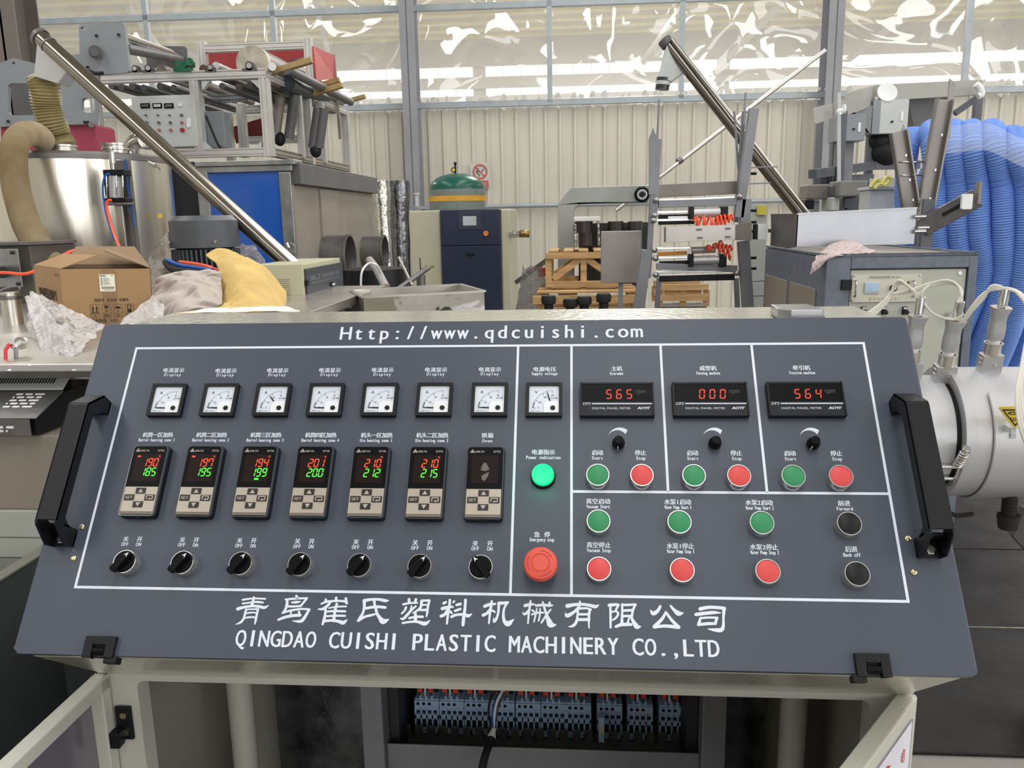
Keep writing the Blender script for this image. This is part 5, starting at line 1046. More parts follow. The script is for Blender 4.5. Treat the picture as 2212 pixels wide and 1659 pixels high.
# foil wrapped pipes, compressor, tank, sign
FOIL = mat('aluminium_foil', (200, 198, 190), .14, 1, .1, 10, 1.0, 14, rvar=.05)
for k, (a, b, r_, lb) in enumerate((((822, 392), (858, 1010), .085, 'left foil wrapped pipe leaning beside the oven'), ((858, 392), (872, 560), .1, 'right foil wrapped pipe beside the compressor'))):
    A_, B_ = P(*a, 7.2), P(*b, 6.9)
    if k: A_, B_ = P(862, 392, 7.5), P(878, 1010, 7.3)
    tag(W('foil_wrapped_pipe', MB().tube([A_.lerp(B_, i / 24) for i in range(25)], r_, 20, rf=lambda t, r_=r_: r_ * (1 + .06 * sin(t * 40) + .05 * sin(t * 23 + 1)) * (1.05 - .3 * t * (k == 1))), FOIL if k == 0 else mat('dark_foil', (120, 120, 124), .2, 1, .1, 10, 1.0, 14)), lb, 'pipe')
YK = 8.0
co = thing('air_compressor', 'navy and cream screw compressor cabinet with display, against the wall', 'compressor', (P(1000, 660, YK).x, YK, 0))
NAVY = mat('navy_panel', (44, 52, 74), .25, 0, .03, 3, coat=.3); CRM2 = mat('cream_panel', (190, 186, 164), .4, 0, .02)
zk = P(1000, 453, YK).z
for x0, x1, m, nm, dy in ((884, 952, CRM2, 'side_panel', 0), (952, 1082, NAVY, 'front_panel', -.02), (1082, 1103, CRM2, 'side_panel', 0)):
    q = RC(x0, 500, x1, 500, YK)
    if nm == 'front_panel': W('upper_panel', MB().box(q[0], q[1], YK - .03, YK + 1, P(1000, 531, YK).z + .004, zk), m, co, bevel=.01); W('lower_panel', MB().box(q[0], q[1], YK - .03, YK + 1, 0, P(1000, 531, YK).z), m, co, bevel=.01)
    else: W(nm, MB().box(q[0], q[1], YK, YK + 1, 0, zk), m, co, bevel=.015)
q = RC(990, 457, 1040, 496, YK); W('display_surround', MB().box(q[0], q[1], YK - .04, YK - .02, q[2], q[3]), mat('surround', (56, 60, 76), .4), co, bevel=.006)
q = RC(1001, 467, 1030, 487, YK); W('display', MB().box(q[0], q[1], YK - .046, YK - .039, q[2], q[3]), mat('pale_screen', (186, 188, 196), .2), co)
q = P(1050, 504, YK - .03); W('stop_button', MB().cyl(q, q - Vector((0, .03, 0)), .028, n=20), mat('amber', (214, 130, 50), .4), co); q = RC(1008, 547, 1026, 551, YK); W('handle', MB().box(q[0], q[1], YK - .05, YK - .03, q[2], q[3]), BLACKP, co, bevel=.004)
W('outlet_collar', MB().cyl(P(905, 452, YK + .3), P(905, 446, YK + .3), .12, n=28), GREYM, co)
q = P(901, 446, YK + .3); tag(W('vent_post', MB().cyl(q, q + Vector((0, 0, .13)), .02, n=14).cyl(q + Vector((0, 0, .13)), q + Vector((0, 0, .15)), .035, n=14), GREYL), 'small pale post with a flat cap on the compressor', 'post')
tk = thing('air_tank', 'green domed air receiver wrapped in film with an orange band', 'tank', (P(987, 450, 9.4).x, 9.4, 0))
cx, r_ = P(988, 420, 9.4).x, .345; MT = T((cx, 9.4, 0)); z0 = P(988, 404, 9.05).z; zt4 = P(988, 374, 9.4).z
prof = [(r_, .0), (r_, z0)] + [(r_ * cos(R(a)), z0 + (zt4 - z0) * sin(R(a))) for a in range(10, 91, 10)]
W('shell', MB().lathe(prof, 48), mat('tank_green', (28, 92, 78), .25, 0, .04), tk, MT); W('wrap_film', MB().lathe([(r_ + .012, .3), (r_ + .014, z0 - .02)], 48), film_mat('tank_film', (150, 156, 152), .6), tk, MT)
W('band', MB().lathe([(r_ + .018, P(988, 434, 9.05).z), (r_ + .018, P(988, 422, 9.05).z)], 48), mat('orange_band', (214, 160, 50), .5), tk, MT)
q = P(984, 376, 9.4); W('gauge', MB().cyl(q, q + Vector((0, 0, .12)), .012, n=10).cyl(q + Vector((-.02, -.03, .05)), q + Vector((-.02, 0, .05)), .032, n=18).ball(q + Vector((0, 0, .13)), .02), BLACKP, tk); W('gauge_face', MB().cyl(q + Vector((-.02, -.033, .05)), q + Vector((-.02, -.03, .05)), .02, n=16), mat('yellow_face', (220, 206, 60), .4), tk)
# no smoking sign
YS = WALLY + .02
sg = thing('no_smoking_sign', 'white prohibition sign with red ring and red caption on the wall behind the tank', 'sign', P(1036, 380, YS))
plate('board', [(1015, 352), (1057, 351), (1058, 406), (1016, 407)][::-1], YS, .004, mat('sign_white', (204, 200, 194), .5), sg)
q = P(1037, 371, YS - .004); Ms = T(q) @ RX(90); rs = .105
W('red_ring', MB().prism(circ(0, 0, rs, 32), 0, .004, holes=[circ(0, 0, rs * .82, 32)[::-1]]).beam((-.07, .07, .003), (.07, -.07, .003), .014, .003), mat('sign_red', (190, 84, 78), .5), sg, Ms)
W('pictogram', MB().prism([(-.06, .01), (-.045, .03), (-.03, .02), (-.02, 0), (-.03, -.02), (-.01, -.03), (0, -.05), (-.025, -.075), (-.02, -.04), (-.05, -.02)], 0, .003).beam((.02, 0, .002), (.06, .04, .002), .012, .003).beam((-.02, .055, .002), (-.035, .03, .002), .01, .003), mat('sign_dark', (110, 108, 100), .5), sg, Ms)
plate('caption_panel', [(1018, 390), (1055, 390), (1056, 404), (1019, 405)][::-1], YS - .006, .004, MATS['sign_red'], sg)
mk = MB(); lettering(mk, '禁止烟火', 0, -.035, .03, .21, h=0); W('caption', mk, MATS['sign_white'], sg, T(P(1037, 397, YS - .0075)) @ RX(90))
bvv = thing('brass_valve', 'brass and steel pipe valve sticking out right of the compressor', 'valve', P(1102, 506, YK)); W('body', MB().cyl(P(1100, 506, YK), P(1122, 506, YK), .035, n=16).cyl(P(1108, 506, YK), P(1112, 506, YK), .05, n=6), CHROME, bvv); W('brass_end', MB().cyl(P(1122, 505, YK), P(1144, 505, YK), .04, n=8), mat('brass', (150, 130, 80), .35, 1), bvv)
# ================================================================== right: crates, grey duct, plate, frames
YD = 5.6
gdct = thing('painted_duct', 'grey painted square arched duct with a black handwheel behind the crates', 'duct', (P(1225, 590, YD).x, YD, 0))
GP = mat('duct_grey', (158, 162, 158), .45, 0, .05, 4)
plate('arch', [(1205, 760), (1205, 438), (1233, 405), (1402, 400), (1402, 438), (1252, 440), (1241, 452), (1241, 760)], YD, .2, GP, gdct, bevel=.01)
hw = W('handwheel', MB().lathe([(.052, -.012), (.062, 0), (.052, .012), (.04, 0), (.052, -.012)], 32).cyl((0, 0, -.01), (0, 0, .01), .02, n=18).box(-.05, .05, -.006, .006, -.004, .004), BLACKP, gdct, T(P(1387, 420, YD - .05)) @ RX(90))
W('wheel_hub', MB().lathe([(.028, .012), (.04, .012), (.04, .018), (.028, .018)], 24), GREYL, gdct, T(P(1387, 420, YD - .05)) @ RX(90))
st2 = thing('stacked_drums', 'dark ribbed steel cylinders stacked on the crate under the grey arch', 'cylinders', P(1262, 545, 5.3))
for px, y0, y1, r_ in ((1261, 478, 503, .07), (1266, 503, 530, .062), (1330, 478, 520, .06), (1372, 478, 560, .055)):
    W('cylinder', MB().cyl(P(px, y1, 5.3), P(px, y0, 5.3), r_, n=24), mat('dark_cylinder', (84, 80, 78), .3, .7, .1), st2)
W('white_cap', MB().box(P(1240, 470, 5.3).x, P(1295, 470, 5.3).x, 5.2, 5.35, P(1267, 477, 5.3).z, P(1267, 468, 5.3).z), WHITE, st2, bevel=.004); W('shade_box', MB().box(P(1250, 570, 5.4).x, P(1400, 570, 5.4).x, 5.4, 5.55, .9, P(1300, 482, 5.4).z), mat('deep_shadow_grey', (52, 52, 54), .6), st2)  # box behind the cylinders is added; deep shade is put into its colour
W('foil_edge', MB().cyl(P(1294, 530, 5.2), P(1292, 478, 5.2), .012, n=10), FOIL, st2); W('foil_edge', MB().cyl(P(1243, 535, 5.2), P(1242, 485, 5.2), .016, n=10), FOIL, st2)
# crates
def crate(name, lb, x0, y0, x1, y1, Y, dp, parts_=True, grp='pine crates behind the console'):
    a = RC(x0, y0, x1, y1, Y); t_ = thing(name, lb, 'crate', ((a[0] + a[1]) / 2, Y, a[2]), grp); w = .045
    pr = []
    def bm(p, q, ww=.045, hh=.02): W('board', MB().beam(p, q, ww, hh, up=(0, 1, 0)) if abs(p[1] - q[1]) < .3 else MB().beam(p, q, ww, hh), WOOD, t_, bevel=.002)
    for Yk in (Y, Y + dp):
        bm((a[0], Yk, a[3] - w / 2), (a[1], Yk, a[3] - w / 2)); bm((a[0], Yk, a[2] + w / 2 + .04), (a[1], Yk, a[2] + w / 2 + .04))
        for u in (.03, .5, .97): x = a[0] + (a[1] - a[0]) * u; bm((x, Yk + .015, a[2]), (x, Yk + .015, a[3] - w))
        xm = (a[0] + a[1]) / 2; bm((a[0] + .05, Yk + .02, a[2] + .1), (xm - .02, Yk + .02, a[3] - w)); bm((a[1] - .05, Yk + .02, a[2] + .1), (xm + .02, Yk + .02, a[3] - w))
    for k in range(5 if dp > .5 else 0): x = a[0] + (a[1] - a[0]) * (k + .5) / 5; bm((x, Y, a[3] + .01), (x, Y + dp, a[3] + .01), .07, .014)
    return t_
crate('pine_crate', 'open pine crate with diagonal braces standing on the pallet behind the console', 1180, 545, 1342, 632, 4.9, .55)
C_2 = crate('pine_crate', 'open pine crate with one diagonal brace seen through the cylinder frame', 1422, 614, 1530, 662, 5.0, .4)
a = RC(1160, 622, 1376, 690, 4.7); tag(W('added_ledge', MB().box(P(1160, 650, 3.1).x, P(1330, 650, 3.1).x, 3.0, 3.2, 0, P(1240, 645, 3.1).z - .13), GREYD, bevel=.01), 'dark ledge added under the black rubber capped studs', 'added support'); W('stand', MB().box(P(1430, 650, 5.1).x, P(1525, 650, 5.1).x, 5.05, 5.35, 0, P(1470, 664, 5.0).z), GREYD, C_2); pa = thing('pine_pallet', 'pine pallet stack beneath the open crate behind the console', 'pallet', ((a[0] + a[1]) / 2, 4.7, 0))  # the ledge under the studs and the crate's stand are added supports
for k in range(4):
    for j in range(3): z_ = a[3] - .02 - j * .055 * 1; yy = 4.7 + k * .25; W('board', MB().box(a[0] + (.02 * j), a[1] - .02 * j, yy, yy + .09, z_ - .016, z_), WOOD, pa, bevel=.002) if j != 1 else None
for x_ in (0, .32, .64, .95): xx = a[0] + (a[1] - a[0]) * x_; W('block', MB().box(xx, xx + .06, 4.72, 5.5, a[3] - .35, a[3] - .04), WOOD, pa, bevel=.002)
W('board', MB().box(a[0] - .03, a[1], 4.68, 4.7, a[3] - .11, a[3] - .05), WOOD, pa, bevel=.002); W('board', MB().box(a[0], a[1], 4.72, 5.5, .0, .1), WOOD, pa)
# plate on a post
pt_ = thing('plate_on_post', 'plain stainless plate standing on a thin post in front of the crates', 'plate', P(1341, 665, 4.2))
r_ = RC(1298, 499, 1385, 611, 4.2); W('plate', MB().box(r_[0], r_[1], 4.2, 4.215, r_[2], r_[3]), mat('satin_plate', (158, 150, 146), .35, .5, .08, 4, rvar=.06), pt_, bevel=.003); q = P(1341, 600, 4.23); W('post', MB().box(q.x - .015, q.x + .015, 4.22, 4.25, 0, q.z), GREYM, pt_)
for k, (px, py) in enumerate(((1185, 645), (1232, 652), (1262, 647), (1304, 641))):
    q = P(px, py, 3.1); tag(W('capped_bolt', MB().lathe([(.022, -.14), (.024, -.03), (.036, -.025), (.04, 0), (.034, .016), (0, .02)], 20), BLACKR, None, T(q)), ('first', 'second', 'third', 'fourth')[k] + ' from the left of four black rubber capped studs behind the console', 'stud', 'black capped studs')
bg = tag(W('plastic_bag', MB().grid(lambda u, v: Vector((P(1150, 630, 5).x, 5.1, P(1150, 672, 5).z)) + Vector((.12 * (1.1 - .5 * v) * cos(2 * pi * u), .1 * sin(2 * pi * u), .32 * v)) * (1 + .08 * noise3(u * 3, v * 2, 0, 5)), 28, 16), film_mat('dark_bag_film', (120, 120, 122), .6)), 'grey translucent plastic bag heaped left of the pine crate', 'bag')
tag(W('red_cap', MB().cyl(P(1171, 597, 5.2), P(1171, 578, 5.2), .03, n=14), mat('deep_red', (170, 44, 44), .4)), 'small red cap above the plastic bag beside the crate', 'cap')
tag(W('steel_angle', MB().beam(P(1115, 610, 5.6), P(1184, 560, 5.4), .03, .03), STEELD), 'dark steel bar leaning between the compressor and the crate', 'bar')
# long thin pole
pol = thing('long_pole', 'long thin steel pole leaning diagonally across the right of the wall', 'pole', P(1420, 388, 6.2))
W('pole', MB().cyl(P(1330, 455, 6.2), P(1783, 109, 6.6), .018, n=14), STEEL, pol); W('coupling', MB().cyl(P(1464, 350, 6.32), P(1472, 344, 6.33), .03, n=14), STEELD, pol)
# second screw conveyor
YV = 5.2; s2 = thing('screw_conveyor', 'farther inclined screw conveyor with pale chute at right, descending behind the steel trough box', 'conveyor', P(1720, 452, YV))
a, b = P(1440, 93, YV), P(1735, 470, 4.9); SC2 = mat('conveyor_grey', (132, 128, 124), .17, 1, .04)
W('tube', MB().cyl(a, b, .038, n=28), SC2, s2); W('highlight_tube', MB().cyl(a + Vector((.03, -.045, .02)), b + Vector((.03, -.045, .02)), .012, n=14), STEELM, s2)  # thin mirror tube added to stand in for the conveyor's highlight line
W('leg', MB().cyl((b.x, b.y + .05, 0), b + Vector((0, .05, 0)), .03, n=12), GREYD, s2); d = (b - a).normalized(); W('end_flange', MB().cyl(a - d * .03, a + d * .02, .05, n=20), GREYD, s2)  # leg is added to carry the conveyor's lower end
f = [P(1440, 97, YV - .04), P(1482, 153, YV - .04), P(1450, 176, YV - .04), P(1424, 167, YV - .04)]; W('chute', MB().hexa([p + Vector((0, .12, 0)) for p in f], f), GREYL, s2, bevel=.004)
W('spout', MB().cyl(P(1433, 168, YV), P(1430, 194, YV), .05, n=20), mat('black_ribbed_spout', (50, 50, 54), .3), s2); W('spout_ring', MB().cyl(P(1433, 176, YV - .004), P(1432, 184, YV - .004), .052, n=20), GREYL, s2)
# cylinder frame (haul-off)
YT = 3.6
tf = thing('cylinder_frame', 'steel upright frame with four air cylinders, orange coiled hoses and crossbar', 'machine frame', P(1530, 665, YT))
FR = mat('frame_grey_steel', (128, 130, 136), .4, .4, .07, 6)
def bar(x0, y0, x1, y1, w, Y=YT, Y2=None, m=FR, h=None, nm='frame_bar'): W(nm, MB().beam(P(x0, y0, Y), P(x1, y1, Y2 or Y), w, h or w), m, tf, bevel=.002)
bar(1420, 300, 1410, 470, .045); bar(1424, 215, 1420, 300, .012); bar(1397, 540, 1331, 1018, .06); bar(1416, 290, 1400, 600, .03); bar(1424, 600, 1395, 1000, .03, Y=YT + .5); bar(1590, 600, 1610, 1000, .03, Y=YT + .5)
bar(1628, 235, 1595, 470, .05); bar(1607, 240, 1590, 480, .022, Y=YT + .1); bar(1611, 200, 1607, 270, .012); bar(1612, 430, 1605, 500, .05); bar(1605, 520, 1640, 1016, .06); bar(1586, 240, 1600, 430, .012, Y=YT + .1)
bar(1420, 413, 1590, 405, .07, Y=YT + .15, m=mat('brown_grey_bar', (132, 126, 120), .4, .3)); bar(1422, 433, 1598, 425, .012, m=CHROME); bar(1422, 441, 1592, 436, .04)
bar(1418, 575, 1592, 580, .035); bar(1416, 588, 1594, 585, .012, m=CHROME); bar(1424, 602, 1586, 598, .035, m=BLACKP); bar(1420, 596, 1590, 593, .01, m=STEEL)
W('head_wedge', MB().prism(poly([(1402, 300), (1411, 275), (1418, 300), (1417, 420), (1402, 420)], YT - .03), YT - .03, YT, XZ), FR, tf)
for y0, y1, tz in ((455, 479, 1), (533, 560, -1)):
    ya = y0 + 2; bar(1412, y0 + 4, 1490, y0 + 2, .013, m=CHROME, nm='piston_rod'); bar(1414, y1 - 3, 1488, y1 - 5, .013, m=CHROME, nm='piston_rod')
for yy, x0, x1, col in ((459, 1498, 1556, 0), (544, 1494, 1556, 1), (561, 1497, 1553, 0)):
    if col: continue
    A_, B_ = P(x0, yy + 2, YT - .02), P(x1, yy, YT - .02); W('cylinder_barrel', MB().cyl(A_, B_, .026, n=20), mat('satin_aluminium', (186, 186, 188), .4, .6), tf)
    for px, w in ((x0 - 5, 10), (x1 + 7, 16)): r_ = RC(px - w / 2, yy - 13, px + w / 2, yy + 15, YT - .02); W('cylinder_cap', MB().box(r_[0], r_[1], YT - .05, YT + .02, r_[2], r_[3]), BLACKP, tf, bevel=.004)
A_, B_ = P(1494, 540, YT), P(1545, 538, YT); W('cylinder_barrel', MB().cyl(A_, B_, .022, n=20), MATS['satin_aluminium'], tf)
bar(1422, 470, 1500, 468, .03, Y=YT + .05, m=BLACKP); bar(1422, 482, 1500, 480, .02, Y=YT + .05, m=BLACKP); bar(1424, 568, 1492, 566, .02, Y=YT + .02, m=BLACKP)
bar(1420, 549, 1484, 546, .022, m=mat('amber_bar', (206, 140, 50), .4)); r_ = RC(1443, 467, 1485, 472, YT - .03); W('white_pad', MB().box(r_[0], r_[1], YT - .04, YT - .03, r_[2], r_[3]), WHITE, tf)
for (x, y) in ((1414, 465), (1412, 476), (1414, 540), (1416, 558), (1417, 432), (1598, 425), (1592, 590), (1417, 594)): q = P(x, y, YT - .03); W('clevis', MB().ball(q, .018, 10).box(q.x - .018, q.x + .018, q.y, q.y + .02, q.z - .008, q.z + .008), GALV, tf)
W('guide_plate', MB().prism(poly([(1437, 490), (1590, 485), (1590, 518), (1437, 524)], YT - .1), YT - .1, YT - .03, XZ), mat('satin_bar', (176, 172, 166), .3, .7, .05, rvar=.05), tf, bevel=.004)
W('guide_end', MB().hexa([P(1589, 486, YT - .1), P(1624, 479, YT - .14), P(1624, 520, YT - .14), P(1589, 519, YT - .1)], [p + Vector((0, .06, 0)) for p in (P(1589, 486, YT - .1), P(1624, 479, YT - .14), P(1624, 520, YT - .14), P(1589, 519, YT - .1))]), mat('brown_grey_bar', (132, 126, 120), .4, .3), tf)
for x, y in ((1447, 497), (1510, 496), (1572, 494), (1447, 514), (1512, 514), (1572, 512)): q = P(x, y, YT - .1); W('guide_slot', MB().prism(rrect(-.016, -.006, .016, .006, .0055, 3), 0, .004), GALV if x < 1500 else STEELD, tf, T(q) @ RX(90))
r_ = RC(1636, 484, 1657, 517, YT - .16); W('white_end_cap', MB().prism(rrect(r_[0], r_[2], r_[1], r_[3], .006, 3), YT - .18, YT - .1, XZ), WHITE, tf); W('cap_gasket', MB().box(r_[0] - .012, r_[0], YT - .17, YT - .1, r_[2], r_[3]), BLACKR, tf)
bar(1657, 498, 1720, 502, .02, m=CHROME, nm='spindle')
for k, (x0, y0, x1, y1, n_) in enumerate(((1497, 478, 1545, 482, 6), (1545, 480, 1582, 470, 9), (1550, 537, 1583, 535, 8), (1525, 540, 1560, 525, 5), (1560, 545, 1580, 553, 4))):
    A_, B_ = P(x0, y0, YT - .06), P(x1, y1, YT - .06); pts = []
    for i in range(n_ * 14 + 1): t_ = i / (n_ * 14); c__ = A_.lerp(B_, t_); a_ = 2 * pi * n_ * t_; rr2 = .022 + .008 * sin(3 * t_ + k); pts.append(c__ + Vector((0, rr2 * .7 * cos(a_), rr2 * sin(a_))) + (B_ - A_).normalized() * .006 * sin(a_ * .5))
    W('orange_coil', MB().tube(pts, .0048, 7), ORANGE, tf)
for k, y in enumerate((375, 455, 480, 500, 557, 580)): q = P(1622, y, YT); W('edge_bolt', MB().cyl(q, q + Vector((.03, 0, 0)), .008, n=8), BLACKP, tf)
for k, (y, x1) in enumerate(((362, 1680), (397, 1665), (608, 1662), (640, 1660))): bar(1618, y, x1, y - 2, .008, Y=YT + .4, m=FR, nm='shelf_rod')
r_ = RC(1620, 440, 1655, 600, 4.3); pc2 = tag(W('cream_panel', MB().box(r_[0], r_[1], 4.3, 4.34, 0, r_[3]), LGB), 'narrow pale green panel standing behind the cylinder frame', 'panel')
r_ = RC(1636, 445, 1655, 464, 4.28); tag(W('yellow_label', MB().box(r_[0], r_[1], 4.275, 4.299, r_[2], r_[3]), mat('pale_yellow_label', (200, 188, 70), .5)), 'small yellow warning label on the pale panel behind the cylinder frame', 'label')
# ---- right: frame with hoppers against the wall
YH = 6.6; FRD = mat('blue_dark_frame', (92, 96, 104), .45, .1, .05)
hf = thing('hopper_frame', 'tall grey frame carrying hoppers and two light boxes at upper right', 'frame', (P(1900, 450, YH).x, YH, 0))
def hb_(pts, Y, t_, m, nm, **kw): W(nm, MB().prism(poly(pts, Y), Y, Y + t_, XZ), m, hf, **kw)
hb_([(1893, 183), (2122, 172), (2124, 204), (1893, 218)], YH, .05, mat('hopper_grey', (164, 163, 158), .45, .1, .03), 'top_plate')
W('side_plate', MB().hexa([P(1893, 182, YH), P(1893, 222, YH), P(1825, 247, YH - .6), P(1825, 200, YH - .6)], [p + Vector((.03, .03, 0)) for p in (P(1893, 182, YH), P(1893, 222, YH), P(1825, 247, YH - .6), P(1825, 200, YH - .6))]), MATS['hopper_grey'], hf)
W('side_plate', MB().hexa([P(1822, 216, YH - .65), P(1822, 243, YH - .65), P(1760, 266, YH - 1), P(1757, 233, YH - 1)], [p + Vector((.03, .03, 0)) for p in (P(1822, 216, YH - .65), P(1822, 243, YH - .65), P(1760, 266, YH - 1), P(1757, 233, YH - 1))]), MATS['hopper_grey'], hf)
for x, y0, Y in ((1888, 215, YH), (1823, 240, YH - .6), (2117, 205, YH + .2), (1808, 300, YH - .3)):
    q = P(x, y0, Y); W('leg', MB().box(q.x - .03, q.x + .03, Y, Y + .06, 0, q.z), FRD, hf)
def hbar(a, b, Ya, Yb, w=.07): W('cross_bar', MB().beam(P(*a, Ya), P(*b, Yb), w, w), FRD, hf)
hbar((1755, 376), (1885, 358), YH - .8, YH); hbar((1885, 358), (1985, 356), YH, YH); hbar((1765, 390), (1880, 385), YH - .5, YH); hbar((2062, 245), (2112, 210), YH + .1, YH + .1, .05)
hb_([(1963, 215), (2060, 210), (2040, 275), (1975, 278)], YH + .1, .3, mat('dark_hopper', (96, 96, 100), .5), 'hopper'); hb_([(1828, 250), (1885, 228), (1880, 290), (1845, 240)], YH - .2, .2, mat('hopper_mid', (132, 134, 138), .5), 'hopper')
W('rear_panel', MB().box(P(1770, 300, YH).x, P(1806, 300, YH).x, YH - .5, YH - .45, 0, P(1780, 268, YH - .5).z), mat('hopper_mid', (132, 134, 138), .5), hf)
W('white_bar', MB().beam(P(1812, 200, YH - .8), P(1812, 400, YH - .8), .025, .025), GREYL, hf); W('clamp', MB().tube(path(pp((1822, 226, YH - .9), (1822, 238, YH - .9), (1812, 240, YH - .9), (1814, 248, YH - .9))), .02, 10), WHITE, hf)
W('lamp_dish', MB().lathe([(0, 0), (.06, .012), (.085, .03), (.08, .034), (0, .016)], 24), WHITE, hf, T(P(1914, 203, YH - .1)) @ RX(70)); W('lamp_elbow', MB().tube(path(pp((2108, 182, YH - .1), (2116, 190, YH - .1), (2120, 203, YH - .1), (2112, 208, YH - .1))), .03, 10), WHITE, hf); W('lamp_elbow', MB().tube(path(pp((1889, 215, YH - .1), (1900, 212, YH - .1), (1908, 208, YH - .1))), .018, 8), WHITE, hf)
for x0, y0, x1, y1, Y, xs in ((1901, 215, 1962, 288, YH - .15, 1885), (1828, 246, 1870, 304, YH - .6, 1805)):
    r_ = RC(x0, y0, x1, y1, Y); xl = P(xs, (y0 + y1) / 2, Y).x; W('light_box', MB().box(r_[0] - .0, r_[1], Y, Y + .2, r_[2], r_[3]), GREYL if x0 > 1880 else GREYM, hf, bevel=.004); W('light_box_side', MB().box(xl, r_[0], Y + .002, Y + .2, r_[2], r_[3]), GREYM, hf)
    q = P((x0 + x1) / 2 - 5 + 0, y1 - 25, Y); W('lock', MB().cyl(q, q - Vector((0, .01, 0)), .01, n=10), INK, hf); r2 = RC(x1 - 17, (y0 + y1) / 2 - 10, x1 - 11, (y0 + y1) / 2 + 10, Y); W('latch', MB().box(r2[0], r2[1], Y - .006, Y, r2[2], r2[3]), WHITE, hf, bevel=.002)
for x, y, r_ in ((1915, 330, .13), (1960, 300, .1), (1900, 305, .09)): q = P(x, y, YH); W('black_motor', MB().ball(q, r_, 16, (1, 1, .9)), BLACKR, hf)
# chute rails (V of two channels with rungs)
ch = thing('chute_rails', 'pair of steel channel chutes joined by thin rungs in front of the blue hose', 'chute', P(1990, 450, 3.3)); YR2 = 3.3
CHM = mat('chute_steel', (142, 138, 134), .35, .5, .06, rvar=.06)
for a, b, w in (((2038, 215), (1992, 465), .075), ((1938, 285), (1966, 460), .075)):
    A_, B_ = P(*a, YR2), P(*b, YR2); W('channel', MB().beam(A_, B_, w, .012, up=(0, 1, 0)), CHM, ch); dx = (B_ - A_).normalized().cross(Vector((0, 1, 0))) * (w / 2)
    for s_ in (-1, 1): W('flange', MB().beam(A_ + dx * s_ + Vector((0, -.02, 0)), B_ + dx * s_ + Vector((0, -.02, 0)), .008, .04, up=(0, 1, 0)), STEELD if s_ < 0 else CHM, ch)
    for t_ in (.3, .6, .85): q = A_.lerp(B_, t_) + dx * .6; W('bolt', MB().cyl(q, q - Vector((0, .012, 0)), .007, n=8), CHROME, ch)
for (x0, x1, y) in ((1942, 1995, 350), (1938, 1990, 379)): W('rung', MB().cyl(P(x0, y, YR2 - .01), P(x1, y, YR2 - .01), .004, n=8), CHROME, ch)
W('pointed_tip', MB().prism(poly([(2052, 170), (2064, 180), (2052, 300), (2040, 300)], YR2), YR2, YR2 + .01, XZ), CHM, ch); W('pointed_tip', MB().prism(poly([(1952, 268), (1960, 288), (1945, 292)], YR2), YR2, YR2 + .01, XZ), CHM, ch)
W('foot', MB().box(P(1985, 480, YR2).x, P(2010, 480, YR2).x, YR2, YR2 + .04, .9, P(1990, 440, YR2).z), FRD, ch)
# blue hose coil
bh = thing('blue_hose_coil', 'big coil of ribbed blue hose hanging at the right edge behind the grey cabinet', 'hose', P(2100, 700, 3.8))
HB = mat('blue_ribbed_hose', (104, 142, 216), .45, 0, .05, 10)
for k, (x0, x1, x2, Y) in enumerate(((1965, 1955, 1985, 4.2), (2010, 2022, 2050, 3.7), (2052, 2068, 2105, 3.65), (2092, 2112, 2150, 3.6), (2135, 2165, 2185, 3.55), (2180, 2215, 2215, 3.5), (2075, 2000, 2025, 4.0), (2225, 2262, 2250, 3.6))):
    tp = 285 if 0 < k < 5 else 300
    pts = pp((2080 + 8 * k, tp + 10, Y + .8), (x0 + 6, tp - 5, Y + .3), (x0 + (x1 - x0) * .4, tp + 25, Y), (x1, 400, Y), (x1 + 3, 500, Y), ((x1 + x2) / 2 - 8, 600, Y + .05), (x1 - 30, 700, Y + .15), (x1 - 70, 800, Y + .3))
    W('coil_turn', corrug(pts, .06, .013, .035, 22), HB, bh)
W('stretch_film', MB().grid(lambda u, v: P(2010 + 230 * u, 262 + 60 * v + 40 * u * u + 8 * sin(9 * u), 3.4 - .1 * v), 20, 6), FILMC, bh)
W('hanger', MB().cyl(P(2190, 290, 3.9), P(2160, 760, 3.9), .05, n=16), FRD, bh)
# small light box on stand, trough box, bracket arm, grey cabinet
lb_ = thing('small_grey_box', 'small light grey box with wires on top, behind the steel sheet', 'box', P(1910, 450, 4.4)); r_ = RC(1878, 410, 1944, 452, 4.4)
W('case', MB().box(r_[0], r_[1], 4.4, 4.6, r_[2] - .1, r_[3]), GREYL, lb_, bevel=.006); W('lid', MB().box(r_[0] - .01, r_[1] + .012, 4.38, 4.62, r_[3], r_[3] + .02), GREYL, lb_, bevel=.004); W('stand', MB().box(r_[0] + .05, r_[1] - .05, 4.45, 4.55, 0, r_[2] - .1), FRD, lb_)
r2 = RC(1880, 385, 1935, 410, 4.5); W('clear_tray', MB().box(r2[0], r2[1], 4.5, 4.52, r2[2], r2[3]), mat('cream_tray', (206, 206, 176), .3), lb_)
W('yellow_wire', MB().tube(path(pp((1880, 405, 4.38), (1895, 388, 4.38), (1905, 398, 4.38), (1915, 383, 4.38), (1925, 386, 4.38))), .012, 8).tube(path(pp((1890, 408, 4.36), (1900, 398, 4.36), (1912, 400, 4.36), (1922, 390, 4.36))), .01, 8), mat('yellow_wire', (226, 220, 120), .4), lb_)
cl = thing('duct_run', 'dull grey ducting and brackets behind the steel sheet at right', 'duct', P(1800, 440, 5.6))
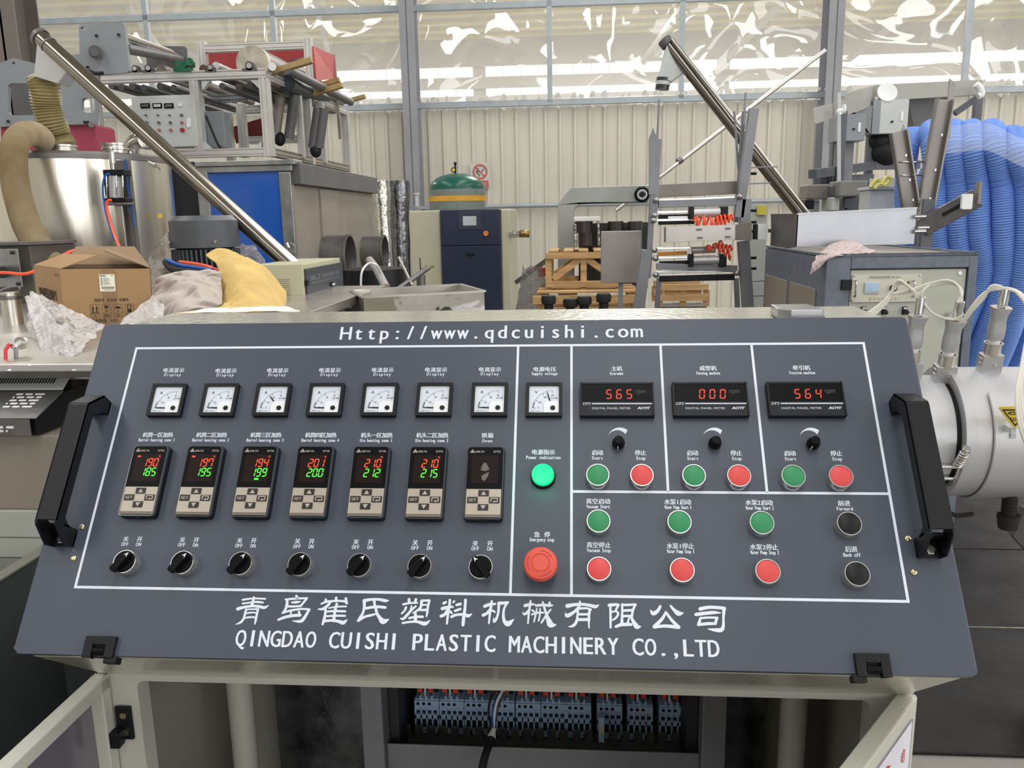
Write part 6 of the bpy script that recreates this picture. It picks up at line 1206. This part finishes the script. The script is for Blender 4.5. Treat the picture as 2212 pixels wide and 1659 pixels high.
for x0, y0, x1, y1, m, Y in ((1745, 398, 1798, 430, MATS['brown_grey_bar'], 5.4), (1812, 390, 1874, 424, mat('dull_plate', (130, 128, 124), .5, .2), 5.2), (1797, 400, 1812, 424, GREYD, 5.3), (1795, 425, 1814, 455, GREYL, 5.3), (1740, 430, 1760, 452, BLACKP, 5.3), (1822, 425, 1878, 455, FRD, 5.4)):
    r_ = RC(x0, y0, x1, y1, Y); W('duct_section', MB().box(r_[0], r_[1], Y, Y + .25, r_[2], r_[3]), m, cl, bevel=.01)
W('support', MB().box(P(1800, 450, 5.4).x, P(1830, 450, 5.4).x, 5.4, 5.5, 0, P(1800, 450, 5.4).z), FRD, cl)
YG = 2.35; XG = P(1783, 600, YG).x
gc = thing('grey_cabinet', 'blue grey steel cabinet with pale instrument panel at right, cloth on its corner', 'cabinet', (P(1950, 700, YG).x, YG, 0))
ztg = P(1950, 553, YG).z; XG2 = P(2114, 560, YG).x; YGb = 3.45
r_ = RC(1830, 580, 2082, 830, YG)
W('body', MB().box(XG, r_[0], YG, YG + .06, 0, ztg).box(r_[1], XG2, YG, YG + .06, 0, ztg).box(r_[0], r_[1], YG, YG + .06, r_[3], ztg).box(XG, XG2, YG + .06, YGb, 0, ztg - .002), SLATE2, gc, bevel=.004)
for k, (y0, y1) in enumerate(((YG + .12, YG + .55), (YG + .6, YGb - .04))): W('side_panel', MB().box(XG - .004, XG, y0, y1, .2, ztg - .14), TAUPE, gc, bevel=.002)
W('top_lip', MB().box(XG, XG + .015, YG, YGb, ztg, ztg + .012).box(XG2 - .015, XG2, YG, YGb, ztg, ztg + .012).box(XG, XG2, YG, YG + .015, ztg, ztg + .012), SLATE2, gc, bevel=.003)
W('worktop', MB().box(XG + .015, XG2 - .015, YG + .015, YGb, ztg - .002, ztg + .003), mat('dusty_grey_top', (140, 134, 128), .5, 0, .06), gc)
PANP = mat('instrument_grey', (178, 180, 170), .42, 0, .02)
W('door_panel', MB().box(r_[0] + .004, r_[1] - .004, YG + .01, YG + .03, .3, r_[3] - .004), PANP, gc, bevel=.003)
r2 = RC(1840, 593, 1990, 652, YG); pn = W('instrument_plate', MB().prism(rrect(r2[0], r2[2], r2[1], r2[3], .006, 3), YG + .0, YG + .01, XZ), mat('instrument_cream', (200, 199, 184), .4, 0, .02), gc)
mk = MB(); q = P(1905, 598, YG - .001); Mq = T(q) @ RX(90); lettering(mk, '工频加热电源控制箱 WK-4D-1', .01, -.008, .004, .13, mono=False, h=0, cjk=True); W('printed_title', mk, mat('dim_ink', (136, 134, 122), .5), pn, Mq)
mk = MB(); lettering(mk, '常 州 市 热 工 仪 表 厂', 0, -.006, .006, .13, mono=False, h=0, cjk=True); W('printed_maker', mk, mat('tan_ink', (186, 160, 128), .5), pn, T(P(1912, 646, YG - .001)) @ RX(90))
q = RC(1866, 610, 1899, 634, YG); W('dial_meter', MB().box(q[0], q[1], YG - .006, YG, q[2], q[3]), GREYL, pn, bevel=.002); W('dial_window', MB().box(q[0] + .003, q[1] - .003, YG - .008, YG - .006, q[2] + .009, q[3] - .003), mat('pale_blue_dial', (170, 196, 220), .2), pn)
for px in (1850, 1976): W('grab_handle', MB().tube(path(pp((px - 1, 607, YG), (px, 609, YG - .02), (px - 2, 638, YG - .02), (px - 3, 640, YG))), .004, 8), CHROME, pn)
q = P(1928, 622, YG); W('dial_knob', MB().cyl(q, q - Vector((0, .02, 0)), .012, n=18), BLACKP, pn); W('knob_cap', MB().cyl(q - Vector((-.002, .02, 0)), q - Vector((-.002, .021, 0)), .006, n=14), WHITE, pn)
q = P(1962, 610, YG); W('brown_lamp', MB().cyl(q, q - Vector((0, .004, 0)), .005, n=12), mat('brown_lamp', (130, 70, 40), .4), pn)
for px, py in ((1846, 596), (1987, 595), (1841, 648)): q = P(px, py, YG); W('screw', MB().ball(q, .005, 10), CHROME, pn)
W('hinge', MB().box(P(1816, 610, YG).x, P(1839, 610, YG).x, YG - .012, YG, P(1828, 626, YG).z, P(1828, 604, YG).z), BLACKP, gc, bevel=.002)
for px, m in ((1866, mat('deep_red', (170, 44, 44), .4)), (1910, BLACKP), (1955, BLACKP)):
    q = P(px, 672, YG); sb = W('rotary_switch', MB().box(q.x - .01, q.x + .01, YG - .004, YG + .01, q.z - .014, q.z + .018), BLACKP, gc, bevel=.002); W('switch_label', MB().box(q.x - .008, q.x + .008, YG - .006, YG - .004, q.z + .008, q.z + .016), GREYL, sb); W('switch_knob', MB().cyl(q + Vector((0, -.004, -.004)), q + Vector((0, -.022, -.004)), .009, n=16), m, sb)
q = P(2052, 682, YG); W('door_lock', MB().cyl(q, q - Vector((0, .02, 0)), .016, .012, n=18), CHROME, gc); q = P(2073, 590, YG + .01); W('screw', MB().cyl(q, q - Vector((0, .004, 0)), .008, n=14), CHROME, gc)
# open steel box on the cabinet
YB2 = 3.0; q4 = [P(1722, 462, YB2), P(1981, 449, YB2), P(1974, 527, YB2), P(1718, 533, YB2)]
sbx = thing('steel_hopper_box', 'galvanised sheet steel box standing on the grey cabinet', 'steel box', P(1850, 530, YB2))
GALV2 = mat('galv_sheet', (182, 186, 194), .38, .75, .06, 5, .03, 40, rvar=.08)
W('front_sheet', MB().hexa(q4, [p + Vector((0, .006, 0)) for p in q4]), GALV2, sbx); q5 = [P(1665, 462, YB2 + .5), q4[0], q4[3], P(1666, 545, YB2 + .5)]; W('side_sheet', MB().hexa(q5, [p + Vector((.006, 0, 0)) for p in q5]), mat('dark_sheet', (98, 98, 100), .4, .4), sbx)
W('top_edge', MB().beam(q4[0], q4[1], .01, .008), GALV, sbx); W('rear_sheet', MB().box(q4[0].x, q4[1].x, YB2 + .4, YB2 + .41, q4[3].z, q4[0].z), GALV2, sbx)
tag(W('dark_cover_panel', MB().box(P(1666, 500, 3.55).x, P(1730, 500, 3.55).x, 3.52, 3.56, .3, P(1700, 462, 3.55).z), mat('dark_cover', (90, 88, 88), .45, .2, .06)), 'dark grey upright cover left of the galvanised box', 'panel')
ba = thing('bracket_arm', 'slotted steel arm with white end plate rising right of the galvanised box', 'bracket', P(1990, 500, YB2)); A_, B_ = P(1992, 492, YB2), P(2112, 426, YB2 - .1)
W('arm', MB().beam(A_, B_, .09, .02, up=(0, 1, 0)), STEELD, ba, bevel=.002); W('arm_flange', MB().beam(B_ + Vector((0, 0, .07)), B_ - Vector((0, 0, .03)), .01, .04, up=(0, 1, 0)), TAUPE, ba)
W('arm_slot', MB().beam(A_.lerp(B_, .35) + Vector((0, -.012, .01)), A_.lerp(B_, .7) + Vector((0, -.012, .01)), .018, .006, up=(0, 1, 0)), BLACKR, ba)
r_ = RC(2077, 419, 2099, 452, YB2 - .13); W('white_plate', MB().prism(rrect(r_[0], r_[2], r_[1], r_[3], .006, 3), YB2 - .14, YB2 - .12, XZ), WHITE, ba)
for px, py in ((1985, 468), (1992, 492), (1985, 500)): q = P(px, py, YB2 - .02); W('bolt', MB().cyl(q - Vector((.02, 0, 0)), q + Vector((.03, 0, 0)), .01, n=10), CHROME, ba)
W('upright', MB().box(P(1990, 520, YB2).x, P(2014, 520, YB2).x, YB2, YB2 + .03, ztg, P(2000, 430, YB2).z), FRD, ba)
heap('pink_grey_rag', 'pinkish grey rag draped over the left corner of the grey cabinet', 'cloth',
     [pp((1775, 545, 2.9), (1800, 525, 2.95), (1840, 521, 2.95), (1862, 530, 2.9)), pp((1765, 550, 2.55), (1800, 535, 2.6), (1845, 532, 2.6), (1872, 540, 2.6)), pp((1757, 570, 2.36), (1788, 550, 2.36), (1830, 548, 2.36), (1893, 546, 2.4)), pp((1752, 592, 2.33), (1772, 575, 2.33), (1786, 556, 2.34), (1800, 552, 2.34))], mat('pink_grey_rag', (186, 170, 170), .85, 0, .06, 8, .3, 40), .012, 30)
# ================================================================== extruder barrel with band heaters, right foreground
XBc = Vector((0, .97, P(2040, 948, .97 - .1).z)); zc_ = P(2045, 949, .9).z; yc_ = .98; rb_ = .142
ex = thing('extruder_barrel', 'cast aluminium extruder barrel with band heaters at the right edge', 'extruder', (1.5, yc_, zc_))
BX = T((0, yc_, zc_)) @ RY(90)     # local z runs along X
CST = mat('barrel_aluminium', (188, 189, 193), .4, .5, .06, 4, .06, 14, rvar=.06)
xf = P(2080, 940, yc_ - rb_).x
W('heater_band', MB().lathe([(rb_, .75), (rb_, xf - .012)], 96), CST, ex, BX)
0 and W('band_seam', MB().lathe([(rb_ + .001, xf - .05), (rb_ + .002, xf - .049), (rb_ + .002, xf - .047), (rb_ + .001, xf - .046)], 96), STEELD, ex, BX)
rf_ = rb_ * 1.16
W('end_flange', MB().lathe([(rb_ - .01, xf), (rf_, xf), (rf_, xf + .022), (rf_ * .98, xf + .024)], 96), CST, ex, BX); W('gap_ring', MB().lathe([(rb_ * .985, xf - .02), (rb_ * .985, xf + .02)], 96), BLACKP, ex, BX)
W('heater_band', MB().lathe([(rf_ * .985, xf + .02), (rf_ * .985, xf + .3), (rf_ * .5, xf + .3)], 96), CST, ex, BX)
W('clamp_ring', MB().lathe([(rf_ * 1.01, xf + .06), (rf_ * 1.03, xf + .062), (rf_ * 1.03, xf + .19), (rf_ * 1.01, xf + .192)], 96, a0=-2.4, a1=.2), CST, ex, BX)
def onb(px, py, r=rb_, X=None):
    lo, hi = .3, yc_     # point of the barrel surface under a pixel
    for _ in range(40):
        m_ = (lo + hi) / 2; q = P(px, py, m_)
        if (q.y - yc_) ** 2 + (q.z - zc_) ** 2 > r * r and q.y < yc_: lo = m_
        else: hi = m_
    return P(px, py, lo)
for py in (1006, 1031): q = onb(2080, py); q2 = Vector((.8, q.y, q.z)); W('clamp_rod', MB().cyl(q + Vector((.0, -.008, 0)), q2 + Vector((0, -.008, 0)), .0055, n=14), CHROME, ex)
q = onb(2104, 960, rb_); a = onb(2058, 1038) + Vector((0, -.012, 0)); b = onb(2062, 1003) + Vector((0, -.014, 0)); c__ = onb(2072, 968) + Vector((0, -.03, .0)); W('clamp_bolt', MB().cyl(a, c__, .005, n=12), CHROME, ex)
pts = []
for i in range(7 * 14 + 1): t_ = i / 98; cc_ = b.lerp(c__, t_); ax = (c__ - b).normalized(); u_ = ax.orthogonal().normalized(); v_ = ax.cross(u_); an = 2 * pi * 7 * t_; pts.append(cc_ + (u_ * cos(an) + v_ * sin(an)) * .0085)
W('clamp_spring', MB().tube(pts, .0026, 8), STEEL, ex); W('spring_nut', MB().cyl(c__, c__ + (c__ - b).normalized() * .012, .01, n=6), CHROME, ex)
def plug(x, phi, lean, lb=None):
    # terminal box standing on the band at angle phi (0 = up, positive towards the viewer)
    M = T((x, yc_, zc_)) @ RX(phi) @ T((0, 0, (rb_ if x < xf else rf_) - .004)) @ MM
    base = W('terminal_box', MB().box(-24, 24, -15, 15, 0, 46), mat('box_alu', (190, 190, 194), .32, .7, .04), ex, M @ T((0, 0, 0)), bevel=1)
    W('foot_plate', MB().box(-17, 17, -32, -14, -5, -3), CST, base, M)
    W('cover_screw', MB().cyl((6, -15, 22), (6, -17.5, 22), 4.6, n=18).box(2.4, 9.6, -18, -17.2, 21.4, 22.6), CHROME, base, M)
    for k in range(2): W('louvre', MB().box(-25.5, -24, -10, 6, 22 + k * 12, 25 + k * 12), STEEL, base, M, bevel=.6)
    W('socket', MB().lathe([(19, 46), (19, 72), (21.5, 73), (21.5, 75), (17, 75), (16.5, 60)], 36), STEEL, base, M)
    W('ceramic_insert', MB().cyl((0, 0, 60), (1, 2, 84), 13.5, n=28), WHITE, base, M)
    pg_ = ex
    L_ = [(84, 16, 14, 0), (92, 17, 15, 1), (110, 18, 15, 1), (128, 16.5, 14, 0), (142, 16.5, 15, 0), (156, 19, 19, 2), (163, 20, 21, 4)]
    N = 28; vs = []
    for z_, rx, ry, off in L_:
        for i in range(N):
            t_ = 2 * pi * i / N; cx_, sy_ = cos(t_), sin(t_); k_ = 4.0; px_ = (abs(cx_) ** (2 / k_)) * (1 if cx_ > 0 else -1); py_ = (abs(sy_) ** (2 / k_)) * (1 if sy_ > 0 else -1); vs.append((px_ * rx, -off + py_ * ry, z_))
    fs = [(j * N + i, j * N + (i + 1) % N, (j + 1) * N + (i + 1) % N, (j + 1) * N + i) for j in range(len(L_) - 1) for i in range(N)] + [tuple(range(N))[::-1], tuple(range((len(L_) - 1) * N, len(L_) * N))]
    W('plug_body', MB().add(vs, fs, None, True), CASTI, base, M); W('plug_rim', MB().prism([(p[0] * 1.02, p[1]) for p in vs[-N:]], 163, 165), STEEL, base, M)
    sp_ = []
    for i in range(16 * 12 + 1): an = 2 * pi * i / 12; sp_.append((9.4 * cos(an), -5 + 9.4 * sin(an), 165 + i * .235))
    W('strain_spring', MB().tube(sp_, 1.5, 6), CHROME, base, M)
    return M @ Vector((0, -5, 200)), M
e1, _ = plug(P(2052, 830, yc_ - .03).x - .02, 14, 0); e2, _ = plug(P(2146, 790, yc_ - .02).x - .015, 10, 0); e0, _ = plug(P(1960, 830, yc_).x - .005, 8, 0)
# braided white wires
WB = mat('white_silicone_wire', (206, 204, 194), .4, 0, .03)
def wire(pts, lbl, r=.0034): return tag(W('white_wire', MB().tube(path(pts, 10), r, 8), WB), lbl, 'wire', 'white wires of the heater plugs')
o = lambda e_, dx, dz=0: e_ + Vector((dx, 0, dz))
for k in range(3):
    dx = .006 * (k - 1)
    wire([o(e1, dx, -.03), o(e1, dx, .0)] + pp((2078 - 4 * k, 630 - 5 * k, e1.y + .01), (2055 - 4 * k, 612 - 3 * k, e1.y + .02), (2010, 618 - 3 * k, e1.y + .04), (1975, 628 - 2 * k, e1.y + .05), (1950 - 10 * k, 635, e1.y + .06)), ('upper', 'middle', 'lower')[k] + ' white wire arching left from the middle heater plug')
    wire([o(e0, dx, -.03), o(e0, dx, .0)] + pp((1968 - 4 * k, 625 - 4 * k, e0.y + .01), (1950 - 4 * k, 612 - 3 * k, e0.y + .02), (1934 - 2 * k, 620, e0.y + .03), (1910 + 4 * k, 650, e0.y + .03), (1868 + 8 * k, 682, e0.y + .02), (1840, 700, e0.y)), ('outer', 'middle', 'inner')[k] + ' white wire bending from the hidden heater plug down behind the console')
    wire([o(e2, dx, -.03), o(e2, dx, .0)] + pp((2168 + 3 * k, 628 - 3 * k, e2.y), (2196 + 6 * k, 632 + 2 * k, e2.y - .02), (2222 + 4 * k, 680, e2.y - .06), (2208 + 3 * k, 780, e2.y - .13), (2195 + 5 * k, 850, e2.y - .18), (2205 + 6 * k, 930, e2.y - .22), (2235, 1000, e2.y - .22)), ('first', 'second', 'third')[k] + ' white wire falling over the barrel at the right edge')
    wire([o(e2, dx, -.03), o(e2, dx, .004)] + pp((2150 - 3 * k, 625 - 4 * k, e2.y), (2125, 634 + 5 * k, e2.y + .01), (2100, 662 + 5 * k, e2.y + .02), (2082, 690 + 3 * k, e2.y + .03)), ('top', 'middle', 'bottom')[k] + ' white wire sloping from the right heater plug to the middle plug')
wire(pp((2082, 678, e1.y - .01), (2060, 690, e1.y), (2020, 680, e1.y + .02), (1996, 655, e1.y + .03), (1992, 632, e1.y + .03), (2008, 616, e1.y + .03)), 'white wire looping round in front of the grey cabinet lock')
# hot surface sign
yw = yc_ - rf_ - .03; ws = thing('hot_surface_sign', 'triangular yellow hot surface warning sign mounted on the barrel', 'sign', P(2195, 900, yw))
W('sign_plate', MB().prism(poly([(2157, 881), (2161, 878), (2228, 878), (2230, 882), (2196, 927), (2191, 927)], yw), yw, yw + .003, XZ), mat('sign_gold', (216, 190, 74), .35, .1), ws, bevel=.0008)
W('black_border', MB().prism(poly([(2164, 884), (2223, 884), (2193, 921)], yw), yw - .0012, yw, XZ, holes=[poly([(2169, 887), (2218, 887), (2193, 917)], yw)[::1]]), INK, ws)
W('pictogram', MB().prism(poly([(2176, 892), (2184, 889), (2198, 890), (2206, 894), (2196, 896), (2182, 896)], yw), yw - .0012, yw, XZ, holes=[poly([(2181, 892.5), (2186, 891), (2196, 892), (2190, 894.5), (2183, 894.5)], yw)]), INK, ws)
for k in range(4): W('heat_wave', MB().tube(path(pp((2185 + 5 * k, 901, yw - .001), (2184 + 5 * k, 904, yw - .001), (2187 + 4 * k, 907, yw - .001), (2187 + 3.4 * k, 910, yw - .001))), .0006, 6), INK, ws)
for px, py in ((2161, 883), (2192, 925)): q = P(px, py, yw); W('rivet', MB().cyl(q, q - Vector((0, .002, 0)), .0026, n=12), CHROME, ws)
W('bracket', MB().box(P(2186, 930, yw).x, P(2196, 930, yw).x, yw + .002, yc_ - rf_ + .012, P(2190, 938, yw).z, P(2190, 926, yw).z), GREYL, ws)
q = P(2191, 943, yw + .02); W('bracket_foot', MB().box(q.x - .006, q.x + .006, q.y + .004, q.y + .007, q.z - .006, q.z + .006), GREYL, ws)
# black fitting under the barrel, support
q = P(2180, 1095, yc_ - .08); bf = thing('drain_fitting', 'black threaded hose fitting hanging beneath the barrel', 'fitting', q)
W('thread', MB().cyl(q + Vector((0, 0, .03)), q + Vector((0, 0, -.02)), .016, n=18), BLACKR, bf); W('nut', MB().cyl(q + Vector((0, 0, -.02)), q + Vector((.002, 0, -.055)), .026, .022, n=10), BLACKR, bf)
for k in range(5): W('thread_ring', MB().cyl(q + Vector((0, 0, .02 - .009 * k)), q + Vector((0, 0, .016 - .009 * k)), .0175, n=18), BLACKR, bf)
W('support_plate', MB().prism(poly([(2215, 1100), (2300, 1080), (2300, 1220), (2240, 1215), (2190, 1160)], yc_ + .1), yc_ + .1, yc_ + .13, XZ), GREYD, ex); W('support_foot', MB().box(1.95, 2.1, yc_, yc_ + .2, 0, zc_), GREYD, ex)
tag(W('flexible_conduit', MB().tube(path(pp((2022, 1078, yc_ - .02), (2040, 1100, yc_ - .03), (2065, 1113, yc_ - .02), (2100, 1110, yc_))), .006, 10), BLACKR), 'thin black conduit curving under the barrel beside the console', 'conduit')
